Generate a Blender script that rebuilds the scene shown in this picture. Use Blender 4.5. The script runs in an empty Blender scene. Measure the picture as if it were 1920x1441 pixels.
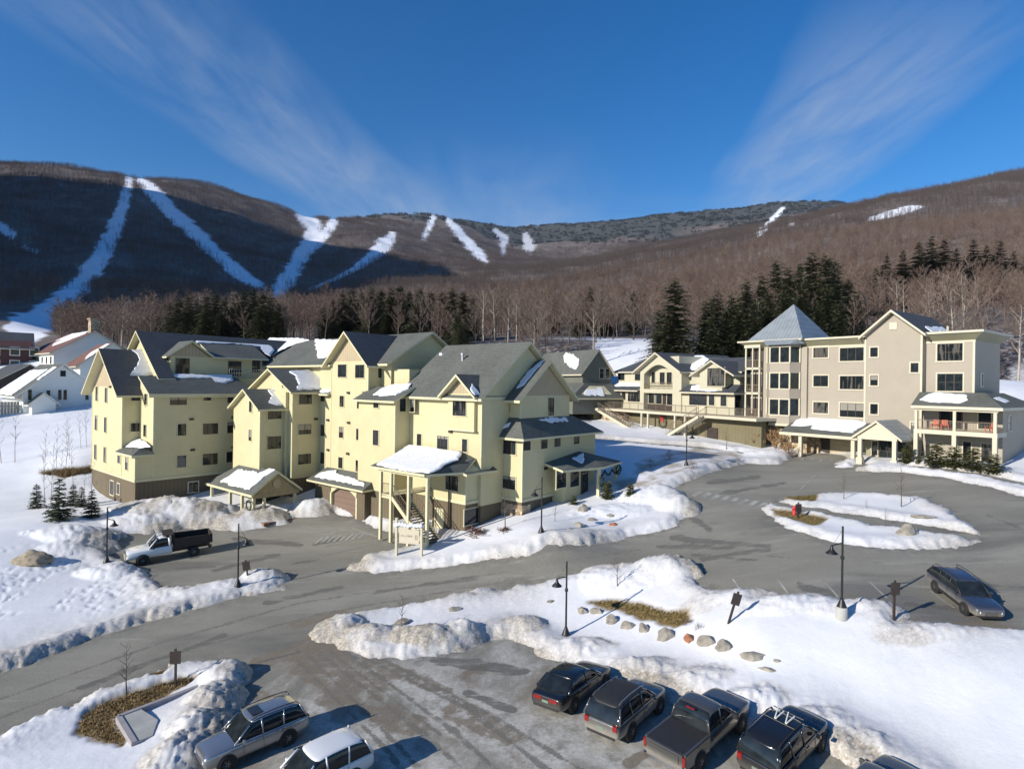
import bpy, bmesh, math, random
import numpy as np
from mathutils import Vector, Matrix

# ------------------------------------------------------------------ camera, sky, sun
scene = bpy.context.scene
COL = scene.collection
FPX = 1119.0            # focal length in pixels of a 1920 wide frame
CAMZ = 15.5
ROLL = math.radians(0.8)
CR, SR = math.cos(ROLL), math.sin(ROLL)
cam = bpy.data.cameras.new("camera")
cam.sensor_width = 36.0
cam.lens = FPX / 1920 * 36.0
cam.clip_start = 0.5
cam.clip_end = 20000
camo = bpy.data.objects.new("camera", cam)
COL.objects.link(camo)
camo.matrix_world = Matrix(((CR, -SR, 0, 0), (0, 0, -1, 0), (SR, CR, 0, CAMZ), (0, 0, 0, 1)))
scene.camera = camo

SUN_AZ = 237.0          # compass style: 0 = +Y, clockwise; the sun stands behind the left shoulder
SUN_EL = 23.5
sd = bpy.data.lights.new("sun", 'SUN')
sd.energy = 5.0
sd.angle = math.radians(0.5)
sd.color = (1.0, 0.93, 0.82)
so = bpy.data.objects.new("sun", sd)
COL.objects.link(so)
_a, _e = math.radians(SUN_AZ), math.radians(SUN_EL)
SUNV = Vector((math.sin(_a) * math.cos(_e), math.cos(_a) * math.cos(_e), math.sin(_e)))
so.rotation_euler = SUNV.to_track_quat('Z', 'Y').to_euler()
so.location = (-40, -40, 60)

world = bpy.data.worlds.new("World")
scene.world = world
world.use_nodes = True
wt = world.node_tree
for n in list(wt.nodes):
    wt.nodes.remove(n)


def WN(t, **k):
    n = wt.nodes.new(t)
    for a, b in k.items():
        setattr(n, a, b)
    return n


def wl(a, b):
    wt.links.new(a, b)


wo = WN('ShaderNodeOutputWorld')
wb = WN('ShaderNodeBackground')
wb.inputs['Strength'].default_value = 0.088
sky = WN('ShaderNodeTexSky', sky_type='NISHITA')
sky.sun_disc = False
sky.sun_elevation = math.radians(SUN_EL)
sky.sun_rotation = math.radians(SUN_AZ)
sky.altitude = 600
sky.air_density = 1.0
sky.dust_density = 0.22
sky.ozone_density = 3.0
# cirrus: long streaks on a flat layer high above, seen in the direction of the ray
tc = WN('ShaderNodeTexCoord')
sep = WN('ShaderNodeSeparateXYZ')
wl(tc.outputs['Generated'], sep.inputs[0])


def wmath(op, a, b=None, c=None, clamp=False):
    n = WN('ShaderNodeMath', operation=op, use_clamp=clamp)
    for i, x in enumerate((a, b, c)):
        if x is None:
            continue
        if isinstance(x, (int, float)):
            n.inputs[i].default_value = x
        else:
            wl(x, n.inputs[i])
    return n.outputs[0]


zz = wmath('MAXIMUM', sep.outputs['Z'], 0.03)
cx = wmath('DIVIDE', sep.outputs['X'], zz)
cy = wmath('DIVIDE', sep.outputs['Y'], zz)


def wnoise(sx, sy, detail, rough, off=0.0, dist=0.0):
    m = WN('ShaderNodeCombineXYZ')
    wl(wmath('MULTIPLY', cx, sx), m.inputs[0])
    wl(wmath('MULTIPLY', cy, sy), m.inputs[1])
    m.inputs[2].default_value = off
    n = WN('ShaderNodeTexNoise')
    n.inputs['Scale'].default_value = 1.0
    n.inputs['Detail'].default_value = detail
    n.inputs['Roughness'].default_value = rough
    n.inputs['Distortion'].default_value = dist
    wl(m.outputs[0], n.inputs['Vector'])
    return n.outputs['Fac']


def wband(center, slope, width, y0, y1, soft=1.0):
    # streak whose axis is x = center + slope * y
    ax = wmath('SUBTRACT', cx, wmath('MULTIPLY_ADD', cy, slope, center))
    wob = wmath('MULTIPLY_ADD', wnoise(0.8, 0.5, 4, .5, center * 3), 0.55, -0.27)
    q = wmath('DIVIDE', wmath('ADD', ax, wob), width)
    g = wmath('SUBTRACT', 1.0, wmath('MULTIPLY', q, q), clamp=True)
    m = WN('ShaderNodeMapRange', interpolation_type='SMOOTHSTEP')
    m.inputs['From Min'].default_value = y0
    m.inputs['From Max'].default_value = y0 + soft
    wl(cy, m.inputs['Value'])
    m2 = WN('ShaderNodeMapRange', interpolation_type='SMOOTHSTEP')
    m2.inputs['From Min'].default_value = y1
    m2.inputs['From Max'].default_value = y1 + 2.0
    m2.inputs['To Min'].default_value = 1.0
    m2.inputs['To Max'].default_value = 0.0
    wl(cy, m2.inputs['Value'])
    return wmath('MULTIPLY', g, wmath('MULTIPLY', m.outputs[0], m2.outputs[0]))


b1 = wband(-1.35, 0.17, 0.42, 0.9, 3.6)
b2 = wband(0.90, 0.13, 0.36, 1.2, 4.2)
b3 = wband(0.18, -0.05, 0.55, 2.2, 3.4)
bands = wmath('ADD', wmath('MULTIPLY', b1, 0.38), wmath('ADD', wmath('MULTIPLY', b2, 0.46), wmath('MULTIPLY', b3, 0.2)))
fine = wnoise(7.0, 1.3, 6, .62, 2.0, .6)
fine2 = wnoise(1.6, .8, 5, .6, 7.0, .4)
tex = wmath('MULTIPLY_ADD', wmath('MULTIPLY', fine, fine2), 4.2, -0.40, clamp=True)
cl = wmath('MULTIPLY', bands, tex)
# low veil near the ridge
mv = WN('ShaderNodeMapRange', interpolation_type='SMOOTHSTEP')
mv.inputs['From Min'].default_value = 2.6
mv.inputs['From Max'].default_value = 5.5
wl(cy, mv.inputs['Value'])
veil = wmath('MULTIPLY', mv.outputs[0], wmath('MULTIPLY_ADD', wnoise(.5, .9, 5, .6, 11.0, .8), 2.2, -0.75, clamp=True))
veil = wmath('MULTIPLY', veil, 0.75)
cl = wmath('ADD', cl, veil, clamp=True)
mixc = WN('ShaderNodeMix', data_type='RGBA')
wl(cl, mixc.inputs['Factor'])
hs = WN('ShaderNodeHueSaturation')
hs.inputs['Saturation'].default_value = 1.38
hs.inputs['Hue'].default_value = 0.506
hs.inputs['Value'].default_value = 1.3
wl(sky.outputs[0], hs.inputs['Color'])
wl(hs.outputs[0], mixc.inputs['A'])
mixc.inputs['B'].default_value = (4.2, 4.9, 6.0, 1)
wl(mixc.outputs['Result'], wb.inputs['Color'])
wl(wb.outputs[0], wo.inputs[0])

vs = scene.view_settings
vs.view_transform = 'Standard'
vs.look = 'None'
vs.gamma = 1.0
vs.exposure = 0.33
scene.cycles.use_denoising = True
scene.cycles.max_bounces = 6
scene.cycles.diffuse_bounces = 3
scene.cycles.caustics_reflective = False
scene.cycles.caustics_refractive = False
scene.render.use_persistent_data = False

rng = random.Random(7)
nrng = np.random.default_rng(7)


# ------------------------------------------------------------------ survey helpers (pixel of the 1920 wide photo -> place)
def ray(px, py):
    x, y = (px - 960.0) / FPX, (720.5 - py) / FPX
    return np.array([x * CR - y * SR, 1.0, x * SR + y * CR])


def at_depth(px, py, d):
    return np.array([0, 0, CAMZ]) + ray(px, py) * d


class Frame:
    def __init__(s, az):
        a = math.radians(az)
        s.az = az
        s.u = np.array([math.sin(a), math.cos(a), 0])
        s.v = np.array([-math.cos(a), math.sin(a), 0])

    def onu(s, px, py, u):
        r = ray(px, py)
        P = np.array([0, 0, CAMZ]) + r * (u / (r @ s.u))
        return P @ s.v, P[2]

    def onv(s, px, py, v):
        r = ray(px, py)
        P = np.array([0, 0, CAMZ]) + r * (v / (r @ s.v))
        return P @ s.u, P[2]

    def onplane(s, px, py, pts):
        A, B, C = [np.array(p, float) for p in pts]
        n = np.cross(B - A, C - A)
        r = ray(px, py)
        rl = np.array([r @ s.u, r @ s.v, r[2]])
        o = np.array([0, 0, CAMZ])
        t = ((A - o) @ n) / (rl @ n)
        return o + rl * t

    def w(s, u, v, z=0.0):
        P = s.u * u + s.v * v
        return Vector((P[0], P[1], z))


# ------------------------------------------------------------------ numpy noise
def _hash(ix, iy, seed):
    h = (ix * 374761393 + iy * 668265263 + seed * 974634777) & 0x7fffffff
    h = ((h ^ (h >> 13)) * 1274126177) & 0x7fffffff
    h = h ^ (h >> 16)
    return (h & 0xffff) / 65535.0


def vnoise(x, y, seed=0):
    xi, yi = np.floor(x).astype(np.int64), np.floor(y).astype(np.int64)
    fx, fy = x - xi, y - yi
    fx = fx * fx * (3 - 2 * fx)
    fy = fy * fy * (3 - 2 * fy)
    a, b = _hash(xi, yi, seed), _hash(xi + 1, yi, seed)
    c, d = _hash(xi, yi + 1, seed), _hash(xi + 1, yi + 1, seed)
    return (a * (1 - fx) + b * fx) * (1 - fy) + (c * (1 - fx) + d * fx) * fy


def fbm(x, y, octv=4, seed=0, gain=.5):
    t, amp, tot = 0, 1.0, 0
    for i in range(octv):
        t = t + amp * vnoise(x, y, seed + i * 17)
        tot += amp
        x, y, amp = x * 2.03 + 11.3, y * 2.03 + 5.7, amp * gain
    return t / tot


def smooth(a, b, x):
    t = np.clip((x - a) / (b - a), 0, 1)
    return t * t * (3 - 2 * t)


# ------------------------------------------------------------------ materials
def newmat(name):
    m = bpy.data.materials.new(name)
    m.use_nodes = True
    nt = m.node_tree
    b = nt.nodes['Principled BSDF']
    return m, nt, b


def N(nt, t, **k):
    n = nt.nodes.new(t)
    for a, b in k.items():
        setattr(n, a, b)
    return n


def noise_node(nt, scale, detail=4, rough=.55, vec=None, stretch=None, dist=0.0):
    n = N(nt, 'ShaderNodeTexNoise')
    n.inputs['Scale'].default_value = scale
    n.inputs['Detail'].default_value = detail
    n.inputs['Roughness'].default_value = rough
    n.inputs['Distortion'].default_value = dist
    if vec is None:
        tcn = N(nt, 'ShaderNodeTexCoord')
        vec = tcn.outputs['Object']
    if stretch:
        mp = N(nt, 'ShaderNodeMapping')
        mp.inputs['Scale'].default_value = stretch[:3]
        if len(stretch) > 3:
            mp.inputs['Rotation'].default_value = (0, 0, stretch[3])
        nt.links.new(vec, mp.inputs['Vector'])
        vec = mp.outputs[0]
    nt.links.new(vec, n.inputs['Vector'])
    return n


def ramp(nt, fac, stops):
    r = N(nt, 'ShaderNodeValToRGB')
    e = r.color_ramp.elements
    while len(e) < len(stops):
        e.new(.5)
    for i, (p, c) in enumerate(stops):
        e[i].position = p
        e[i].color = (*c, 1) if len(c) == 3 else c
    nt.links.new(fac, r.inputs[0])
    return r


def mixcol(nt, fac, a, b, blend='MIX'):
    m = N(nt, 'ShaderNodeMix', data_type='RGBA', blend_type=blend)
    for s, v in (('Factor', fac), ('A', a), ('B', b)):
        if isinstance(v, (int, float)):
            m.inputs[s].default_value = v
        elif isinstance(v, tuple):
            m.inputs[s].default_value = (*v[:3], 1)
        else:
            nt.links.new(v, m.inputs[s])
    return m.outputs['Result']


def mth(nt, op, a, b=None, clamp=False):
    n = N(nt, 'ShaderNodeMath', operation=op, use_clamp=clamp)
    for i, x in enumerate((a, b)):
        if x is None:
            continue
        if isinstance(x, (int, float)):
            n.inputs[i].default_value = x
        else:
            nt.links.new(x, n.inputs[i])
    return n.outputs[0]


def bump(nt, bsdf, h, strength=.3, dist=.05):
    b = N(nt, 'ShaderNodeBump')
    b.inputs['Strength'].default_value = strength
    b.inputs['Distance'].default_value = dist
    nt.links.new(h, b.inputs['Height'])
    nt.links.new(b.outputs[0], bsdf.inputs['Normal'])


def simple(name, col, rough=.7, scale=3.0, var=.18, metal=0.0, bumpk=0.0, coat=0.0, spec=.5):
    m, nt, b = newmat(name)
    n = noise_node(nt, scale, 5, .6)
    lo = tuple(c * (1 - var) for c in col)
    hi = tuple(min(1, c * (1 + var)) for c in col)
    r = ramp(nt, n.outputs['Fac'], [(.3, lo), (.7, hi)])
    nt.links.new(r.outputs[0], b.inputs['Base Color'])
    b.inputs['Roughness'].default_value = rough
    b.inputs['Metallic'].default_value = metal
    b.inputs['Specular IOR Level'].default_value = spec
    if coat:
        b.inputs['Coat Weight'].default_value = coat
        b.inputs['Coat Roughness'].default_value = .06
    if bumpk:
        n2 = noise_node(nt, scale * 6, 4)
        bump(nt, b, n2.outputs['Fac'], bumpk, .02)
    return m


def lined(name, col, pitch, axis='z', groove=.72, rough=.75, var=.10, width=.12):
    """boards with a dark joint every `pitch` metres, along z (clapboard) or along x and y (battens)"""
    m, nt, b = newmat(name)
    tcn = N(nt, 'ShaderNodeTexCoord')
    sp = N(nt, 'ShaderNodeSeparateXYZ')
    nt.links.new(tcn.outputs['Object'], sp.inputs[0])
    n = noise_node(nt, .5, 5, .6)
    n2 = noise_node(nt, 9, 3, .6, stretch=(1, 1, 6) if axis == 'z' else (4, 4, .4))
    lo = tuple(c * (1 - var) for c in col)
    hi = tuple(min(1, c * (1 + var)) for c in col)
    base = ramp(nt, mth(nt, 'ADD', mth(nt, 'MULTIPLY', n.outputs['Fac'], .6), mth(nt, 'MULTIPLY', n2.outputs['Fac'], .4)), [(.35, lo), (.65, hi)]).outputs[0]
    if axis == 'z':
        s = mth(nt, 'FRACT', mth(nt, 'DIVIDE', sp.outputs['Z'], pitch))
    else:
        s = mth(nt, 'FRACT', mth(nt, 'DIVIDE', mth(nt, 'ADD', sp.outputs['X'], sp.outputs['Y']), pitch))
    g = mth(nt, 'LESS_THAN', s, width)
    colr = mixcol(nt, g, base, mixcol(nt, 1.0, base, (groove, groove, groove), 'MULTIPLY'))
    nt.links.new(colr, b.inputs['Base Color'])
    b.inputs['Roughness'].default_value = rough
    bump(nt, b, mth(nt, 'SUBTRACT', 1.0, mth(nt, 'MULTIPLY', g, .8)) if axis != 'z' else s, .35, .03)
    return m


def shingle(name, col, var=.25):
    m, nt, b = newmat(name)
    tcn = N(nt, 'ShaderNodeTexCoord')
    sp = N(nt, 'ShaderNodeSeparateXYZ')
    nt.links.new(tcn.outputs['Object'], sp.inputs[0])
    row = mth(nt, 'DIVIDE', sp.outputs['Z'], .16)
    n = noise_node(nt, 1.0, 4, .6, stretch=(2.2, 2.2, 6.5))
    n2 = noise_node(nt, .35, 4, .6)
    f = mth(nt, 'ADD', mth(nt, 'MULTIPLY', n.outputs['Fac'], .55), mth(nt, 'MULTIPLY', n2.outputs['Fac'], .45))
    lo = tuple(c * (1 - var) for c in col)
    hi = tuple(c * (1 + var) for c in col)
    r = ramp(nt, f, [(.36, lo), (.64, hi)])
    g = mth(nt, 'LESS_THAN', mth(nt, 'FRACT', row), .18)
    nt.links.new(mixcol(nt, g, r.outputs[0], mixcol(nt, 1.0, r.outputs[0], (.7, .7, .7), 'MULTIPLY')), b.inputs['Base Color'])
    b.inputs['Roughness'].default_value = .85
    bump(nt, b, mth(nt, 'FRACT', row), .3, .03)
    return m


def metal_roof(name, col):
    m, nt, b = newmat(name)
    tcn = N(nt, 'ShaderNodeTexCoord')
    sp = N(nt, 'ShaderNodeSeparateXYZ')
    nt.links.new(tcn.outputs['Object'], sp.inputs[0])
    s = mth(nt, 'FRACT', mth(nt, 'DIVIDE', sp.outputs['Y'], .5))
    s2 = mth(nt, 'FRACT', mth(nt, 'DIVIDE', sp.outputs['X'], .5))
    geo = N(nt, 'ShaderNodeNewGeometry')
    g = mth(nt, 'LESS_THAN', s, .14)
    n = noise_node(nt, .8, 4)
    r = ramp(nt, n.outputs['Fac'], [(.3, tuple(c * .85 for c in col)), (.7, tuple(c * 1.1 for c in col))])
    nt.links.new(mixcol(nt, g, r.outputs[0], mixcol(nt, 1.0, r.outputs[0], (.72, .72, .74), 'MULTIPLY')), b.inputs['Base Color'])
    b.inputs['Roughness'].default_value = .5
    b.inputs['Metallic'].default_value = .25
    bump(nt, b, g, .4, .04)
    return m


def glass(name, dark=(.012, .016, .018), curtain=None, scale=1.3):
    m, nt, b = newmat(name)
    if curtain:
        n = noise_node(nt, scale, 2, .4, stretch=(2.5, 2.5, .5))
        oi = N(nt, 'ShaderNodeObjectInfo')
        f = mth(nt, 'ADD', n.outputs['Fac'], mth(nt, 'MULTIPLY', mth(nt, 'SUBTRACT', oi.outputs['Random'], .5), .3))
        r = ramp(nt, f, [(.5, dark), (.62, curtain)])
        nt.links.new(r.outputs[0], b.inputs['Base Color'])
    else:
        n = noise_node(nt, 2.0, 2)
        r = ramp(nt, n.outputs['Fac'], [(.35, dark), (.75, tuple(c * 2.2 for c in dark))])
        nt.links.new(r.outputs[0], b.inputs['Base Color'])
    b.inputs['Roughness'].default_value = .04
    b.inputs['Specular IOR Level'].default_value = .5
    nz = noise_node(nt, .9, 2)
    bump(nt, b, nz.outputs['Fac'], .06, .05)
    return m


def snow_plain(name):
    m, nt, b = newmat(name)
    n = noise_node(nt, 1.5, 5, .6)
    r = ramp(nt, n.outputs['Fac'], [(.3, (.70, .72, .76)), (.7, (.80, .81, .83))])
    nt.links.new(r.outputs[0], b.inputs['Base Color'])
    b.inputs['Roughness'].default_value = .65
    n2 = noise_node(nt, 3.5, 6, .65)
    bump(nt, b, n2.outputs['Fac'], .5, .12)
    return m


M = {}
M['yellow'] = lined('yellow_clapboard', (.545, .487, .288), .16, 'z', .86, var=.085)
M['yellow_trim'] = simple('yellow_trim', (.57, .525, .335), .6, 2, .05)
M['batten'] = lined('tan_battens', (.40, .325, .205), .4, 'xy', .72)
M['brown'] = lined('brown_battens', (.125, .097, .058), .42, 'xy', .6)
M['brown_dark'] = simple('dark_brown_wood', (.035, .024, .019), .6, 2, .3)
M['sash'] = simple('dark_sash', (.045, .03, .024), .45, 4, .2)
M['cream'] = simple('cream_trim', (.52, .475, .36), .55, 2, .05)
M['roof'] = shingle('green_grey_shingles', (.100, .106, .094))
M['roof_dark'] = shingle('slate_shingles', (.052, .058, .068))
M['glass'] = glass('window_glass')
M['glass2'] = glass('curtained_glass', curtain=(.095, .09, .08))
M['snow'] = snow_plain('roof_snow')


def blind_glass():
    m, nt, b = newmat('glass_with_blind')
    tcn = N(nt, 'ShaderNodeTexCoord')
    sp = N(nt, 'ShaderNodeSeparateXYZ')
    nt.links.new(tcn.outputs['Generated'], sp.inputs[0])
    oi = N(nt, 'ShaderNodeObjectInfo')
    g = mth(nt, 'GREATER_THAN', sp.outputs['Z'], mth(nt, 'ADD', mth(nt, 'MULTIPLY', oi.outputs['Random'], .5), .3))
    nt.links.new(mixcol(nt, g, (.016, .02, .022), (.25, .235, .20)), b.inputs['Base Color'])
    b.inputs['Roughness'].default_value = .06
    return m


M['glass3'] = blind_glass()
M['tan'] = lined('beige_clapboard', (.345, .305, .245), .15, 'z', .88, var=.05)
M['tan_band'] = lined('olive_battens', (.27, .255, .165), .3, 'xy', .82)
M['mid'] = lined('pale_clapboard', (.48, .452, .335), .16, 'z', .88, var=.05)
M['olive'] = lined('olive_board_wall', (.15, .128, .072), .5, 'xy', .8)
M['white'] = lined('white_clapboard', (.74, .75, .70), .18, 'z', .9, var=.04)
M['green'] = lined('dark_green_board', (.13, .135, .11), .18, 'z', .85)
M['redbrown'] = simple('redbrown_metal_roof', (.16, .075, .055), .6, .6, .25)
M['barn'] = lined('dark_red_boards', (.075, .03, .026), .25, 'z', .8)
M['metalroof'] = metal_roof('grey_metal_roof', (.27, .305, .325))
M['galv'] = simple('galvanised_metal', (.50, .50, .50), .35, 3, .15, metal=.8)
M['black'] = simple('black_metal', (.012, .012, .013), .45, 8, .3)
M['rail'] = simple('brown_rail', (.16, .12, .08), .6, 3, .2)
M['deckwood'] = simple('weathered_deck', (.42, .36, .25), .75, 2, .15)
M['rock'] = simple('field_stone', (.27, .245, .205), .9, 1.7, .35, bumpk=.6)
M['rock_red'] = simple('rusty_stone', (.34, .15, .08), .9, 1.7, .35, bumpk=.6)
M['bark'] = simple('bark', (.115, .09, .072), .9, 2, .35)
M['birch'] = simple('birch_bark', (.36, .32, .27), .85, 2, .3)
M['twig'] = simple('bare_twigs', (.142, .097, .077), .95, .5, .35)
M['twig2'] = simple('grey_twigs', (.19, .145, .118), .95, .5, .3)
M['needle'] = simple('needles', (.090, .102, .048), .8, .8, .5)
M['needle2'] = simple('spruce_needles', (.060, .078, .046), .8, 1.2, .4)
M['yew'] = simple('yew_needles', (.075, .080, .022), .8, 2, .4)
M['rust'] = simple('rusty_twigs', (.15, .07, .045), .9, 3, .4)
M['dryleaf'] = simple('dry_leaves', (.34, .21, .10), .9, 3, .4)
M['rubber'] = simple('tyre_rubber', (.016, .016, .016), .8, 5, .3)
M['rim'] = simple('alloy', (.30, .30, .31), .3, 5, .1, metal=.8)
M['carglass'] = glass('car_glass', (.010, .013, .015))
M['lamp_red'] = simple('red_lens', (.22, .010, .010), .2, 6, .2, coat=.5)
M['lamp_clear'] = simple('clear_lens', (.72, .72, .74), .12, 6, .1, coat=.5)
M['chrome'] = simple('chrome', (.65, .65, .66), .15, 5, .05, metal=1.0)
M['plastic'] = simple('black_plastic', (.02, .02, .021), .6, 6, .2)
M['plate'] = simple('pale_plate', (.16, .22, .18), .5, 6, .1)
M['red'] = simple('red_paint', (.58, .03, .04), .5, 3, .15)
M['orange'] = simple('coral_paint', (.50, .10, .05), .5, 3, .1)
M['concrete'] = simple('concrete', (.36, .36, .34), .9, 1.5, .15, bumpk=.2)
M['stone_wall'] = None
M['paint_line'] = simple('worn_road_paint', (.28, .28, .255), .9, 1.1, .35)
M['curbdark'] = simple('dark_path', (.11, .11, .11), .9, 1.0, .25)


def stone_mat():
    m, nt, b = newmat('rubble_stone')
    v = N(nt, 'ShaderNodeTexVoronoi')
    v.inputs['Scale'].default_value = 2.6
    tcn = N(nt, 'ShaderNodeTexCoord')
    nt.links.new(tcn.outputs['Object'], v.inputs['Vector'])
    sp = N(nt, 'ShaderNodeSeparateColor')
    nt.links.new(v.outputs['Color'], sp.inputs[0])
    r = ramp(nt, sp.outputs[0], [(0, (.16, .11, .07)), (.5, (.36, .27, .17)), (1, (.48, .40, .28))])
    nt.links.new(r.outputs[0], b.inputs['Base Color'])
    b.inputs['Roughness'].default_value = .9
    bump(nt, b, v.outputs['Distance'], .6, .1)
    return m


M['stone_wall'] = stone_mat()


# ------------------------------------------------------------------ mesh builder
class MB:
    def __init__(s):
        s.v, s.f, s.m = [], [], []

    def add(s, vs, fs, mi=0):
        k = len(s.v)
        s.v.extend([tuple(map(float, p)) for p in vs])
        for f in fs:
            s.f.append(tuple(i + k for i in f))
            s.m.append(mi)

    def box(s, x0, x1, y0, y1, z0, z1, mi=0):
        s.add([(x0, y0, z0), (x1, y0, z0), (x1, y1, z0), (x0, y1, z0), (x0, y0, z1), (x1, y0, z1), (x1, y1, z1), (x0, y1, z1)],
              [(0, 3, 2, 1), (4, 5, 6, 7), (0, 1, 5, 4), (1, 2, 6, 5), (2, 3, 7, 6), (3, 0, 4, 7)], mi)

    def slab(s, top, t, mt=0, ms=1):
        """polygon `top` (counter-clockwise from above) extruded downwards by t"""
        n = len(top)
        k = len(s.v)
        s.add(top, [tuple(range(n))], mt)
        s.v.extend([(p[0], p[1], p[2] - t) for p in top])
        s.f.append(tuple(k + n + i for i in reversed(range(n))))
        s.m.append(ms)
        for i in range(n):
            j = (i + 1) % n
            s.f.append((k + i, k + n + i, k + n + j, k + j))
            s.m.append(ms)

    def extrude(s, poly, d, mi=0):
        """planar polygon extruded along vector d"""
        n = len(poly)
        k = len(s.v)
        s.add(poly, [tuple(range(n))], mi)
        s.v.extend([(p[0] + d[0], p[1] + d[1], p[2] + d[2]) for p in poly])
        s.f.append(tuple(k + n + i for i in reversed(range(n))))
        s.m.append(mi)
        for i in range(n):
            j = (i + 1) % n
            s.f.append((k + i, k + n + i, k + n + j, k + j))
            s.m.append(mi)

    def tube(s, p0, p1, r0, r1=None, n=6, mi=0, cap=True):
        r1 = r0 if r1 is None else r1
        a, b = Vector(p0), Vector(p1)
        d = (b - a)
        if d.length < 1e-6:
            return
        q = d.normalized().to_track_quat('Z', 'Y')
        k = len(s.v)
        for c, r in ((a, r0), (b, r1)):
            for i in range(n):
                t = 2 * math.pi * i / n
                s.v.append(tuple(c + q @ Vector((r * math.cos(t), r * math.sin(t), 0))))
        for i in range(n):
            j = (i + 1) % n
            s.f.append((k + i, k + j, k + n + j, k + n + i))
            s.m.append(mi)
        if cap:
            s.f.append(tuple(k + i for i in reversed(range(n))))
            s.m.append(mi)
            s.f.append(tuple(k + n + i for i in range(n)))
            s.m.append(mi)

    def lathe(s, prof, n=12, c=(0, 0, 0), mi=0, axis='z'):
        k = len(s.v)
        for r, h in prof:
            for i in range(n):
                t = 2 * math.pi * i / n
                if axis == 'z':
                    p = (r * math.cos(t), r * math.sin(t), h)
                else:
                    p = (r * math.cos(t), h, r * math.sin(t))
                s.v.append((c[0] + p[0], c[1] + p[1], c[2] + p[2]))
        for a in range(len(prof) - 1):
            for i in range(n):
                j = (i + 1) % n
                q = (k + a * n + i, k + a * n + j, k + (a + 1) * n + j, k + (a + 1) * n + i)
                s.f.append(q if axis == 'z' else q[::-1])
                s.m.append(mi)
        for a, rev in ((0, True), (len(prof) - 1, False)):
            q = [k + a * n + i for i in range(n)]
            s.f.append(tuple(reversed(q)) if rev else tuple(q))
            s.m.append(mi)

    def build(s, name, mats, parent=None, off=(0, 0, 0), smooth_=False):
        me = bpy.data.meshes.new(name)
        if any(off):
            s_v = [(p[0] - off[0], p[1] - off[1], p[2] - off[2]) for p in s.v]
        else:
            s_v = s.v
        me.from_pydata(s_v, [], s.f)
        mats = mats if isinstance(mats, (list, tuple)) else [mats]
        for m in mats:
            me.materials.append(M[m] if isinstance(m, str) else m)
        if len(mats) > 1:
            me.polygons.foreach_set('material_index', s.m)
        if smooth_:
            me.polygons.foreach_set('use_smooth', [True] * len(me.polygons))
        bm = bmesh.new()
        bm.from_mesh(me)
        bmesh.ops.recalc_face_normals(bm, faces=bm.faces)
        bm.to_mesh(me)
        bm.free()
        o = bpy.data.objects.new(name, me)
        COL.objects.link(o)
        if parent is not None:
            o.parent = parent
        return o


def tag(o, label=None, cat=None, group=None, kind=None):
    if label:
        o['label'] = label
    if cat:
        o['category'] = cat
    if group:
        o['group'] = group
    if kind:
        o['kind'] = kind
    return o


def empty(name, loc, rz=0.0):
    o = bpy.data.objects.new(name, None)
    o.empty_display_size = .5
    COL.objects.link(o)
    o.location = loc
    o.rotation_euler = (0, 0, rz)
    return o


# ------------------------------------------------------------------ lie of the land
CTRL_PX = [(1066, 1342, .3), (1319, 1439, .2), (540, 1396, 0), (435, 1443, -.1), (900, 1230, .1), (1061, 1193, .1), (760, 1400, 0),
           (100, 1430, -.7), (0, 1300, -.7), (250, 1250, -.4), (300, 1170, -.2), (540, 1100, .5), (0, 1400, -.8), (700, 1180, .2),
           (300, 1050, .3), (480, 1000, .9), (420, 1095, .5), (200, 1053, .2), (249, 957, 1.75), (174, 918, 2.0), (640, 985, 1.5),
           (740, 1000, 1.65), (600, 1040, .9), (660, 970, 1.65), (520, 975, 1.4), (870, 1005, 2.4), (800, 1013, 1.9), (945, 965, 3.4), (977, 968, 3.7), (1110, 937, 4.5),
           (1015, 997, 4.2), (900, 1058, 1.9), (1000, 1043, 2.4), (1150, 1018, 3.0), (750, 1074, 1.1), (1290, 1060, 2.9),
           (1577, 1142, 3.2), (1677, 1160, 3.3), (1800, 1140, 3.1), (1380, 1165, 2.6), (1915, 1170, 3.1), (1640, 1030, 4.6),
           (1430, 950, 5.0), (1640, 925, 6.0), (1830, 1000, 5.2), (1910, 950, 6.2), (1400, 890, 6.3), (1290, 940, 5.0),
           (1540, 853, 7.2), (1650, 868, 7.3), (1750, 880, 7.4), (1865, 888, 7.4), (1287, 872, 7.0), (1222, 806, 8.5), (1400, 826, 8.0), (1330, 815, 8.3), (1120, 790, 9.0),
           (1180, 850, 7.2), (1910, 770, 11.8), (1890, 735, 15.0), (60, 890, 3.6), (60, 790, 8.6), (105, 776, 9.6), (0, 900, 3.2),
           (150, 862, 5.2), (100, 970, 2.0), (60, 1050, .8), (30, 1150, -.2), (0, 1235, -.6), (1900, 1400, 1.0), (1600, 1280, 1.5),
           (1900, 1250, 2.6), (1300, 1230, .8), (850, 1150, .5), (1000, 1120, 1.0)]
CTRL_W = [(-60, 112, 11.5), (-20, 105, 11), (0, 105, 9.8), (24, 92, 8.2), (19.5, 98, 8.4), (13, 103, 8.9), (7, 108, 9.6), (30, 112, 14), (55, 112, 18), (85, 105, 17), (100, 75, 13), (-110, 100, 11.5),
          (-130, 60, 5), (70, 30, 3.5), (45, 12, 1.5), (-45, 15, -1.6), (0, 8, -.4), (-25, 5, -1.2), (-15, 82, 7.5), (-30, 75, 4.5), (5, 75, 6.5), (20, 75, 7.2),
          (-90, 35, -.5), (80, 55, 8), (120, 110, 20), (-120, 120, 12), (0, 124, 13), (60, 125, 22), (110, 40, 4)]
_P = []
for px, py, z in CTRL_PX:
    r = ray(px, py)
    t = (z - CAMZ) / r[2]
    _P.append((r[0] * t, t, z))
_P = np.array(_P + CTRL_W, float)


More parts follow.
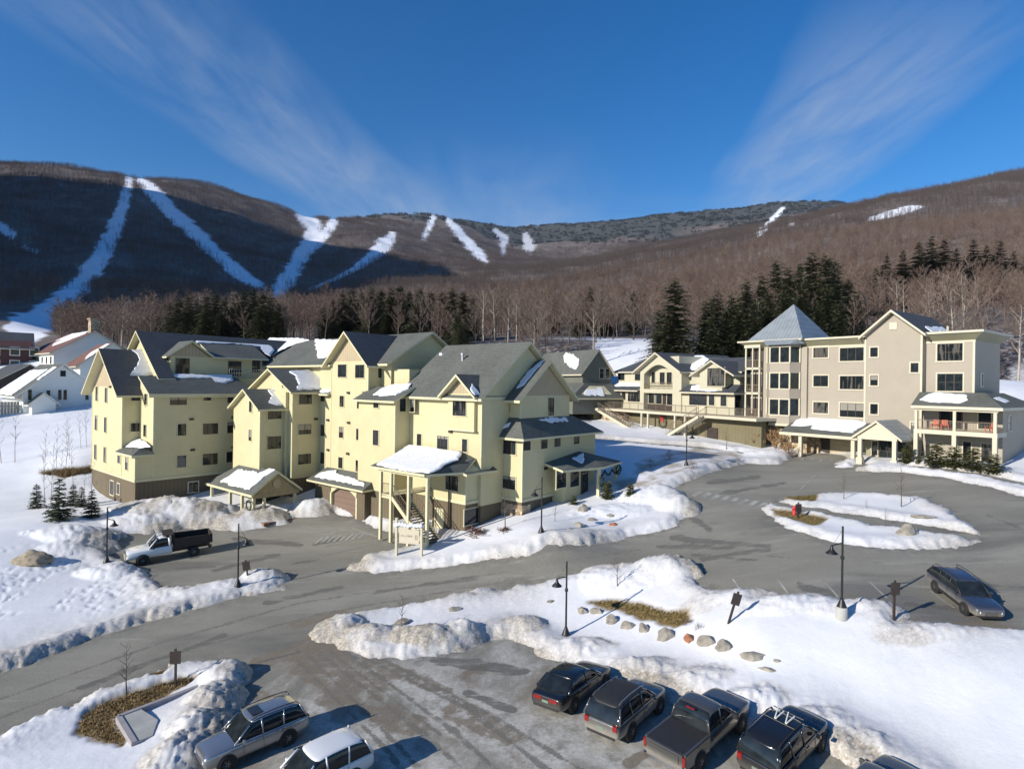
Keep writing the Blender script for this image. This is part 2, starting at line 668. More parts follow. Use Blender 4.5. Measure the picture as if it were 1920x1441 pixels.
def _tps(r2):
    return np.where(r2 > 1e-9, r2 * np.log(r2 + 1e-12), 0)


def _fit(P, lam):
    n = len(P)
    d2 = ((P[:, None, :2] - P[None, :, :2]) ** 2).sum(-1) / 900.0
    A = np.zeros((n + 3, n + 3))
    A[:n, :n] = _tps(d2) + lam * np.eye(n)
    A[:n, n:] = np.c_[np.ones(n), P[:, 0] / 30, P[:, 1] / 30]
    A[n:, :n] = A[:n, n:].T
    return np.linalg.solve(A, np.r_[P[:, 2], 0, 0, 0])


_W = _fit(_P, .02)


def ground_near(x, y):
    x, y = np.asarray(x, float), np.asarray(y, float)
    sh = x.shape
    x, y = x.ravel(), y.ravel()
    out = np.empty(len(x))
    for i in range(0, len(x), 40000):
        a, b = x[i:i + 40000], y[i:i + 40000]
        d2 = ((a[:, None] - _P[None, :, 0]) ** 2 + (b[:, None] - _P[None, :, 1]) ** 2) / 900.0
        out[i:i + 40000] = _tps(d2) @ _W[:-3] + _W[-3] + _W[-2] * a / 30 + _W[-1] * b / 30
    return out.reshape(sh)


# mountains: per bearing (pixel column) a profile of (distance, pixel row where that ground would be seen)
PROF = {
    -3000: [(110, 690), (400, 640), (900, 560), (1600, 520), (2600, 500), (5200, 560)],
    -800: [(110, 690), (250, 660), (600, 560), (1100, 430), (1500, 330), (1900, 330), (2600, 380), (5200, 480)],
    0: [(110, 680), (200, 652), (300, 635), (600, 572), (1000, 480), (1600, 345), (1850, 309), (2300, 318), (3000, 380), (5200, 520)],
    120: [(110, 680), (220, 650), (400, 622), (800, 535), (1300, 432), (1900, 316), (2300, 326), (3000, 390), (5200, 520)],
    240: [(110, 680), (250, 645), (400, 620), (800, 540), (1300, 448), (1950, 333), (2300, 340), (3000, 400), (5200, 520)],
    400: [(110, 678), (250, 638), (450, 610), (900, 545), (1500, 455), (2150, 353), (2600, 362), (3300, 410), (5200, 520)],
    560: [(110, 675), (250, 632), (500, 603), (1000, 552), (1600, 490), (2350, 405), (2900, 411), (3500, 440), (5200, 520)],
    700: [(110, 675), (260, 630), (600, 590), (1200, 532), (1700, 475), (2200, 440), (2600, 424), (3000, 403), (3500, 412), (5200, 500)],
    830: [(110, 675), (260, 630), (600, 587), (1300, 530), (1900, 485), (2500, 462), (3400, 408), (3900, 411), (5200, 480)],
    980: [(110, 672), (250, 625), (500, 588), (1000, 545), (1700, 512), (2600, 490), (3400, 452), (4100, 427), (4700, 430), (5200, 440)],
    1200: [(110, 668), (200, 630), (350, 590), (600, 548), (900, 505), (1150, 478), (1500, 484), (2600, 474), (3500, 430), (4100, 406), (4700, 412), (5200, 420)],
    1380: [(110, 665), (180, 625), (320, 578), (550, 525), (800, 480), (1100, 446), (1450, 452), (2600, 440), (3500, 408), (4100, 389), (4700, 396), (5200, 410)],
    1500: [(110, 662), (170, 622), (300, 572), (500, 512), (750, 458), (1050, 421), (1400, 429), (2600, 424), (3500, 396), (4000, 378), (4700, 388), (5200, 410)],
    1620: [(110, 660), (160, 620), (300, 560), (500, 495), (750, 438), (1150, 387), (1500, 396), (2600, 410), (3500, 392), (4000, 382), (4700, 395), (5200, 410)],
    1780: [(110, 658), (160, 618), (280, 560), (450, 490), (700, 425), (1000, 382), (1400, 352), (1800, 356), (3000, 400), (5200, 430)],
    1920: [(110, 650), (160, 612), (280, 550), (450, 480), (700, 412), (1000, 365), (1400, 330), (1750, 320), (2300, 340), (5200, 430)],
    2600: [(110, 640), (200, 590), (400, 480), (800, 380), (1300, 300), (1800, 280), (2600, 330), (5200, 430)],
    4500: [(110, 640), (300, 600), (800, 480), (1500, 420), (2600, 400), (5200, 450)],
}
_LY = np.linspace(math.log(90), math.log(5600), 420)
_PX = np.array(sorted(PROF))
_TAB = []
for p in _PX:
    k = PROF[p]
    ys = np.log([a for a, b in k])
    e = np.array([((720.5 - b) * CR + (p - 960) * SR * (1 if -200 < p < 2100 else 0)) / FPX * a for a, b in k])
    zt = np.interp(_LY, ys, e)
    ker = np.hanning(17)
    ker /= ker.sum()
    zt = np.convolve(np.pad(zt / np.exp(_LY), 8, mode='edge'), ker, 'valid') * np.exp(_LY)
    _TAB.append(zt)
_TAB = np.array(_TAB)


def ground_far(x, y):
    x, y = np.asarray(x, float), np.asarray(y, float)
    px = 960 + FPX * x / y
    i = np.clip(np.searchsorted(_PX, px) - 1, 0, len(_PX) - 2)
    t = np.clip((px - _PX[i]) / (_PX[i + 1] - _PX[i]), 0, 1)
    ly = np.clip((np.log(y) - _LY[0]) / (_LY[1] - _LY[0]), 0, len(_LY) - 1.001)
    j = ly.astype(int)
    f = ly - j

    def at(c):
        c = np.clip(c, 0, len(_PX) - 1)
        return _TAB[c, j] * (1 - f) + _TAB[c, j + 1] * f
    p0, p1, p2, p3 = at(i - 1), at(i), at(i + 1), at(i + 2)
    d = _PX[i + 1] - _PX[i]
    dm = _PX[i + 1] - _PX[np.clip(i - 1, 0, None)]
    dp = _PX[np.clip(i + 2, None, len(_PX) - 1)] - _PX[i]
    m1 = np.where(dm > 0, (p2 - p0) / np.maximum(dm, 1) * d, 0)
    m2 = np.where(dp > 0, (p3 - p1) / np.maximum(dp, 1) * d, 0)
    h = (2 * t ** 3 - 3 * t ** 2 + 1) * p1 + (t ** 3 - 2 * t ** 2 + t) * m1 + (-2 * t ** 3 + 3 * t ** 2) * p2 + (t ** 3 - t ** 2) * m2
    nz = (fbm(x / 260, y / 260, 5, 3) - .5) * 2
    nz2 = (fbm(x / 60, y / 60, 3, 9) - .5) * 2
    return CAMZ + h + nz * np.clip((y - 250) / 1500, 0, 1) * 26 + nz2 * np.clip((y - 120) / 800, 0, 1) * 5


def ground(x, y):
    x, y = np.asarray(x, float), np.asarray(y, float)
    w = smooth(104, 150, y)
    out = np.zeros(np.broadcast(x, y).shape)
    x, y = np.broadcast_arrays(x, y)
    a = w < 1
    b = w > 0
    n = np.zeros(out.shape)
    f = np.zeros(out.shape)
    if a.any():
        n[a] = ground_near(x[a], y[a])
    if b.any():
        f[b] = ground_far(x[b], y[b])
    return n * (1 - w) + f * w


def gz(x, y):
    return float(ground(np.array([x]), np.array([y]))[0])


_T = np.concatenate([np.linspace(14, 60, 460), np.linspace(60.2, 180, 400)])


def on_ground(px, py):
    r = ray(px, py)
    P = np.array([0, 0, CAMZ]) + _T[:, None] * r
    dz = P[:, 2] - ground(P[:, 0], P[:, 1])
    k = np.where(dz < 0)[0]
    if len(k) == 0:
        return Vector(P[-1])
    k = k[0]
    if k == 0:
        return Vector(P[0])
    t = dz[k - 1] / (dz[k - 1] - dz[k])
    return Vector(P[k - 1] * (1 - t) + P[k] * t)


def poly_ground(pts):
    return np.array([on_ground(*p)[:2] for p in pts])


def inside(x, y, poly):
    c = np.zeros(x.shape, bool)
    n = len(poly)
    for i in range(n):
        x0, y0 = poly[i]
        x1, y1 = poly[(i + 1) % n]
        if y0 == y1:
            continue
        k = ((y0 > y) != (y1 > y)) & (x < (x1 - x0) * (y - y0) / (y1 - y0) + x0)
        c ^= k
    return c


def sdist(x, y, poly):
    d = np.full(x.shape, 1e9)
    n = len(poly)
    for i in range(n):
        a, b = poly[i], poly[(i + 1) % n]
        e = b - a
        L = (e @ e) + 1e-9
        t = np.clip(((x - a[0]) * e[0] + (y - a[1]) * e[1]) / L, 0, 1)
        d = np.minimum(d, (x - a[0] - t * e[0]) ** 2 + (y - a[1] - t * e[1]) ** 2)
    d = np.sqrt(d)
    return np.where(inside(x, y, poly), -d, d)


def grid_mesh(name, X, Y, Z, keep=None, mats=(), attrs=None, smooth_=True):
    r, c = X.shape
    idx = np.arange(r * c).reshape(r, c)
    q = np.stack([idx[:-1, :-1], idx[:-1, 1:], idx[1:, 1:], idx[1:, :-1]], -1).reshape(-1, 4)
    if keep is not None:
        k = keep[:-1, :-1] | keep[:-1, 1:] | keep[1:, 1:] | keep[1:, :-1]
        q = q[k.ravel()]
    used = np.unique(q)
    remap = np.full(r * c, -1)
    remap[used] = np.arange(len(used))
    q = remap[q]
    co = np.stack([X.ravel()[used], Y.ravel()[used], Z.ravel()[used]], -1)
    me = bpy.data.meshes.new(name)
    me.vertices.add(len(co))
    me.vertices.foreach_set('co', co.ravel())
    me.loops.add(len(q) * 4)
    me.loops.foreach_set('vertex_index', q.ravel().astype(np.int32))
    me.polygons.add(len(q))
    me.polygons.foreach_set('loop_start', np.arange(0, len(q) * 4, 4, dtype=np.int32))
    me.polygons.foreach_set('loop_total', np.full(len(q), 4, dtype=np.int32))
    me.update(calc_edges=True)
    me.polygons.foreach_set('use_smooth', [smooth_] * len(q))
    for k, v in (attrs or {}).items():
        a = me.attributes.new(k, 'FLOAT', 'POINT')
        a.data.foreach_set('value', v.ravel()[used].astype(np.float32))
    for m in mats:
        me.materials.append(m)
    o = bpy.data.objects.new(name, me)
    COL.objects.link(o)
    return o


def pix(x, y, z):
    dz = z - CAMZ
    return 960 + FPX * (x * CR + dz * SR) / y, 720.5 - FPX * (-x * SR + dz * CR) / y


# ------------------------------------------------------------------ cleared asphalt, as outlined in the photo
ROAD_PX = [(-330, 1392), (0, 1262), (150, 1206), (300, 1161), (420, 1129), (500, 1109), (533, 1097), (505, 1083), (466, 1079), (440, 1086), (408, 1092),
           (350, 1103), (315, 1105), (291, 1083), (271, 1067), (251, 1058), (230, 1047), (205, 1036), (169, 1019), (187, 1012), (233, 1002), (291, 994), (360, 990), (402, 988),
           (423, 991), (446, 996), (490, 992), (527, 981), (522, 969), (502, 962), (546, 959), (563, 968), (584, 966), (614, 958), (622, 960), (668, 973), (700, 988), (735, 998), (770, 1003), (803, 1012),
           (741, 1035), (667, 1050), (694, 1075), (750, 1073), (862, 1058), (975, 1045), (1087, 1024), (1181, 1009), (1256, 992), (1275, 985),
           (1296, 955), (1290, 936), (1256, 918), (1291, 905), (1320, 890), (1370, 876), (1401, 870), (1462, 870), (1480, 862), (1500, 850), (1515, 846), (1580, 853),
           (1586, 861), (1562, 876), (1583, 878), (1600, 874), (1610, 866), (1622, 870), (1618, 882), (1635, 886), (1666, 885), (1712, 889), (1760, 895), (1803, 904), (1860, 915), (1920, 931),
           (2260, 1010), (2400, 1190), (2100, 1190), (1912, 1181), (1760, 1172), (1694, 1166), (1676, 1135), (1592, 1125), (1548, 1122), (1482, 1120), (1439, 1119),
           (1395, 1113), (1340, 1104), (1318, 1094), (1300, 1080), (1256, 1064), (1215, 1059), (1159, 1070), (1065, 1079), (975, 1094), (900, 1108), (787, 1128), (712, 1139), (664, 1151), (618, 1168),
           (604, 1190), (622, 1207), (694, 1237), (776, 1239), (840, 1226), (892, 1210), (937, 1199), (975, 1202), (1012, 1222), (1061, 1241), (1105, 1248), (1155, 1268),
           (1245, 1290), (1310, 1312), (1392, 1332), (1450, 1358), (1540, 1376), (1598, 1410), (1640, 1441), (1740, 1520), (1700, 1640), (250, 1640),
           (338, 1460), (370, 1427), (385, 1396), (405, 1342), (452, 1300), (466, 1284), (464, 1260), (420, 1247), (385, 1238), (324, 1246), (231, 1280), (154, 1311), (77, 1343), (0, 1381), (-330, 1560)]
ISLAND_PX = [(1428, 955), (1446, 942), (1475, 935), (1530, 926), (1585, 923), (1657, 927), (1712, 933), (1749, 942), (1785, 958), (1818, 982), (1840, 1006), (1836, 1020),
             (1803, 1026), (1749, 1031), (1676, 1030), (1603, 1024), (1548, 1015), (1493, 998), (1453, 982), (1435, 966)]
PATHS_LINES_PX = [[(1438, 947), (1450, 940), (1540, 953), (1640, 973), (1730, 986), (1845, 1003), (1838, 1013), (1720, 996), (1630, 984), (1530, 963)],
            [(1700, 872), (1780, 880), (1860, 893), (1960, 914), (1960, 920), (1860, 898), (1775, 885), (1700, 877)],
            [(1112, 822), (1200, 829), (1290, 836), (1435, 853), (1435, 857), (1290, 842), (1200, 834), (1112, 827)]]  # thin dark line across the court, laid as a bare strip
GRASS_PX = [[(143, 1380), (154, 1350), (200, 1323), (247, 1307), (331, 1280), (370, 1274), (347, 1292), (270, 1330), (216, 1353), (243, 1396), (231, 1407), (173, 1392)],
            [(281, 1274), (324, 1261), (301, 1275)],
            [(1102, 1134), (1136, 1130), (1200, 1137), (1286, 1152), (1294, 1171), (1267, 1179), (1200, 1164), (1162, 1149)],
            [(1441, 958), (1475, 962), (1530, 971), (1559, 977), (1526, 991), (1490, 982)],
            [(1475, 935), (1533, 931), (1530, 942), (1493, 943)],
            [(70, 893), (150, 884), (172, 880), (172, 889), (120, 897)]]
MULCH_PX = [[(1190, 872), (1250, 856), (1290, 842), (1360, 852), (1398, 858), (1390, 868), (1310, 888), (1235, 905), (1190, 893)],
            [(1160, 905), (1240, 900), (1250, 912), (1200, 922), (1150, 922)]]
PILES = [(330, 968, 7.5, 3.0, 2.3, .5), (270, 985, 4, 2.2, 1.3, .35), (395, 978, 3.4, 2, 1.0, .6), (485, 973, 3.6, 2.2, 1.5, .8), (440, 983, 2.8, 1.8, 1.0, .35), (585, 956, 2.8, 2., 1.3, .02),
         (1245, 1074, 2.8, 2.2, 1.45, .25), (1180, 1088, 5, 2.2, .8, .1), (1225, 936, 3.5, 2.5, 1.3, .15), (1270, 953, 2.4, 2, 1.3, .15), (1150, 962, 5, 2, .7, .05),
         (425, 1272, 1.4, 1.5, 1.1, .5), (400, 1320, 1.7, 1.7, 1.05, .5), (370, 1375, 1.6, 1.7, 1.1, .45), (335, 1425, 1.6, 1.6, 1.1, .45),
         (640, 1180, 2.0, 1.7, .9, .6), (700, 1200, 2.2, 1.5, 1.0, .55), (800, 1206, 3.0, 1.4, 1.25, .75), (865, 1195, 1.6, 1.4, 1.2, .6), (985, 1182, 2.0, 1.3, .9, .5), (1080, 1222, 2.8, 1.3, .8, .45),
         (1190, 1262, 2.5, 1.3, .8, .35), (1290, 1290, 2.6, 1.4, .8, .35), (1400, 1330, 2.6, 1.4, .8, .3), (1520, 1372, 2.6, 1.4, .8, .3), (1610, 1412, 2.2, 1.3, .8, .3),
         (495, 1087, 2.0, 1.3, 1.2, .25), (420, 1103, 5, 1.2, .5, .15), (150, 1012, 5, 2.5, 1.3, .15), (125, 1035, 2.5, 1.5, .9, .15), (205, 1078, 2.8, 1.8, 1.0, .1),
         (1592, 868, 1.8, 1.1, .5, .08), (1640, 878, 2.2, 1.1, .6, .05), (1435, 857, 3.4, 1.4, 1.1, .1), (1480, 1138, 3.4, 1.3, .7, .25), (1625, 1142, 2.2, 1.1, .6, .3),
         (1545, 1146, 1.8, 1, .5, .1), (1350, 1128, 3.5, 1.3, .6, .3), (1760, 1192, 3.5, 1.2, .5, .4), (690, 1062, 2.4, 1.0, .5, .3), (560, 1075, .1, .1, .1, 0)]
ROAD = poly_ground(ROAD_PX)
ISLAND = poly_ground(ISLAND_PX)
PATHS_LINES = [poly_ground(p) for p in PATHS_LINES_PX]
GRASS = [poly_ground(p) for p in GRASS_PX]
MULCH = [poly_ground(p) for p in MULCH_PX]
PILE_W = [(on_ground(a, b), c, d, e, f) for a, b, c, d, e, f in PILES]


def asphalt_d(x, y):
    d = np.maximum(sdist(x, y, ROAD), -sdist(x, y, ISLAND))
    for p in PATHS_LINES:
        d = np.minimum(d, sdist(x, y, p) + .05)
    return d


FOOT = [np.array(FR) for FR in ()]


def snow_field(x, y, g):
    """height of the snow above the ground, dirt share and grass share"""
    d = asphalt_d(x, y)
    n1 = fbm(x / 1.6, y / 1.6, 4, 21) - .5
    n2 = fbm(x / .45, y / .45, 3, 31) - .5
    n3 = fbm(x / 6, y / 6, 3, 41)
    n4 = fbm(x / 14, y / 14, 3, 51) - .5
    dj = d + n1 * 1.1 + n2 * .45
    s = -.13 + .38 * smooth(-.35, 1.1, dj)
    berm = np.exp(-((dj - 1.2) / .9) ** 2) * (.10 + .55 * np.clip(n3 - .35, 0, 1))
    s = s + berm * smooth(0, .5, dj)
    out = np.clip(dj, 0, 1)
    s = s + out * (n4 * .34 + n1 * .05 * np.exp(-dj / 3) + (fbm(x / 4.5, y / 4.5, 2, 71) - .5) * .16)
    s = s + n2 * .13 * np.exp(-np.abs(dj - .8) / 1.3) * smooth(-.1, .4, dj) + n2 * .012 * out
    dirt = np.clip(np.exp(-np.clip(dj, 0, 99) / .7) * (.62 + 1.3 * (n3 - .35)), 0, .95)
    dirt = np.maximum(dirt, np.clip(np.exp(-np.clip(dj, 0, 99) / 2.2) * (.42 + 1.4 * (n3 - .38)), 0, .75) * (dj > 0))
    chunk = np.abs(vnoise(x / .30, y / .30, 101) - .5) * 2 + .6 * np.abs(vnoise(x / .14, y / .14, 103) - .5) * 2
    s = s - (chunk - .6) * .075 * np.exp(-np.abs(dj - .7) / 1.0) * smooth(-.2, .3, dj)
    for P, rx, ry, h, di in PILE_W:
        q = ((x - P.x) / rx) ** 2 + ((y - P.y) / ry) ** 2
        q = q * (1 + n1 * 1.3)
        b = np.clip(1 - q, 0, 1)
        pile = .78 * h * b ** .85 * (1 + n1 * .34 + n2 * .24 + (fbm(x / .22, y / .22, 2, 35) - .5) * .14) - (chunk - .6) * .10 * smooth(0, .3, b)
        m = (b > 0) & (dj > -.9 - 0 * q)
        s = np.where(m, np.maximum(s, s * .3 + pile - .04), s)
        dirt = np.where(m, np.maximum(dirt, min(1, di * 1.5) * np.clip(b * 2.5, 0, 1) * np.clip(.45 + 1.5 * (fbm(x / 1.2, y / 1.2, 3, 61) - .3), 0, 1)), dirt)
    # footprints in the open snow on the left
    fx = np.clip(1 - ((x + 33) / 13) ** 2 - ((y - 45) / 7) ** 2, 0, 1)
    fp = vnoise(x / .24, y / .34, 77)
    s = s - np.clip(fx * 3, 0, 1) * smooth(.62, .78, fp) * smooth(.42, .55, fbm(x / 3, y / 3, 2, 81)) * .075
    grass = np.zeros(x.shape)
    for p in GRASS:
        gd = sdist(x, y, p) + n1 * .7 + n2 * .35
        k = smooth(.25, -.15, gd)
        grass = np.maximum(grass, k)
        s = s * (1 - k) + (.17 + n2 * .04) * k
    for p in MULCH:
        gd = sdist(x, y, p) + n1 * 1.6
        dirt = np.maximum(dirt, smooth(.8, -.8, gd) * np.clip(.2 + 2.2 * (fbm(x / 1.1, y / 1.1, 3, 91) - .35), 0, .95))
    return s, np.clip(dirt, 0, 1), grass, d


# one snow sheet, fine near the camera
pxs = np.concatenate([np.arange(-1300, -260, 26), np.arange(-260, 2190, 4.0), np.arange(2190, 3300, 26)])
ys = np.exp(np.arange(math.log(11), math.log(152), .0046))
PXG, YG = np.meshgrid(pxs, ys)
XG = (PXG - 960) / FPX * YG
GZ = ground(XG, YG)
S, DIRT, GRS, AD = snow_field(XG, YG, GZ)
fade = smooth(140, 112, YG)
S = S * fade + .15 * (1 - fade)
_fe = np.interp(PXG, [-400, 200, 240, 640, 700, 1000, 1110, 1120, 1215, 1230, 1400, 1850, 1900, 2300], [170, 170, 118, 118, 110, 104, 104, 168, 168, 104, 100, 104, 122, 118])
FOREST = smooth(-6, 6, YG - _fe + 9 * (fbm(XG / 9, YG / 9, 3, 5) - .5))

ms, nts, bs = newmat('snow_ground')
at = N(nts, 'ShaderNodeAttribute')
at.attribute_name = 'dirt'
ag = N(nts, 'ShaderNodeAttribute')
ag.attribute_name = 'grass'
n1 = noise_node(nts, .35, 5, .6)
cs = ramp(nts, n1.outputs['Fac'], [(.3, (.68, .70, .74)), (.7, (.79, .80, .825))])
n2 = noise_node(nts, 6.5, 8, .78)
cd = ramp(nts, n2.outputs['Fac'], [(.30, (.13, .105, .075)), (.5, (.36, .32, .26)), (.68, (.66, .64, .60))])
n3 = noise_node(nts, 5.0, 5, .7)
cg = ramp(nts, n3.outputs['Fac'], [(.3, (.10, .065, .025)), (.5, (.20, .14, .055)), (.7, (.30, .22, .10))])
c1 = mixcol(nts, mth(nts, 'MULTIPLY', at.outputs['Fac'], 1.15, True), cs.outputs[0], cd.outputs[0])
af = N(nts, 'ShaderNodeAttribute')
af.attribute_name = 'forest'
nf = noise_node(nts, .8, 7, .72)
cf = ramp(nts, nf.outputs['Fac'], [(.38, (.055, .042, .034)), (.52, (.12, .095, .08)), (.66, (.42, .41, .42))])
c1 = mixcol(nts, af.outputs['Fac'], c1, cf.outputs[0])
c2 = mixcol(nts, ag.outputs['Fac'], c1, cg.outputs[0])
nts.links.new(c2, bs.inputs['Base Color'])
bs.inputs['Roughness'].default_value = .6
nb = noise_node(nts, 3.2, 9, .74)
bump(nts, bs, nb.outputs['Fac'], .32, .08)
snow = grid_mesh('snow_ground', XG, YG, GZ + S, (AD > -1.3) | (S > -.1), [ms], {'dirt': DIRT, 'grass': GRS, 'forest': FOREST})
tag(snow, kind='structure')


# asphalt sheets on the bare ground
def asphalt_mat(name, packed):
    m, nt, b = newmat(name)
    a1 = noise_node(nt, .18, 6, .62, stretch=(.45, 1.2, 1, math.radians(-18)))
    base = ramp(nt, a1.outputs['Fac'], [(.32, (.15, .143, .115)), (.5, (.215, .205, .168)), (.70, (.30, .288, .24))])
    wet = noise_node(nt, .11, 4, .55, stretch=(.35, 1.5, 1, math.radians(-12)), dist=.5)
    wf = ramp(nt, wet.outputs['Fac'], [(.57, (0, 0, 0)), (.63, (1, 1, 1))])
    c = mixcol(nt, mth(nt, 'MULTIPLY', wf.outputs[0], .7), base.outputs[0], (.075, .072, .066))
    sl = noise_node(nt, .5, 6, .66, stretch=(.25, 2.2, 1, math.radians(-14)))
    sf = ramp(nt, sl.outputs['Fac'], [(.56, (0, 0, 0)), (.72, (1, 1, 1))])
    c = mixcol(nt, mth(nt, 'MULTIPLY', sf.outputs[0], .35), c, (.50, .49, .45))
    if packed:
        p1 = noise_node(nt, .30, 7, .68, stretch=(2.2, .55, 1, math.radians(-38)), dist=.4)
        p2 = noise_node(nt, .16, 3, .5)
        f = ramp(nt, mth(nt, 'ADD', mth(nt, 'MULTIPLY', p1.outputs['Fac'], .7), mth(nt, 'MULTIPLY', p2.outputs['Fac'], .3)), [(.42, (0, 0, 0)), (.56, (1, 1, 1))])
        n5 = noise_node(nt, 4.0, 6, .7)
        pc = ramp(nt, n5.outputs['Fac'], [(.3, (.30, .28, .23)), (.55, (.50, .48, .43)), (.75, (.70, .69, .66))])
        c = mixcol(nt, mth(nt, 'MULTIPLY', f.outputs[0], .8), c, pc.outputs[0])
        s1 = noise_node(nt, .22, 5, .6, stretch=(1.4, .6, 1, .3))
        s1.inputs['Distortion'].default_value = .6
        f2 = ramp(nt, s1.outputs['Fac'], [(.54, (0, 0, 0)), (.64, (1, 1, 1))])
        c = mixcol(nt, mth(nt, 'MULTIPLY', f2.outputs[0], .75), c, (.155, .105, .06))
        tr = N(nt, 'ShaderNodeTexWave', wave_type='BANDS', bands_direction='X')
        tr.inputs['Scale'].default_value = .33
        tr.inputs['Distortion'].default_value = 2.0
        tr.inputs['Detail'].default_value = 3
        tr.inputs['Detail Scale'].default_value = .4
        mp = N(nt, 'ShaderNodeMapping')
        tcx = N(nt, 'ShaderNodeTexCoord')
        mp.inputs['Rotation'].default_value = (0, 0, math.radians(38))
        nt.links.new(tcx.outputs['Object'], mp.inputs['Vector'])
        nt.links.new(mp.outputs[0], tr.inputs['Vector'])
        f3 = ramp(nt, tr.outputs['Fac'], [(.80, (0, 0, 0)), (.95, (1, 1, 1))])
        c = mixcol(nt, mth(nt, 'MULTIPLY', f3.outputs[0], .22), c, (.15, .13, .10))
    def att(nm):
        a_ = N(nt, 'ShaderNodeAttribute')
        a_.attribute_name = nm
        return a_.outputs['Fac']
    nn = noise_node(nt, 1.1, 6, .7)
    n6 = noise_node(nt, 5.0, 6, .7)
    sc = ramp(nt, n6.outputs['Fac'], [(.3, (.34, .32, .27)), (.5, (.56, .545, .50)), (.7, (.74, .735, .72))])
    c = mixcol(nt, mth(nt, 'MULTIPLY', att('slush'), ramp(nt, nn.outputs['Fac'], [(.36, (0, 0, 0)), (.55, (.9, .9, .9))]).outputs[0]), c, sc.outputs[0])
    c = mixcol(nt, mth(nt, 'MULTIPLY', att('edge'), ramp(nt, nn.outputs['Fac'], [(.38, (0, 0, 0)), (.60, (.85, .85, .85))]).outputs[0]), c, (.075, .07, .058))
    brk = noise_node(nt, .8, 7, .72, stretch=(.6, 2.4, 1, math.radians(-14)), dist=.3)
    brk2 = noise_node(nt, 1.6, 7, .72)

    def broken(nm, nz_, k):
        s_ = mth(nt, 'ADD', att(nm), mth(nt, 'MULTIPLY', mth(nt, 'SUBTRACT', nz_.outputs['Fac'], .575), 2.6))
        r_ = ramp(nt, s_, [(.38, (0, 0, 0)), (.78, (k, k, k))])
        return r_.outputs[0]
    c = mixcol(nt, broken('mud', brk2, .85), c, (.155, .112, .068))
    c = mixcol(nt, broken('track', brk2, .85), c, (.11, .10, .08))
    c = mixcol(nt, broken('wet', brk, .85), c, (.060, .056, .050))
    g = noise_node(nt, 14, 4, .7)
    c = mixcol(nt, .35, c, ramp(nt, g.outputs['Fac'], [(.3, (.085, .08, .068)), (.7, (.34, .33, .29))]).outputs[0])
    nt.links.new(c, b.inputs['Base Color'])
    b.inputs['Roughness'].default_value = .8
    gb = noise_node(nt, 3.0 if packed else 8.0, 6, .7)
    bump(nt, b, gb.outputs['Fac'], .35, .04)
    return m


WET_PX = [(1235, 1024, 1372, 1026, 5), (1262, 1008, 1440, 1024, 6), (1320, 1048, 1440, 1028, 6), (1300, 1040, 1420, 1050, 4), (1440, 1042, 1480, 1044, 2), (1640, 1054, 1740, 1056, 1.5), (1330, 905, 1420, 895, 6), (1350, 925, 1470, 905, 5),
          (1500, 1096, 1560, 1112, 9), (1700, 1130, 1790, 1140, 7), (1830, 1095, 1915, 1100, 5), (1850, 965, 1915, 990, 3), (400, 1070, 520, 1040, 5), (440, 1010, 560, 1020, 7), (500, 1130, 640, 1100, 6), (590, 1020, 640, 1010, 4),
          (330, 1065, 400, 1062, 4), (540, 1058, 600, 1048, 4), (820, 1238, 980, 1260, 14), (700, 1110, 900, 1082, 5), (150, 1290, 420, 1190, 6), (880, 1300, 960, 1330, 9), (1290, 965, 1330, 990, 8), (470, 1245, 560, 1222, 3)]
MUD_PX = [(540, 1230, 700, 1290, 34), (620, 1300, 760, 1360, 30), (700, 1240, 820, 1290, 18), (560, 1170, 640, 1150, 14), (860, 1330, 960, 1390, 22), (500, 1235, 600, 1215, 26), (560, 1260, 640, 1300, 26), (600, 1195, 640, 1175, 18), (700, 1300, 760, 1350, 24), (860, 1270, 900, 1260, 12), (640, 1240, 720, 1290, 22), (1180, 1430, 1230, 1400, 10), (1700, 1166, 1900, 1176, 8), (480, 1300, 560, 1330, 14)]
TRK_PX = [(580, 1230, 740, 1390, 5), (740, 1390, 840, 1500, 7), (705, 1230, 920, 1340, 5), (920, 1340, 1120, 1460, 6), (600, 1225, 800, 1380, 6), (800, 1380, 900, 1470, 8), (640, 1215, 850, 1370, 6), (850, 1370, 960, 1470, 8), (560, 1240, 720, 1400, 5), (720, 1400, 800, 1500, 7), (690, 1235, 880, 1330, 5), (880, 1330, 1060, 1470, 7), (620, 1222, 825, 1376, 4), (0, 1310, 300, 1205, 3), (300, 1205, 560, 1130, 3), (560, 1130, 900, 1078, 2.5), (900, 1078, 1200, 1030, 2),
          (0, 1345, 300, 1232, 3), (300, 1232, 600, 1150, 3), (600, 1150, 1000, 1080, 2.5)]
SLUSH_PX = [(760, 1260, 1000, 1420, 60), (700, 1390, 820, 1441, 40), (1000, 1350, 1200, 1441, 40), (560, 1330, 700, 1400, 30), (700, 1250, 840, 1250, 16), (940, 1215, 1000, 1260, 22), (640, 1195, 690, 1240, 10)]


def strokes(px, py, lst, soft=1.0, nz=0):
    m = np.zeros(px.shape)
    for x0, y0, x1, y1, w in lst:
        ex, ey = x1 - x0, y1 - y0
        t = np.clip(((px - x0) * ex + (py - y0) * ey) / (ex * ex + ey * ey), 0, 1)
        dx, dy = px - x0 - t * ex, (py - y0 - t * ey) * 1.6
        m = np.maximum(m, smooth(1.3, .5, np.hypot(dx, dy) / w * .75 + nz))
    return m


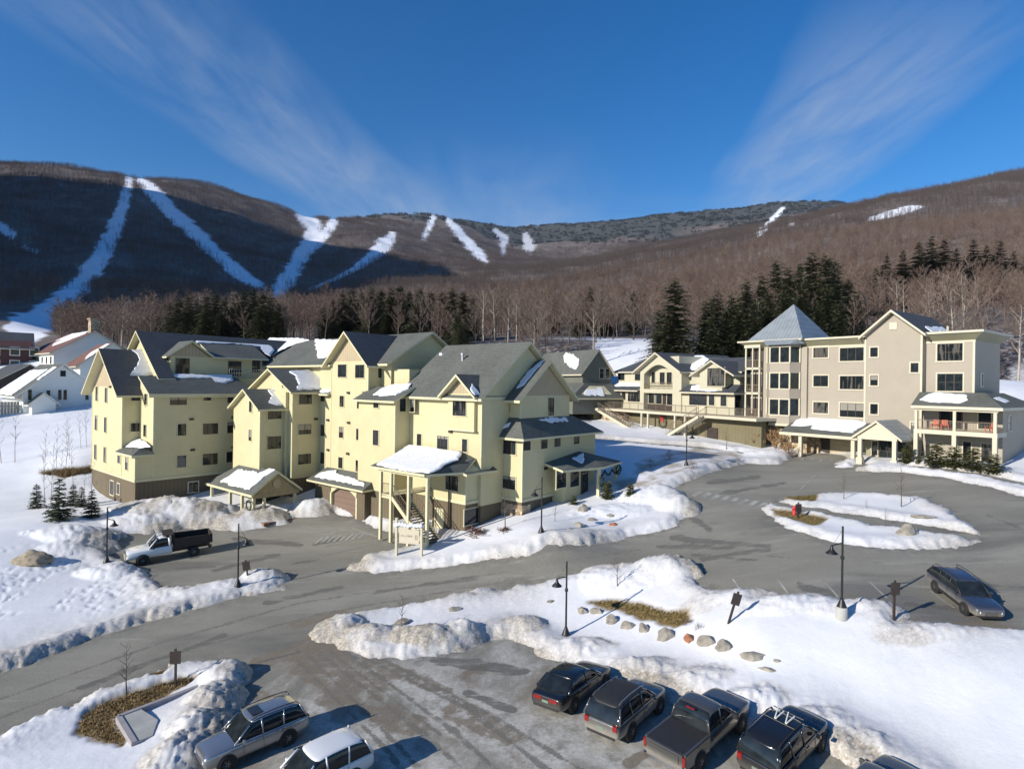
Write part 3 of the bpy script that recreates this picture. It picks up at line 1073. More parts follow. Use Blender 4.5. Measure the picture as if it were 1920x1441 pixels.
LOT = poly_ground([(604, 1190), (466, 1262), (338, 1460), (250, 1640), (1700, 1640), (1740, 1520), (1640, 1400), (1000, 1180)])
ax = (np.concatenate([np.arange(-420, 2500, 4.0)]) - 960) / FPX
ay = np.exp(np.arange(math.log(11), math.log(90), .0055))
AX, AY = np.meshgrid(ax, ay)
AXX = AX * AY
ADX = asphalt_d(AXX, AY)
AZ = ground(AXX, AY)
inlot = inside(AXX, AY, LOT)
QX, QY = pix(AXX, AY, AZ)
_nz = (fbm(AXX / 1.5, AY / 1.5, 4, 201) - .5) * 1.7
PAVE = {'wet': strokes(QX, QY, WET_PX, nz=_nz), 'mud': strokes(QX, QY, MUD_PX, nz=_nz * 1.2), 'track': strokes(QX, QY, TRK_PX, nz=_nz * .7), 'slush': strokes(QX, QY, SLUSH_PX, nz=_nz * 1.3),
        'edge': np.exp(-np.abs(np.minimum(ADX, 0)) / .8)}
road = grid_mesh('road', AXX, AY, AZ, (ADX < 1.6) & ~inlot, [asphalt_mat('asphalt', False)], PAVE)
tag(road, kind='structure')
lot = grid_mesh('parking_lot', AXX, AY, AZ + .012, (ADX < 1.6) & inlot, [asphalt_mat('packed_lot', True)], PAVE)
tag(lot, kind='structure')


def ribbon(mb, p, q, w, lift=.02, seg=8, mi=0):
    """a painted strip lying on the ground from p to q (ground points)"""
    d = Vector((q[0] - p[0], q[1] - p[1]))
    nrm = Vector((-d.y, d.x)).normalized() * w / 2
    top = []
    for i in range(seg + 1):
        c = Vector((p[0], p[1])) + d * i / seg
        a, b = c + nrm, c - nrm
        top.append(((a.x, a.y, gz(a.x, a.y) + lift), (b.x, b.y, gz(b.x, b.y) + lift)))
    for i in range(seg):
        mb.add([top[i][0], top[i][1], top[i + 1][1], top[i + 1][0]], [(0, 1, 2, 3)], mi)


mb = MB()
G_ = on_ground
for a, b in [((1374, 1085), (1392, 1112)), ((1458, 1086), (1482, 1119)), ((1543, 1087), (1572, 1120)), ((1630, 1090), (1664, 1122)), ((1745, 1108), (1790, 1140)),
             ((1534, 886), (1500, 918)), ((570, 1002), (640, 992)), ((606, 1026), (700, 1000)), ((600, 1013), (634, 996)), ((660, 990), (735, 1014)), ((640, 992), (690, 1001)), ((608, 1041), (720, 1012))]:
    ribbon(mb, G_(*a), G_(*b), .13)
for i in range(8):
    t = i / 7
    a = (590 + 82 * t, 1011 - 10 * t)
    ribbon(mb, G_(a[0], a[1] + 9 - 1 * t), G_(a[0] + 15, a[1] - 4), .22, seg=3)
for i in range(9):
    t = i / 8
    c = (1300 + 140 * t, 925 + 24 * t)
    ribbon(mb, G_(c[0], c[1] + 5), G_(c[0] + 14, c[1] - 4), .45, seg=3)
for i in range(6):
    c = (1503 + 17 * i, 859 + 1.2 * i)
    ribbon(mb, G_(c[0], c[1] + 3), G_(c[0] + 6, c[1] - 2), .3, seg=2)
marks = mb.build('painted_markings', 'paint_line')
tag(marks, kind='structure')

# ------------------------------------------------------------------ mountains
TRAILS = [  # pixel axis with half width in pixels
    ([(243, 335, 7), (232, 380, 10), (215, 430, 14), (190, 480, 17), (150, 540, 20), (100, 585, 24), (40, 620, 30)], 1),
    ([(262, 338, 6), (282, 355, 12), (330, 405, 13), (390, 460, 13), (440, 505, 12), (480, 535, 9), (510, 556, 8)], 1),
    ([(568, 404, 14), (590, 425, 14), (578, 455, 14), (560, 490, 15), (535, 530, 16), (520, 560, 14), (530, 575, 12)], 1),
    ([(630, 402, 7), (620, 425, 9), (600, 452, 9), (575, 470, 9)], 1),
    ([(734, 444, 10), (715, 465, 15), (690, 487, 9), (655, 510, 4), (600, 535, 3), (560, 552, 3)], 1),
    ([(812, 408, 5), (805, 425, 6), (795, 446, 5)], 1),
    ([(840, 412, 5), (858, 435, 8), (885, 463, 10), (905, 485, 9), (915, 497, 3)], 1),
    ([(928, 433, 5), (945, 448, 8), (942, 478, 4)], .8),
    ([(985, 440, 5), (992, 462, 12)], .6),
    ([(1468, 391, 4), (1450, 410, 5), (1424, 437, 5)], 1),
    ([(1482, 412, 3), (1484, 420, 4)], 1),
    ([(1632, 410, 4), (1665, 402, 7), (1705, 392, 7), (1728, 388, 2)], 1),
    ([(0, 425, 9), (25, 440, 7)], 1), ([(45, 465, 4), (70, 472, 4)], .6),
]
mpx = np.concatenate([np.arange(-3000, -160, 60), np.arange(-160, 2100, 4.5), np.arange(2100, 4500, 60)])
mys = np.exp(np.arange(math.log(146), math.log(5500), .0085))
MPX, MY = np.meshgrid(mpx, mys)
MX = (MPX - 960) / FPX * MY
MZ = ground(MX, MY)


# visible ground only: running maximum of the elevation angle along each column
def trail_mask(x, y, z):
    qx, qy = pix(x, y, z)
    m = np.zeros(x.shape)
    wob = (fbm(x / 22, y / 22, 3, 15) - .5)
    for pts, s in TRAILS:
        best = np.full(x.shape, 9.0)
        for (x0, y0, w0), (x1, y1, w1) in zip(pts[:-1], pts[1:]):
            ex, ey = x1 - x0, y1 - y0
            t = np.clip(((qx - x0) * ex + (qy - y0) * ey) / (ex * ex + ey * ey), 0, 1)
            d = np.hypot(qx - x0 - t * ex, qy - y0 - t * ey)
            best = np.minimum(best, d / (w0 + (w1 - w0) * t))
        m = np.maximum(m, smooth(1.15, .85, best + wob * .9) * s)
    return m * (y > 230)


TM = trail_mask(MX, MY, MZ)
clear = np.exp(-(((MX - 30) / 16) ** 2 + ((MY - 150) / 22) ** 2) * 1.2)
SPR = smooth(.5, .62, fbm(MX / 240, MY / 240, 4, 91) * .6 + .55 * smooth(2300, 3600, MY) - .05)
mm, ntm, bm_ = newmat('mountain_ground')
at = N(ntm, 'ShaderNodeAttribute')
at.attribute_name = 'trail'
as_ = N(ntm, 'ShaderNodeAttribute')
as_.attribute_name = 'spruce'
na = noise_node(ntm, .02, 6, .7)
nbb = noise_node(ntm, .25, 6, .7)
gc = ramp(ntm, mth(ntm, 'ADD', mth(ntm, 'MULTIPLY', na.outputs['Fac'], .5), mth(ntm, 'MULTIPLY', nbb.outputs['Fac'], .5)), [(.38, (.08, .062, .053)), (.52, (.13, .105, .092)), (.66, (.24, .205, .185))])
dc = ramp(ntm, nbb.outputs['Fac'], [(.35, (.025, .03, .026)), (.6, (.06, .062, .055)), (.72, (.30, .31, .33))])
nt_ = noise_node(ntm, .06, 5, .6, stretch=(1, 3, 3))
tcx = ramp(ntm, nt_.outputs['Fac'], [(.3, (.70, .73, .80)), (.7, (.86, .88, .92))])
c = mixcol(ntm, as_.outputs['Fac'], gc.outputs[0], dc.outputs[0])
c = mixcol(ntm, at.outputs['Fac'], c, tcx.outputs[0])
ntm.links.new(c, bm_.inputs['Base Color'])
bm_.inputs['Roughness'].default_value = .9
mount = grid_mesh('mountains', MX, MY, MZ, None, [mm], {'trail': np.maximum(TM, clear * 1.4).clip(0, 1), 'spruce': SPR})
tag(mount, kind='structure')

# unseen ridge added on the sun side to cast shade on the ski hill
CREST = np.array([(-850, -90, 130), (-890, -40, 360), (-1000, 130, 540), (-1130, 400, 690), (-1130, 650, 800), (-1290, 900, 930), (-1500, 1060, 1010), (-1750, 1150, 1060), (-2300, 1200, 1080)], float)
_cl = np.r_[0, np.cumsum(np.hypot(*np.diff(CREST[:, :2], axis=0).T))]
WT, WB = np.meshgrid(np.linspace(0, _cl[-1], 110), np.linspace(-1, 1, 61))
kx, ky, kz = [np.interp(WT, _cl, CREST[:, i]) for i in range(3)]
wx = kx + WB * 330 * .6
wy = ky - WB * 330 * .8
wz = kz * (1 - np.abs(WB) ** 1.2) + (fbm(wx / 160, wy / 160, 5, 33) - .5) * 80 * (1 - np.abs(WB)) - 25
WA = WT * 0
wr = grid_mesh('shade_ridge', wx, wy, wz, None, [mm], {'trail': WA * 0, 'spruce': WA * 0 + .3})
tag(wr, kind='structure')
# land beyond the mapped strips
mb = MB()
mb.add([(-9000, -3000, -30), (9000, -3000, -30), (9000, 14000, -30), (-9000, 14000, -30)], [(0, 1, 2, 3)])
tag(mb.build('terrain', ms), kind='structure')


# ------------------------------------------------------------------ building kit
class Bld:
    """a building in a turned frame: u to the back right, v to the back left; all coordinates are metres in that frame"""

    def __init__(s, name, label, cat, fr, o, group=None):
        s.fr, s.o = fr, o
        s.root = empty(name, fr.w(o[0], o[1], o[2]), math.radians(90 - fr.az))
        tag(s.root, label, cat, group)

    def part(s, name, mb, mats, parent=None, label=None, smooth_=False):
        ob = mb.build(name, mats, parent or s.root, s.o, smooth_)
        if label:
            ob['label'] = label
        return ob

    # --- windows and doors -------------------------------------------------
    def opening(s, face, a, z, w, h, n=2, rows=1, trim='yellow_trim', sash='sash', pane='glass', name='window', tw=.09, sill=True, label=None, lift=.012, parent=None):
        k, c = face

        def P(al, zz, out):
            return (c - out, al, zz) if k == 'u' else (al, c - out, zz)

        def bar(a0, a1, z0, z1, d0, d1, mi):
            p, q = P(a0, z0, d0), P(a1, z1, d1)
            fm.box(min(p[0], q[0]), max(p[0], q[0]), min(p[1], q[1]), max(p[1], q[1]), z0, z1, mi)
        fm = MB()
        a0, a1, z0, z1 = a - w / 2, a + w / 2, z - h / 2, z + h / 2
        t = tw
        bar(a0 - t, a0, z0, z1 + t, -.02, .05, 0)
        bar(a1, a1 + t, z0, z1 + t, -.02, .05, 0)
        bar(a0, a1, z1, z1 + t, -.02, .048, 0)
        if sill:
            bar(a0 - t - .04, a1 + t + .04, z0 - t, z0, -.02, .085, 0)
        st = .05
        bar(a0, a0 + st, z0, z1, 0, .035, 1)
        bar(a1 - st, a1, z0, z1, 0, .035, 1)
        bar(a0 + st, a1 - st, z0, z0 + st, 0, .033, 1)
        bar(a0 + st, a1 - st, z1 - st, z1, 0, .033, 1)
        for i in range(1, n):
            m = a0 + (a1 - a0) * i / n
            bar(m - .035, m + .035, z0 + st, z1 - st, 0, .034, 1)
        for i in range(1, rows):
            m = z0 + (z1 - z0) * i / rows
            bar(a0 + st, a1 - st, m - .022, m + .022, 0, .031, 1)
        w_ = s.part(name, fm, [trim, sash], parent, label)
        pm = MB()
        pm.add([P(a0 + .01, z0 + .01, lift), P(a1 - .01, z0 + .01, lift), P(a1 - .01, z1 - .01, lift), P(a0 + .01, z1 - .01, lift)], [(0, 1, 2, 3)])
        g = s.part('pane', pm, pane, w_)
        g.location = (0, 0, 0)
        return w_

    def win(s, face, px, py, w, h, **k):
        a, z = (s.fr.onu if face[0] == 'u' else s.fr.onv)(px, py, face[1])
        return s.opening(face, float(a), float(z), w, h, **k)

    # --- roofs -------------------------------------------------------------
    def gable_u(s, u0, u1, vc, hw, ze, zr, t=.22, mats=('roof', 'yellow_trim'), name='roof', wall_hw=None):
        """ridge along u from u0 to u1; eaves at vc -/+ hw"""
        mb = MB()
        mb.slab([(u0, vc - hw, ze), (u1, vc - hw, ze), (u1, vc, zr), (u0, vc, zr)], t)
        mb.slab([(u0, vc, zr), (u1, vc, zr), (u1, vc + hw, ze), (u0, vc + hw, ze)], t)
        return s.part(name, mb, list(mats))

    def gable_v(s, v0, v1, uc, hw, ze, zr, t=.22, mats=('roof', 'yellow_trim'), name='roof'):
        mb = MB()
        mb.slab([(uc - hw, v1, ze), (uc - hw, v0, ze), (uc, v0, zr), (uc, v1, zr)], t)
        mb.slab([(uc, v1, zr), (uc, v0, zr), (uc + hw, v0, ze), (uc + hw, v1, ze)], t)
        return s.part(name, mb, list(mats))

    def planes(s, polys, t=.2, mats=('roof', 'yellow_trim'), name='roof', parent=None):
        mb = MB()
        for p in polys:
            mb.slab(p, t)
        return s.part(name, mb, list(mats), parent)

    def snow(s, plane, poly, thick=.22, parent=None, px=True, jit=.10):
        """a drift lying on a roof plane; outline given by photo pixels or by (u, v)"""
        A, B, C = [np.array(p, float) for p in plane]
        n = np.cross(B - A, C - A)
        if n[2] < 0:
            n = -n
        pts = []
        for q in poly:
            if px:
                P = s.fr.onplane(q[0], q[1], plane)
            else:
                z = A[2] - ((q[0] - A[0]) * n[0] + (q[1] - A[1]) * n[1]) / n[2]
                P = np.array([q[0], q[1], z])
            pts.append(P)
        # ragged outline
        out = []
        rr = random.Random(int(abs(pts[0][0] * 97 + pts[0][1] * 31)))
        m = len(pts)
        for i in range(m):
            a, b = pts[i], pts[(i + 1) % m]
            L = np.linalg.norm(b - a)
            k = max(1, int(L / .35))
            for j in range(k):
                t = j / k
                w = jit * (0 if j == 0 else 1)
                P = a + (b - a) * t
                P = P + np.array([rr.uniform(-w, w), rr.uniform(-w, w), 0])
                P[2] = A[2] - ((P[0] - A[0]) * n[0] + (P[1] - A[1]) * n[1]) / n[2]
                out.append(P)
        cen = sum(out) / len(out)
        mb = MB()
        k = len(out)
        bot = [P + np.array([0, 0, .012]) for P in out]
        thick *= .62
        mid = [P + (cen - P) / np.linalg.norm(cen - P) * .03 + np.array([0, 0, thick * .6]) for P in out]
        top = [P + (cen - P) / np.linalg.norm(cen - P) * min(.22, .3 * np.linalg.norm(cen - P)) + np.array([0, 0, thick]) for P in out]
        mb.v = [tuple(p) for p in bot + mid + top]
        for i in range(k):
            j = (i + 1) % k
            mb.f.append((i, j, k + j, k + i))
            mb.f.append((k + i, k + j, 2 * k + j, 2 * k + i))
        mb.f.append(tuple(2 * k + i for i in range(k)))
        mb.m = [0] * len(mb.f)
        return s.part('roof_snow', mb, 'snow', parent)


class Many:
    """every piece added becomes a part of its own"""

    def __init__(s, b, name, mat):
        s.b, s.name, s.mat = b, name, mat

    def box(s, *a):
        m = MB()
        m.box(*a)
        s.b.part(s.name, m, s.mat)

    def extrude(s, *a):
        m = MB()
        m.extrude(*a)
        s.b.part(s.name, m, s.mat)

    def add(s, *a):
        m = MB()
        m.add(*a)
        s.b.part(s.name, m, s.mat)


Y_ = Frame(40.3)
T_ = Frame(53.5)
I_ = Frame(62.4)

# ================================================================== the yellow lodge
yb = Bld('yellow_lodge', 'large pale yellow clapboard lodge with brown base storey, many gables and dark snowy roofs', 'building', Y_, (36, 60, 1.2))
ZB = 4.75
ZG = .4
wall = MB()       # yellow clapboard, storeys 2 to 4
base = MB()       # brown battens, base storey


def block(u0, u1, v0, v1, zt, zb=None, brown=True):
    if brown:
        base.box(u0 + .05, u1 - .05, v0 + .05, v1 - .05, ZG, (zb or ZB) - .001)
    wall.box(u0, u1, v0, v1, zb or ZB, zt)


def gable_wall(mbx, face, c, depth, mid, hw, ze, zr):
    """triangle under a gable; face 'u' looks towards -u at u=c, 'v' towards -v at v=c"""
    if face == 'u':
        mbx.extrude([(c, mid - hw, ze), (c, mid + hw, ze), (c, mid, zr)], (depth, 0, 0))
    else:
        mbx.extrude([(mid - hw, c, ze), (mid + hw, c, ze), (mid, c, zr)], (0, depth, 0))


gab = Many(yb, 'gable_panel', 'batten')
trim = Many(yb, 'trim_board', 'yellow_trim')
# left wing
block(22.40, 34.2, 75.2, 86.0, 14.6)
gable_wall(gab, 'u', 22.42, .3, 80.6, 5.35, 14.6, 18.75)
yb.gable_u(21.5, 27.5, 80.6, 6.5, 13.7, 19.0, mats=('roof_dark', 'yellow_trim'))
yb.snow([(21.5, 74.1, 13.75), (27.5, 74.1, 13.75), (27.5, 80.6, 19.05)], [(247, 657), (262, 655), (274, 668), (284, 690), (291, 703), (268, 706), (244, 704), (256, 690), (262, 675), (257, 664)], .35)
block(24.10, 34.2, 71.00, 75.19, 14.15)
base.box(22.45, 24.3, 71.05, 75.3, ZG, ZB - .002)
wall.box(22.40, 24.09, 71.01, 75.19, ZB, 7.55)
# small corner roof over the lower room
yb.planes([[(21.9, 70.5, 7.5), (24.08, 70.5, 7.5), (24.08, 72.6, 8.7)], [(21.9, 70.5, 7.5), (24.08, 72.6, 8.7), (24.08, 75.19, 8.75), (23.6, 75.19, 8.6)],
           [(21.9, 70.5, 7.5), (23.6, 75.19, 8.6), (21.9, 75.9, 7.5)]], mats=('roof', 'yellow_trim'))
yb.snow([(21.9, 70.5, 7.55), (24.08, 72.6, 8.75), (23.6, 75.19, 8.65)], [(235, 838), (247, 828), (262, 823), (276, 832), (282, 838), (262, 840)], .18)
# front roof of the wing: lean-to up to the terrace
FR = [(23.4, 70.35, 13.95), (34.6, 70.35, 13.95), (34.3, 73.7, 15.9), (23.4, 73.7, 15.9)]
yb.planes([FR])
trim.box(23.45, 34.4, 70.42, 70.56, 13.55, 13.86)
wall.extrude([(24.12, 71.2, 14.1), (24.12, 75.1, 14.1), (24.12, 75.1, 15.55), (24.12, 73.6, 15.55)], (9.8, 0, 0))
yb.snow([FR[0], FR[1], FR[2]], [(316, 704), (340, 702), (436, 704), (438, 712), (424, 718), (404, 716), (398, 708), (340, 709)], .2)
# big gable of the wing behind the terrace
wall.box(25.9, 44, 73.75, 87.0, 14.0, 15.78)
gable_wall(wall, 'u', 25.92, .4, 80.4, 6.4, 15.8, 20.75)
wall.box(27.5, 38.4, 78.5, 82.3, 15.7, 19.6)
yb.planes([[(25.2, 73.0, 15.6), (27.0, 73.0, 15.6), (27.0, 80.4, 21.3), (25.2, 80.4, 21.3)], [(27.0, 75.7, 17.68), (44.6, 75.7, 17.68), (44.6, 80.4, 21.3), (27.0, 80.4, 21.3)], [(25.2, 80.4, 21.3), (44.6, 80.4, 21.3), (44.6, 87.8, 15.6), (25.2, 87.8, 15.6)]], mats=('roof_dark', 'yellow_trim'))
# penthouse on the terrace
wall.box(27.3, 38.4, 75.5, 80.0, 15.6, 18.3)
gable_wall(gab, 'v', 75.48, .3, 29.55, 2.2, 18.3, 19.9)
yb.planes([[(26.7, 75.0, 18.2), (29.55, 75.0, 20.2), (29.55, 79.4, 20.2), (26.7, 79.4, 18.2)],
           [(29.55, 75.0, 20.2), (32.3, 75.0, 18.3), (32.3, 79.4, 18.3), (29.55, 79.4, 20.2)]])
PR = [(31.9, 74.9, 18.35), (39.0, 74.9, 18.35), (39.0, 79.3, 20.35), (31.9, 79.3, 20.35)]
yb.planes([PR])
yb.snow([PR[0], PR[1], PR[2]], [(355, 633), (400, 636), (500, 641), (514, 655), (507, 668), (496, 662), (490, 650), (440, 645), (370, 643)], .2)
yb.snow([(26.7, 75.0, 17.98), (29.55, 75, 20.03), (29.55, 79, 20.03)], [(293, 657), (297, 641), (322, 634), (318, 642), (304, 652)], .15)
for (px, py, w, h, n) in [(342, 687, 1.6, 2.0, 2), (440, 691, 1.7, 1.9, 2)]:
    yb.win(('v', 75.48), px, py, w, h, n=n, tw=.05)
yb.win(('v', 75.48), 480, 687, 1.1, 1.6, n=2, tw=.05, pane='glass2')
# main bar
block(34.2, 51, 61.8, 86.0, 14.3)
block(37.99, 51, 45.75, 61.8, 14.25)
wall.box(39.4, 50, 50.0, 76.0, 14.0, 17.6)
gable_wall(wall, 'v', 50.02, .4, 44.7, 5.2, 17.6, 20.9)
MR = [(37.9, 76.5, 17.5), (37.9, 51.0, 17.5), (44.7, 51.0, 21.2), (44.7, 76.5, 21.2)]
yb.gable_v(49.4, 76.5, 44.7, 6.3, 17.45, 21.2)
wall.box(38.2, 39.6, 58.55, 61.4, 14.0, 17.5)
yb.planes([[(37.4, 62.2, 17.4), (37.4, 58.3, 17.4), (40.4, 58.3, 18.9), (40.4, 62.2, 18.9)]])
yb.snow([(38.4, 76.5, 17.47), (38.4, 51.0, 17.47), (44.7, 51.0, 21.24)], [(596, 672), (592, 650), (590, 637), (636, 638), (634, 655), (614, 671)], .25)
yb.snow([(38.4, 76.5, 17.47), (38.4, 51.0, 17.47), (44.7, 51.0, 21.24)], [(508, 668), (530, 655), (556, 644), (580, 638), (560, 634), (505, 634), (498, 640), (514, 652)], .2)
# tower
block(37.75, 46.0, 51.65, 58.45, 17.75)
gable_wall(gab, 'u', 37.77, .3, 55.05, 3.35, 17.75, 20.55)
yb.gable_u(36.95, 45.6, 55.05, 4.25, 17.2, 20.95, mats=('roof_dark', 'yellow_trim'))
yb.snow([(36.95, 50.8, 17.25), (45.6, 50.8, 17.25), (45.6, 55.05, 21.0)], [(752, 674), (748, 665), (752, 648), (758, 632), (760, 634), (757, 660)], .12)
# right bay of the tower
block(36.60, 46, 45.74, 51.64, 13.85)
T3 = [(36.0, 51.9, 13.75), (36.0, 45.2, 13.75), (38.6, 45.2, 15.1), (38.6, 51.9, 15.1)]
yb.planes([T3])
yb.snow([T3[0], T3[1], T3[2]], [(699, 741), (712, 731), (735, 722), (772, 720), (766, 729), (742, 741), (720, 742)], .28)
wall.box(39.5, 41, 47.2, 49.6, 15, 16.9)
# small gabled bays
block(31.50, 40, 62.20, 68.4, 12.55)
gable_wall(wall, 'u', 31.52, .3, 65.3, 3.05, 12.55, 14.3)
AR = [(31.0, 61.7, 12.45), (37, 61.7, 12.45), (37, 65.3, 14.6), (31.0, 65.3, 14.6)]
yb.planes([AR, [(31.0, 65.3, 14.6), (37, 65.3, 14.6), (37, 68.9, 12.45), (31.0, 68.9, 12.45)]])
yb.snow([AR[0], AR[1], AR[2]], [(503, 755), (510, 742), (502, 731), (526, 726), (538, 742), (541, 757), (520, 760)], .2)
block(34.57, 44, 61.00, 70.2, 14.45)
gable_wall(wall, 'u', 34.59, .3, 65.6, 4.5, 14.45, 16.65)
BR = [(34.0, 60.4, 14.3), (40.5, 60.4, 14.3), (40.5, 65.6, 16.95), (34.0, 65.6, 16.95)]
yb.planes([BR, [(34.0, 65.6, 16.95), (40.5, 65.6, 16.95), (40.5, 70.8, 14.3), (34.0, 70.8, 14.3)]])
yb.snow([BR[0], BR[1], BR[2]], [(556, 731), (560, 722), (555, 706), (542, 697), (580, 694), (600, 702), (622, 712), (620, 722), (598, 730)], .25)
T1R = [(37.3, 61.6, 14.15), (37.3, 58.5, 14.15), (39.4, 58.5, 15.0), (39.4, 61.6, 15.0)]
yb.planes([T1R])
yb.snow([T1R[0], T1R[1], T1R[2]], [(37.5, 61.3), (37.6, 58.8), (39.2, 58.8), (39.2, 61.3)], .25, px=False)
# right gabled block
block(38.40, 50.8, 36.00, 45.73, 14.4)
gable_wall(wall, 'v', 36.02, .4, 44.6, 6.2, 14.4, 19.2)
yb.gable_v(35.45, 47.3, 44.6, 6.9, 14.2, 19.6)
wall.box(38.05, 38.5, 36.6, 39.95, 11.35, 14.6)
gable_wall(gab, 'u', 38.07, .3, 38.28, 1.65, 14.6, 15.95)
DR = yb.gable_u(37.35, 41.6, 38.28, 2.35, 14.35, 16.35)
yb.snow([(37.35, 35.93, 14.4), (41.6, 35.93, 14.4), (41.6, 38.28, 16.4)], [(37.5, 36.05), (38.3, 36.05), (38.3, 37.2), (37.5, 36.6)], .2, px=False)
trim.box(37.95, 38.04, 36.5, 40.05, 11.25, 11.45)
# front room under the porch roof
block(36.80, 42.0, 36.30, 40.6, 7.75, 5.2)
# end block with hip roof
block(41.35, 53.35, 33.72, 41.0, 10.75, 5.12)
base.box(41.30, 43.0, 33.68, 36.0, 2.0, 5.0)
HP = 12.45
yb.planes([[(40.7, 33.1, 10.7), (54.0, 33.1, 10.7), (50.4, 34.7, HP), (42.1, 34.7, HP)],
           [(40.7, 37.2, 10.7), (40.7, 33.1, 10.7), (42.1, 34.7, HP), (42.1, 37.2, HP)],
           [(54.0, 33.1, 10.7), (54.0, 40.0, 10.7), (50.4, 38.0, HP), (50.4, 34.7, HP)],
           [(50.4, 34.7, HP), (50.4, 38, HP), (42.1, 38, HP), (42.1, 34.7, HP)]])
yb.snow([(40.7, 37.2, 10.75), (40.7, 33.1, 10.75), (42.1, 34.7, HP + .05)], [(934, 806), (946, 796), (958, 792), (954, 800), (940, 806)], .15)
yb.snow([(40.7, 33.1, 10.75), (54.0, 33.1, 10.75), (50.4, 34.7, HP + .05)], [(1010, 787), (1040, 783), (1062, 783), (1066, 790), (1030, 792)], .12)
# upper gable block
wall.box(42.1, 49.9, 34.66, 38.0, 10.7, 14.5)
gable_wall(gab, 'v', 34.68, .3, 46.0, 3.75, 14.5, 17.45)
yb.gable_v(34.05, 42.0, 46.0, 4.75, 14.05, 17.85)
yb.snow([(41.25, 42, 14.1), (41.25, 34.05, 14.1), (46, 34.05, 17.9)], [(968, 729), (975, 715), (992, 694), (1016, 676), (1022, 676), (1000, 700), (983, 722)], .15)
yb.part('wall', wall, 'yellow')
yb.part('base_storey', base, 'brown', label='brown board and batten base storey')
# corner boards and the band between base and clapboard
for u, v in ((22.38, 71.0), (22.38, 75.2), (22.38, 85.9), (24.08, 71.0), (31.48, 62.2), (34.55, 61.0), (37.73, 51.63), (37.73, 58.4), (36.58, 45.72), (38.38, 35.98), (36.78, 36.28), (41.33, 33.7), (42.08, 34.64)):
    zt = {22.38: 14.3 if v > 72 else 7.5, 24.08: 13.6, 31.48: 12.3, 34.55: 14.2, 37.73: 17.0, 36.58: 13.6, 38.38: 14.1, 36.78: 7.6, 41.33: 10.5, 42.08: 13.8}[u]
    z0 = {42.08: 12.4, 38.38: 9.0, 36.78: 5.2, 41.33: 5.1}.get(u, ZB)
    trim.box(u - .012, u + .13, v - .012, v + .13, z0, zt)
trim.box(22.34, 22.5, 70.96, 86.0, ZB - .16, ZB + .1)
trim.box(22.5, 34, 70.94, 71.1, ZB - .16, ZB + .1)
trim.box(36.74, 37, 36.24, 40.5, 5.05, 5.3)
trim.box(37, 41.4, 36.22, 36.4, 5.05, 5.3)
trim.box(41.29, 41.5, 33.66, 36.3, 4.98, 5.22)
trim.box(41.5, 53.3, 33.64, 33.8, 4.98, 5.22)
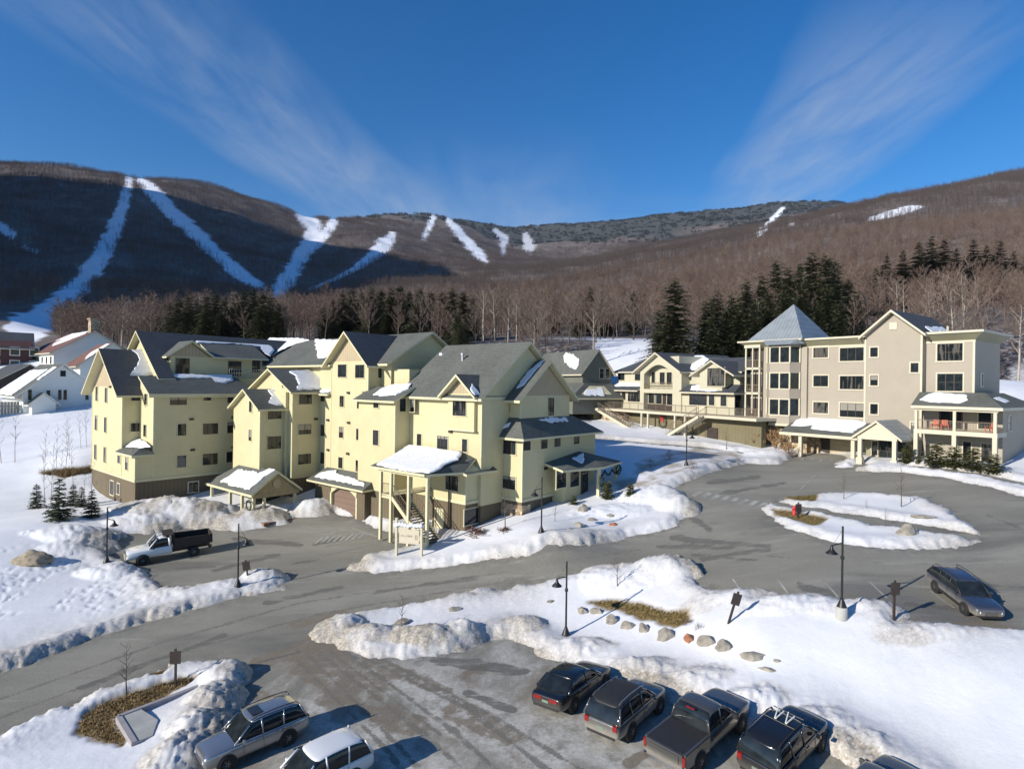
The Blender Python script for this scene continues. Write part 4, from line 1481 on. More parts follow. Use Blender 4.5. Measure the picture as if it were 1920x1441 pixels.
# windows --------------------------------------------------------------------
U, V = 'u', 'v'
WL = [((U, 22.40), [(181.8, 737.7, .8, 1.7, 1), (199.3, 740.4, .8, 1.7, 1), (180.4, 792.1, .8, 1.75, 1), (198, 796.1, .8, 1.75, 1), (179.3, 846.9, .8, 1.75, 1), (196.9, 852, .8, 1.75, 1),
                    (223.3, 860.5, .8, .85, 1), (237.7, 868.7, .8, 1.35, 1)]),
      ((V, 75.18), [(255, 743, .95, .95, 2), (253.7, 800.5, .95, .95, 2)]),
      ((U, 24.10), [(273.7, 748.3, .8, 1.2, 1), (272, 807, .8, 1.3, 1)]),
      ((V, 71.0), [(334.4, 748.7, 1.75, 1.2, 2), (388.4, 744.1, .85, .8, 1), (432, 745.6, .72, 1.2, 1), (341, 805.2, .9, 1.3, 1), (394.5, 803.4, 1.7, 1.25, 3), (431.5, 801.2, .72, 1.3, 1),
                   (340.5, 864.4, .95, 1.3, 1), (393.9, 860.2, 1.7, 1.3, 2), (430, 856.2, .72, 1.25, 1)]),
      ((U, 31.5), [(470.2, 761.8, .6, 1.2, 1), (469.3, 815.5, .6, 1.2, 1)]),
      ((V, 62.2), [(514.9, 775.6, 1.6, 1.15, 3), (514, 829.2, 1.6, 1.4, 3)]),
      ((U, 34.57), [(531.5, 720.7, .55, .6, 1)]),
      ((V, 61.0), [(572.4, 747.8, 1.6, 1.15, 2), (571.4, 804.3, 1.6, 1.15, 2), (570.8, 860.1, 1.6, 1.15, 2)]),
      ((U, 37.99), [(605.6, 746.2, .85, .75, 1), (605.3, 806.4, .85, 1.3, 1), (605.1, 858.3, .85, 1.3, 1), (773.6, 759.6, .6, 1.25, 1)]),
      ((U, 37.75), [(641.9, 695, 1.6, 1.4, 2), (674.9, 696, 1.6, 1.4, 2), (641.2, 752.1, .8, 1.2, 2), (674.2, 755, .8, 1.2, 2), (640, 810, .8, 1.2, 2), (672.6, 814, .8, 1.2, 2),
                    (638.8, 867, .8, 1.2, 2), (671.6, 873, .8, 1.2, 2)]),
      ((V, 51.65), [(715, 696.7, .9, 1.3, 2)]),
      ((U, 36.60), [(705.6, 757.3, .85, .75, 2), (704.9, 820.1, .9, 1.5, 2)]),
      ((V, 45.74), [(754.7, 759.2, .75, 1.25, 1)]),
      ((U, 38.05), [(861.7, 762.2, 1.7, 1.65, 2)]),
      ((U, 38.40), [(786.3, 824.1, .65, 1.15, 1), (830, 829.2, 1.45, 1.2, 3), (871.6, 834.7, .65, 1.15, 1)]),
      ((U, 36.80), [(847.6, 904.9, 1.6, 1.3, 1)]),
      ((V, 36.30), [(911.5, 903.5, .95, 1.2, 1)]),
      ((U, 41.35), [(955, 838.2, 1.6, 1.25, 3), (954.3, 904.3, 1.6, 1.15, 2)]),
      ((V, 33.72), [(987.4, 834.7, 1.05, .9, 1), (1019.9, 831.6, 1.0, .9, 2), (1044.7, 828.3, 1.0, .9, 2), (1080.6, 824, 1.0, .85, 1)]),
      ((V, 36.0), [(960, 762.7, 1.0, .95, 1)]),
      ((V, 34.66), [(1032.7, 762.2, 1.0, 1.75, 2)])]
wi = 0
for face, lst in WL:
    for (px, py, w, h, n) in lst:
        wi += 1
        yb.win(face, px, py, w, h, n=n, rows=1, pane=('glass', 'glass2', 'glass', 'glass3', 'glass')[wi % 5], tw=.07)
for (px, py, w, h) in [(362.4, 912.7, 1.0, 1.1)]:
    yb.win((V, 71.05), px, py, w, h, n=2, trim='cream', tw=.12)
for (px, py, w, h) in [(210.6, 914.2, 1.2, 1.5), (222.6, 916, .75, 1.1)]:
    yb.win((U, 22.45), px, py, w, h, n=1, rows=2, trim='cream', tw=.13)
yb.win((V, 36.35), 890, 966, 2.6, 1.35, n=1, trim='yellow_trim', tw=.08, pane='glass')
yb.win((V, 36.35), 917, 950, .6, .7, n=1, trim='yellow_trim', tw=.06)
# wall vents
for (f, px, py) in [((V, 71.0), 359, 785.5), ((V, 71.0), 361, 843), ((V, 71.0), 414, 735), ((V, 71.0), 437, 782), ((V, 71.0), 437, 838), ((U, 37.75), 654, 736), ((U, 37.75), 684, 736),
                    ((U, 37.75), 654.5, 792), ((U, 37.75), 653, 850), ((U, 37.99), 615.5, 787), ((U, 37.99), 616, 843), ((U, 38.4), 845.5, 808.8), ((V, 33.72), 1022.5, 877.5), ((V, 61.0), 592, 785), ((U, 22.4), 207.5, 725)]:
    a, z = (Y_.onu if f[0] == 'u' else Y_.onv)(px, py, f[1])
    m = MB()
    if f[0] == 'u':
        m.box(f[1] - .16, f[1] + .02, a - .22, a + .22, z - .11, z + .11)
    else:
        m.box(a - .22, a + .22, f[1] - .16, f[1] + .02, z - .11, z + .11)
    yb.part('vent', m, 'galv' if False else 'brown_dark')
# garage with an arched door
gm = MB()
gm.box(36.0, 38.2, 49.6, 51.0, 1.2, 4.9)
gm.box(36.0, 38.2, 55.5, 58.6, 1.2, 4.9)
gm.box(36.35, 38.2, 51.0, 55.5, 1.2, 5.0)
yb.part('garage_wall', gm, 'brown', label='brown base with arched garage door')
arch = []
n = 14
for i in range(n + 1):
    t = i / n
    arch.append((51.0 + 4.5 * t, 3.75 + .85 * math.sin(math.pi * t)))
am = MB()
for i in range(n):
    (a0, z0), (a1, z1) = arch[i], arch[i + 1]
    am.extrude([(35.98, a0, z0), (35.98, a1, z1), (35.98, a1, z1 + .28), (35.98, a0, z0 + .28)], (.4, 0, 0))
am.box(35.97, 36.4, 50.85, 51.08, 1.2, 3.8)
am.box(35.97, 36.4, 55.42, 55.65, 1.2, 3.8)
yb.part('arch_trim', am, 'yellow_trim')
sp = MB()
for i in range(n):
    (a0, z0), (a1, z1) = arch[i], arch[i + 1]
    sp.extrude([(36.02, a0, z0 + .27), (36.02, a1, z1 + .27), (36.02, a1, 5.0), (36.02, a0, 5.0)], (.3, 0, 0))
yb.part('garage_wall', sp, 'yellow_trim')
dm = MB()
dm.extrude([(36.3, a, 1.2) for a, z in arch[:1]] + [(36.3, a, z) for a, z in arch] + [(36.3, 55.5, 1.2)], (.1, 0, 0))
yb.part('garage_door', dm, lined('brown_garage_door', (.17, .115, .085), .55, 'z', .7))
GR = [(35.3, 59.2, 4.85), (35.3, 49.0, 4.85), (37.6, 49.4, 6.0), (37.6, 58.8, 6.0)]
yb.planes([GR, [(35.3, 49.0, 4.85), (37.7, 49.0, 4.85), (37.6, 49.4, 6.0)]])
yb.snow([GR[0], GR[1], GR[2]], [(590, 894), (600, 887), (630, 882), (628, 888), (660, 897), (684, 908), (682, 913), (640, 903)], .25)
# entrance canopy
EV = 58.6
EZ, ER = 4.0, 6.15
ER1 = [(28.9, 69.4, EZ), (28.9, EV, EZ), (31.7, EV, ER), (31.7, 66.8, ER)]
ent = yb.planes([ER1, [(31.7, 62.2, ER), (31.7, EV, ER), (34.5, EV, EZ), (34.5, 62.2, EZ)], [(28.9, 69.4, EZ), (31.7, 66.8, ER), (34.4, 69.4, EZ)]], t=.25, name='canopy_roof')
yb.snow([ER1[0], ER1[1], ER1[2]], [(413, 903), (430, 893), (446, 881), (481, 885), (484, 891), (508, 879), (516, 881), (496, 893), (468, 918), (440, 911)], .28)
cg = MB()
cg.extrude([(29.5, EV + .25, EZ - .05), (33.9, EV + .25, EZ - .05), (31.7, EV + .25, ER - .35)], (0, .2, 0))
cg.box(29.2, 34.2, EV + .2, EV + .5, EZ - .45, EZ - .05)
yb.part('canopy_gable', cg, simple('olive_gable_boards', (.33, .26, .14), .8, 2, .15))
em = MB()
em.lathe([(.0, -.06), (.48, -.06), (.48, .0), (.0, .0)], 16, (31.7, EV + .22, 4.85), 0, 'y')
yb.part('emblem', em, 'batten', label='round medallion on the entrance gable')
for (u, v) in [(29.3, 68.6), (29.3, 64.1), (29.3, 61.4), (29.3, 58.95), (30.4, 58.95), (33.8, 58.95)]:
    c = MB()
    c.box(u - .13, u + .13, v - .13, v + .13, 1.3, EZ - .1)
    c.box(u - .22, u + .22, v - .22, v + .22, 1.2, 2.0)
    yb.part('canopy_post', c, 'yellow_trim')
yb.opening((V, 62.15), 32.4, 2.75, 2.6, 2.3, n=4, rows=2, trim='brown_dark', name='entrance_door', pane='glass', sill=False)
pv = MB()
pv.box(29.0, 34.4, 56.2, 62, 1.25, 1.55)
yb.part('entrance_step', pv, simple('brick_paving', (.24, .14, .11), .9, 3, .3))
# porch and outside stair
PZ = 8.15
PR1 = [(32.6, 44.2, PZ - .1), (32.6, 36.9, PZ - .1), (38.3, 38.4, 9.4), (38.3, 44.8, 9.4)]
yb.planes([PR1, [(32.6, 36.9, PZ - .1), (36.3, 36.0, 7.95), (38.3, 36.6, 8.9), (38.3, 38.4, 9.4)], [(36.2, 35.6, 7.8), (40.2, 35.6, 7.8), (39.6, 36.6, 8.6), (38.3, 37.6, 9.1), (36.2, 38, 8.3)]], name='porch_roof')
yb.snow([PR1[0], PR1[1], PR1[2]], [(706, 871), (735, 855), (766, 836), (800, 839), (866, 850), (860, 862), (838, 870), (822, 881), (805, 887), (770, 884), (730, 877)], .34)
for v in (43.1, 41.65, 39.3, 36.95):
    c = MB()
    c.box(32.9, 33.14, v - .12, v + .12, 1.6, PZ - .3)
    yb.part('porch_post', c, 'yellow_trim')
b = MB()
b.box(32.88, 33.16, 36.8, 43.3, PZ - .5, PZ - .22)
b.box(33.0, 33.2, 41.7, 43.2, 5.35, 5.7)
b.box(33.0, 38.2, 41.6, 43.3, 5.5, 5.65)
yb.part('porch_beam', b, 'yellow_trim')
b = MB()
b.extrude([(32.95, 41.65, 5.75), (32.95, 41.65, 5.35), (32.95, 37.1, 1.9), (32.95, 36.8, 2.1)], (.14, 0, 0))
b.extrude([(34.6, 41.65, 5.75), (34.6, 41.65, 5.35), (34.6, 37.1, 1.9), (34.6, 36.8, 2.1)], (.14, 0, 0))
yb.part('stair_stringer', b, 'yellow_trim')
st = MB()
for i in range(20):
    t = i / 20
    v = 41.6 - 4.6 * t
    z = 5.6 - 3.5 * t
    st.box(33.1, 34.6, v - .24, v, z - .05, z)
yb.part('stair', st, 'brown_dark', label='outside stair with dark treads')
r = MB()
for uu in (33.05, 34.65):
    r.tube((uu, 41.6, 6.7), (uu, 37.0, 3.15), .045, n=5)
    r.tube((uu, 41.6, 6.0), (uu, 37.0, 2.45), .025, n=5)
    for i in range(18):
        t = i / 17
        r.tube((uu, 41.6 - 4.6 * t, 5.7 - 3.55 * t), (uu, 41.6 - 4.6 * t, 6.7 - 3.55 * t), .02, n=4)
for i in range(9):
    v = 41.7 + 1.4 * i / 8
    r.tube((33.0, v, 5.7), (33.0, v, 6.65), .02, n=4)
r.tube((33.0, 41.6, 6.65), (33.0, 43.1, 6.65), .04, n=5)
yb.part('stair_railing', r, 'rail')
d = MB()
d.box(36.78, 36.9, 39.0, 40.2, 1.9, 4.3)
yb.part('cellar_door', d, 'yellow_trim')
d = MB()
d.box(36.74, 36.8, 39.95, 40.0, 1.9, 4.2)
d.box(36.7, 36.76, 38.3, 38.36, 2.2, 8.0)
d.tube((36.6, 41.0, 2), (36.6, 41.0, 7.9), .06, n=6)
yb.part('downpipe', d, 'brown_dark')
# stone pier at the end block
sm = MB()
sm.box(41.2, 42.4, 33.56, 36.1, 2.4, 4.7)
yb.part('stone_pier', sm, 'stone_wall')
# glazed corner pavilion
pvw = MB()
pvw.box(46.0, 50.2, 32.5, 33.8, 4.2, 7.7)
yb.part('pavilion_wall', pvw, 'yellow')
yb.planes([[(44.6, 31.6, 7.7), (49.5, 30.3, 7.7), (50.2, 33.0, 8.85)], [(49.5, 30.3, 7.7), (54.6, 31.2, 7.7), (50.2, 33.0, 8.85)], [(44.6, 31.6, 7.7), (50.2, 33.0, 8.85), (50.2, 33.7, 8.85), (44.6, 33.7, 8.2)],
           [(54.6, 31.2, 7.7), (54.6, 33.9, 7.9), (50.2, 33.7, 8.85), (50.2, 33.0, 8.85)]], name='pavilion_roof', mats=('roof', 'yellow_trim'))
yb.snow([(44.6, 31.6, 7.75), (49.5, 30.3, 7.75), (50.2, 33.0, 8.9)], [(1072, 860), (1085, 853), (1094, 849), (1096, 860), (1092, 869)], .14)
for (px, py, w, h) in [(1052.3, 894.8, 1.5, 1.9), (1077, 892, 1.5, 2.0)]:
    yb.win((V, 32.5), px, py, w, h, n=1, trim='yellow_trim', tw=.12)
yb.opening((V, 32.45), 49.5, 6.0, 1.0, 2.4, n=1, trim='sash', name='pavilion_door', sill=False)
for (u, v) in [(49.3, 30.7), (54.0, 31.6)]:
    c = MB()
    c.box(u - .15, u + .15, v - .15, v + .15, 4.0, 7.55)
    yb.part('pavilion_post', c, 'yellow_trim')
# terrace railing
r = MB()
for i in range(16):
    u = 33.2 + 4.6 * i / 15
    r.tube((u, 73.4, 15.8), (u, 73.4, 16.9), .025, n=4)
for z in (16.9, 16.4):
    r.tube((33.2, 73.4, z), (37.8, 73.4, z), .035, n=5)
yb.part('terrace_railing', r, 'cream')
# rooftop plant
c = MB()
c.box(42.6, 44.0, 45.9, 47.2, 16.3, 17.9)
c.lathe([(.35, 17.9), (.35, 18.4), (.45, 18.45), (.45, 18.7)], 10, (43.5, 46.6, 0))
yb.part('rooftop_vent', c, 'galv', label='galvanised box vent with round cap')
c = MB()
P = Y_.onplane(867, 675, [(37.7, 47.3, 14.2), (37.7, 35.4, 14.2), (44.6, 35.4, 19.6)])
c.lathe([(.12, P[2] - .2), (.12, P[2] + .5), (.2, P[2] + .5), (.2, P[2] + .7)], 8, (P[0], P[1], 0))
yb.part('rooftop_vent', c, 'galv', label='small pipe vent on the right slope')

# ================================================================== the beige lodge on the right
tb = Bld('beige_lodge', 'beige clapboard lodge with grey pyramid roof tower and cream trim by the roundabout', 'building', T_, (77, 33, 7.0))
wl_ = MB()
bd = MB()
tr = Many(tb, 'trim_board', 'cream')
wl_.box(77.0, 92, 32.4, 40.6, 7.0, 20.9)
wl_.box(76.7, 92, 26.4, 32.4, 7.0, 21.9)
wl_.extrude([(76.7, 26.4, 21.9), (76.7, 32.4, 21.9), (76.7, 29.4, 24.3)], (10, 0, 0))
wl_.box(77.6, 86, 21.85, 26.4, 7.0, 20.9)
bd.box(76.97, 92, 32.45, 40.7, 20.9, 21.7)
bd.box(77.57, 86, 21.82, 26.35, 20.9, 21.7)
for (u, v, z0, z1) in [(76.66, 32.3, 10.3, 21.6), (76.66, 26.42, 7.2, 21.7), (77.54, 21.83, 15, 20.9), (76.95, 39.35, 11.3, 20.9)]:
    tr.box(u, u + .2, v, v + .2, z0, z1)
tr.box(76.93, 77.1, 32.45, 40.6, 20.75, 20.95)
tr.box(77.53, 77.7, 21.8, 26.4, 20.75, 20.95)


fl = Many(tb, 'cornice', 'tan_band')
fl.add([(77.57, 26.3, 21.0), (77.57, 21.82, 21.0), (76.7, 20.95, 21.72), (76.7, 26.3, 21.72)], [(0, 1, 2, 3)])
fl.add([(77.57, 21.82, 21.0), (86, 21.82, 21.0), (86.8, 20.95, 21.72), (76.7, 20.95, 21.72)], [(0, 1, 2, 3)])
fl.add([(76.95, 40.7, 21.0), (76.95, 32.5, 21.0), (76.2, 32.5, 21.72), (76.2, 40.7, 21.72)], [(0, 1, 2, 3)])
rf = MB()
rf.box(76.6, 87, 20.85, 26.6, 21.72, 21.95, 1)
rf.box(76.1, 92, 32.3, 41.2, 21.72, 21.95, 1)
rf.box(76.9, 91, 21.2, 41, 21.94, 22.0, 0)
tb.part('flat_roof', rf, ['roof_dark', 'cream'])
tb.gable_u(75.9, 88, 29.4, 3.5, 21.75, 24.75, t=.28, mats=('roof_dark', 'cream'))
tb.snow([(75.9, 25.9, 21.8), (88, 25.9, 21.8), (88, 29.4, 24.8)], [(78.5, 26.0), (86, 26.0), (86, 27.6), (79, 27.0)], .2, px=False)
# tower with balconies and bay
wl_.box(76.4, 84, 40.6, 47.2, 10.9, 21.2)
bay = [(76.5, 44.9), (75.2, 43.7), (75.2, 40.95), (76.5, 40.2)]
for z0, z1 in ((10.9, 12.0), (14.15, 15.45), (17.5, 18.9), (20.9, 21.3)):
    wl_.extrude([(u, v, z0) for u, v in bay], (0, 0, z1 - z0))
gl = MB()
gl.extrude([(u + .1, v, 12.0) for u, v in bay], (0, 0, 9))
tb.part('bay_glass', gl, 'glass')
for z0 in (12.0, 15.45, 18.9):
    for (u, v) in [(75.2, 43.7), (75.2, 42.33), (75.2, 40.95), (76.4, 40.25), (76.4, 44.8)]:
        tr.box(u - .03, u + .14, v - .09, v + .09, z0 - .05, z0 + 2.2)
    tr.box(75.15, 75.3, 40.9, 43.75, z0 - .14, z0 + .02)
    tr.box(75.15, 75.3, 40.9, 43.75, z0 + 2.0, z0 + 2.15)
tr.extrude([(75.1, 43.75, 10.55), (75.1, 40.9, 10.55), (76.5, 40.1, 10.55), (76.5, 45.0, 10.55)], (0, 0, .34))
# balconies on the left edge of the tower
bl = MB()
for z in (11.55, 14.9, 18.3):
    bl.box(75.6, 76.6, 45.4, 47.6, z - .3, z)
for v in (45.45, 47.5):
    bl.box(75.6, 75.8, v - .1, v + .1, 11.2, 21.3)
bl.box(75.6, 75.75, 46.4, 46.55, 12.0, 21.0)
bl.box(75.5, 76.6, 45.3, 47.7, 21.0, 21.4)
tb.part('balcony', bl, 'cream')
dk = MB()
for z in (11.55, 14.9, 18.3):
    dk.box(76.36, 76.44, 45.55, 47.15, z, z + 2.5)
tb.part('balcony_back_panel', dk, 'brown_dark')  # dark brown sheets flush with the tower wall behind each balcony
rl = MB()
for z in (11.55, 14.9, 18.3):
    for i in range(9):
        v = 45.6 + 1.8 * i / 8
        rl.box(75.64, 75.68, v - .03, v + .03, z, z + 1.05)
    rl.box(75.62, 75.7, 45.5, 47.5, z + 1.0, z + 1.07)
tb.part('balcony_railing', rl, 'rail')
bd.box(76.37, 84, 40.5, 47.5, 21.2, 21.75)
fl.add([(76.4, 47.4, 21.1), (76.4, 40.4, 21.1), (75.6, 40.0, 21.75), (75.6, 48.6, 21.75)], [(0, 1, 2, 3)])
fl.add([(84, 47.4, 21.1), (76.4, 47.4, 21.1), (75.6, 48.6, 21.75), (84, 48.6, 21.75)], [(0, 1, 2, 3)])
rf = MB()
rf.box(75.5, 85, 39.6, 48.8, 21.76, 21.98)
tb.part('roof_edge', rf, 'cream')
AP = (80.0, 43.1, 27.1)
k4 = [(75.6, 47.3, 21.98), (75.6, 39.5, 21.98), (84.2, 39.5, 21.98), (84.2, 47.3, 21.98)]
py_ = MB()
for i in range(4):
    py_.add([k4[i], k4[(i + 1) % 4], AP], [(0, 1, 2)])
py_.add([(75.6, 44.9, 21.99), (75.6, 39.9, 21.99), (74.6, 40.7, 21.2), (74.6, 44.0, 21.2)], [(0, 1, 2, 3)])
py_.add([(75.6, 39.9, 21.99), (76.9, 39.5, 21.99), (76.3, 39.6, 21.3), (74.6, 40.7, 21.2)], [(0, 1, 2, 3)])
tb.part('pyramid_roof', py_, 'metalroof', label='grey standing seam pyramid roof')
wl_.box(76.6, 77.2, 39.4, 40.7, 10.9, 20.9)
tb.part('wall', wl_, 'tan')
tb.part('cornice_band', bd, 'tan_band')
TW = [((U, 77.0), [(1539, 660, 2.0, 1.5, 3), (1597, 664, 3.0, 1.75, 3), (1539, 714, 2.0, 1.5, 2), (1597, 717, 3.0, 1.75, 3), (1539, 764, 2.0, 1.5, 2), (1597, 768.5, 3.0, 1.85, 3)]),
      ((U, 76.7), [(1639, 660, .9, 1.2, 1), (1639, 713, .9, 1.3, 1), (1639, 766.5, .9, 1.3, 1), (1715, 689, .85, 1.15, 1), (1715.5, 800.5, .85, 1.15, 1)]),
      ((U, 77.6), [(1781, 660, 2.55, 2.05, 3), (1781, 716.5, 2.55, 2.05, 3)]),
      ((V, 21.82), [(1840, 712, .8, 1.4, 1)])]
for face, lst in TW:
    for i, (px, py, w, h, n) in enumerate(lst):
        tb.win(face, px, py, w * .93, h * .93, n=n, rows=2 if face[1] == 77.6 else 1, trim='cream', sash='sash', pane=('glass2', 'glass', 'glass3')[(i + n) % 3], tw=.14)
a, z = T_.onu(1675, 611, 76.7)
g = MB()
g.box(76.62, 76.72, a - .4, a + .4, z - .4, z + .4)
tb.part('gable_vent', g, 'cream')
# garage canopy
c1 = [(72.6, 40.8, 10.0), (72.6, 31.2, 10.0), (76.9, 31.6, 11.55), (76.9, 40.8, 11.55)]
tb.planes([c1], mats=('roof', 'cream'), t=.35, name='canopy_roof')
tb.snow([c1[0], c1[1], c1[2]], [(1483, 798), (1497, 784), (1520, 783), (1600, 788), (1625, 794), (1600, 811), (1560, 808), (1520, 803), (1524, 797), (1500, 799)], .26)
for (u, v) in [(73.0, 38.2), (73.0, 32.0)]:
    c = MB()
    c.box(u - .2, u + .2, v - .2, v + .2, 6.9, 9.9)
    tb.part('canopy_post', c, 'cream')
sw = MB()
sw.box(76.2, 77, 37.6, 47.0, 6.6, 10.7)
sw.box(75.3, 76.4, 38.6, 41.0, 6.6, 10.2)
tb.part('stone_base', sw, 'stone_wall', label='rubble stone base under the tower')
g = MB()
g.box(76.9, 77.0, 32.5, 36.5, 7.0, 9.3)
tb.part('garage_door', g, lined('tan_garage_door', (.40, .33, .21), .5, 'z', .75))
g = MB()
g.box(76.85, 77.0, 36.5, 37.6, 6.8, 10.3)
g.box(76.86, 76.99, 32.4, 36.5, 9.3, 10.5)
tb.part('dark_panel', g, 'brown_dark')  # flat dark brown panels on the wall face, no hollow behind
# entrance porch
tb.gable_u(71.2, 77, 28.9, 2.55, 10.15, 12.1, t=.25, mats=('metalroof', 'cream'), name='entrance_roof')
g = MB()
g.extrude([(71.5, 26.9, 10.2), (71.5, 30.9, 10.2), (71.5, 28.9, 11.75)], (.2, 0, 0))
g.box(71.45, 71.75, 26.9, 30.9, 9.95, 10.25)
tb.part('entrance_gable', g, 'cream')
for v in (27.15, 30.65):
    c = MB()
    c.box(71.4, 71.8, v - .2, v + .2, 6.9, 10.0)
    c.box(71.3, 71.9, v - .3, v + .3, 6.9, 7.9)
    tb.part('entrance_post', c, 'cream')
tb.opening((U, 74.6), 28.6, 8.55, 2.6, 2.5, n=3, rows=2, trim='sash', name='entrance_door', sill=False)
tb.opening((U, 74.6), 30.35, 8.75, .6, 1.6, n=1, trim='cream', name='window', pane='glass2')
g = MB()
g.box(74.62, 76.8, 27.2, 31.3, 6.9, 10.4)
tb.part('entrance_wall', g, 'tan_band')
# two storey porch on the right
pr = [(73.6, 26.4, 13.85), (73.6, 18.4, 13.85), (76.6, 20.6, 15.3), (76.6, 26.6, 15.3)]
tb.planes([pr, [(73.6, 18.4, 13.85), (86.5, 18.4, 13.85), (83.8, 20.9, 15.3), (76.6, 20.6, 15.3)], [(76.6, 26.6, 15.3), (76.6, 20.6, 15.3), (83.8, 20.9, 15.3), (83.8, 26, 15.4)]], mats=('roof', 'cream'), t=.3, name='porch_roof')
tb.snow([pr[0], pr[1], pr[2]], [(1724, 750), (1740, 740), (1752, 737), (1770, 738), (1812, 741), (1815, 750), (1800, 756), (1760, 755)], .26)
tb.snow([(73.6, 18.4, 13.9), (86.5, 18.4, 13.9), (83.8, 20.9, 15.35)], [(1862, 747), (1872, 744), (1892, 752), (1884, 755)], .15)
g = MB()
g.box(76.8, 86, 19.2, 26.3, 7.0, 13.7)
tb.part('porch_wall', g, 'tan')
g = MB()
g.box(73.9, 76.9, 18.9, 26.2, 10.85, 11.3)
g.box(73.85, 74.05, 18.85, 26.25, 13.35, 13.6)
tb.part('porch_floor', g, 'cream')
for v in (26.0, 22.5, 19.1):
    c = MB()
    c.box(73.9, 74.15, v - .13, v + .13, 11.3, 13.5)
    c.box(73.85, 74.2, v - .19, v + .19, 6.9, 10.86)
    tb.part('porch_post', c, 'cream')
rl = MB()
for a0, a1 in ((22.6, 25.9), (19.2, 22.4)):
    rl.box(73.98, 74.04, a0, a1, 12.28, 12.34)
    rl.box(73.98, 74.04, a0, a1, 11.5, 11.55)
    for i in range(26):
        v = a0 + (a1 - a0) * i / 25
        rl.box(74.0, 74.02, v - .012, v + .012, 11.5, 12.3)
tb.part('porch_railing', rl, 'rail')
tb.opening((U, 76.8), 23.7, 12.35, 2.0, 2.0, n=2, trim='sash', name='balcony_door', sill=False)
tb.opening((U, 76.8), 20.7, 12.4, 1.1, 1.7, n=1, rows=2, trim='cream')
tb.opening((U, 76.8), 22.2, 9.2, .7, 1.8, n=1, rows=2, trim='cream')
tb.opening((U, 76.8), 20.3, 9.0, 1.3, 2.0, n=2, rows=3, trim='cream', pane='glass2')
tb.opening((V, 19.2), 79, 12.2, 1.0, 1.6, n=1, rows=2, trim='cream')
for (px, py) in [(1777, 622), (1763, 623)]:
    c = MB()
    P = T_.onu(px, py, 80)
    c.tube((80, P[0], 21.9), (80, P[0], 22.8 if px == 1777 else 22.4), .12, n=6)
    tb.part('rooftop_vent', c, 'cream')

# ================================================================== the pale clubhouse with the deck
CU = 67.0
cb = Bld('clubhouse', 'pale two storey clubhouse with arched central gable above the raised deck', 'building', I_, (61, 67, 11.9))
w = MB()
w.box(61.0, 68, 54.8, 64.2, 11.9, 14.8)
w.box(61.0, 75, 73.2, 82.2, 11.9, 14.9)
w.box(60.8, 75, 64.2, 66.0, 11.9, 17.8)
w.box(60.8, 75, 72.3, 73.2, 11.9, 17.8)
w.box(62.0, 75, 66.0, 72.3, 11.9, 20)
w.box(60.8, 62.2, 66.0, 72.3, 14.5, 15.1)
w.box(62.4, 75, 73.2, 80.8, 14.9, 17.9)
w.box(62.4, 68, 55.2, 64.2, 14.8, 17.6)
w.box(60.7, 63, 56.6, 60.6, 14.9, 17.4)
w.extrude([(60.7, 55.7, 17.4), (60.7, 61.5, 17.4), (60.7, 58.1, 19.0)], (6, 0, 0))
# arched gable front
n = 14
for i in range(n):
    t0, t1 = i / n, (i + 1) / n
    v0, v1 = 66.0 + 6.3 * t0, 66.0 + 6.3 * t1
    z0, z1 = 17.4 + 1.35 * math.sin(math.pi * t0), 17.4 + 1.35 * math.sin(math.pi * t1)

    def gz_(v):
        return 17.8 + 2.55 * (1 - abs(v - 69.0) / 4.9)
    w.extrude([(60.8, v0, z0), (60.8, v1, z1), (60.8, v1, gz_(v1)), (60.8, v0, gz_(v0))], (.4, 0, 0))
w.extrude([(60.8, 64.2, 17.8), (60.8, 66.0, 17.8), (60.8, 66.0, gz_(66.0))], (.4, 0, 0))
w.extrude([(60.8, 72.3, 17.8), (60.8, 73.2, 17.8), (60.8, 72.3, gz_(72.3))], (.4, 0, 0))
cb.part('wall', w, 'mid')
cb.gable_u(60.0, 75, 69.0, 5.3, 17.65, 20.6, mats=('roof_dark', 'cream'), t=.25)
cb.planes([[(61.8, 81.6, 17.85), (61.8, 73.0, 17.85), (66.5, 73.0, 20.1), (66.5, 78.6, 20.1)], [(61.8, 81.6, 17.85), (66.5, 78.6, 20.1), (75, 81.6, 17.85)]], mats=('roof_dark', 'cream'))
cl1 = [(60.2, 83.2, 14.85), (60.2, 73.2, 14.85), (62.4, 73.2, 15.9), (62.4, 81.6, 15.9)]
cl2 = [(60.2, 64.2, 14.8), (60.2, 54.2, 14.8), (62.4, 55.0, 15.9), (62.4, 64.2, 15.9)]
cb.planes([cl1, cl2, [(60.2, 83.2, 14.85), (62.4, 81.6, 15.9), (70, 83.2, 14.85)], [(60.2, 54.2, 14.8), (68.5, 54.2, 14.8), (68.5, 55.4, 15.9), (62.4, 55.0, 15.9)]], mats=('roof_dark', 'cream'))
cb.snow([cl1[0], cl1[1], cl1[2]], [(1146, 724), (1150, 717), (1201, 718), (1201, 724)], .25)
cb.snow([cl2[0], cl2[1], cl2[2]], [(1294, 731), (1297, 724), (1310, 722), (1327, 727), (1340, 731), (1354, 731), (1330, 734)], .25)
cb.gable_u(60.1, 70, 58.1, 3.9, 17.1, 19.1, mats=('roof_dark', 'cream'))
cr2 = [(62, 66, 17.6), (62, 54.6, 17.6), (66.5, 54.6, 19.7), (66.5, 66, 19.7)]
cb.planes([cr2], mats=('roof_dark', 'cream'))
cb.snow([cr2[0], cr2[1], cr2[2]], [(1263, 667), (1285, 668), (1318, 667), (1330, 674), (1320, 684), (1304, 694), (1290, 692), (1280, 684)], .28)
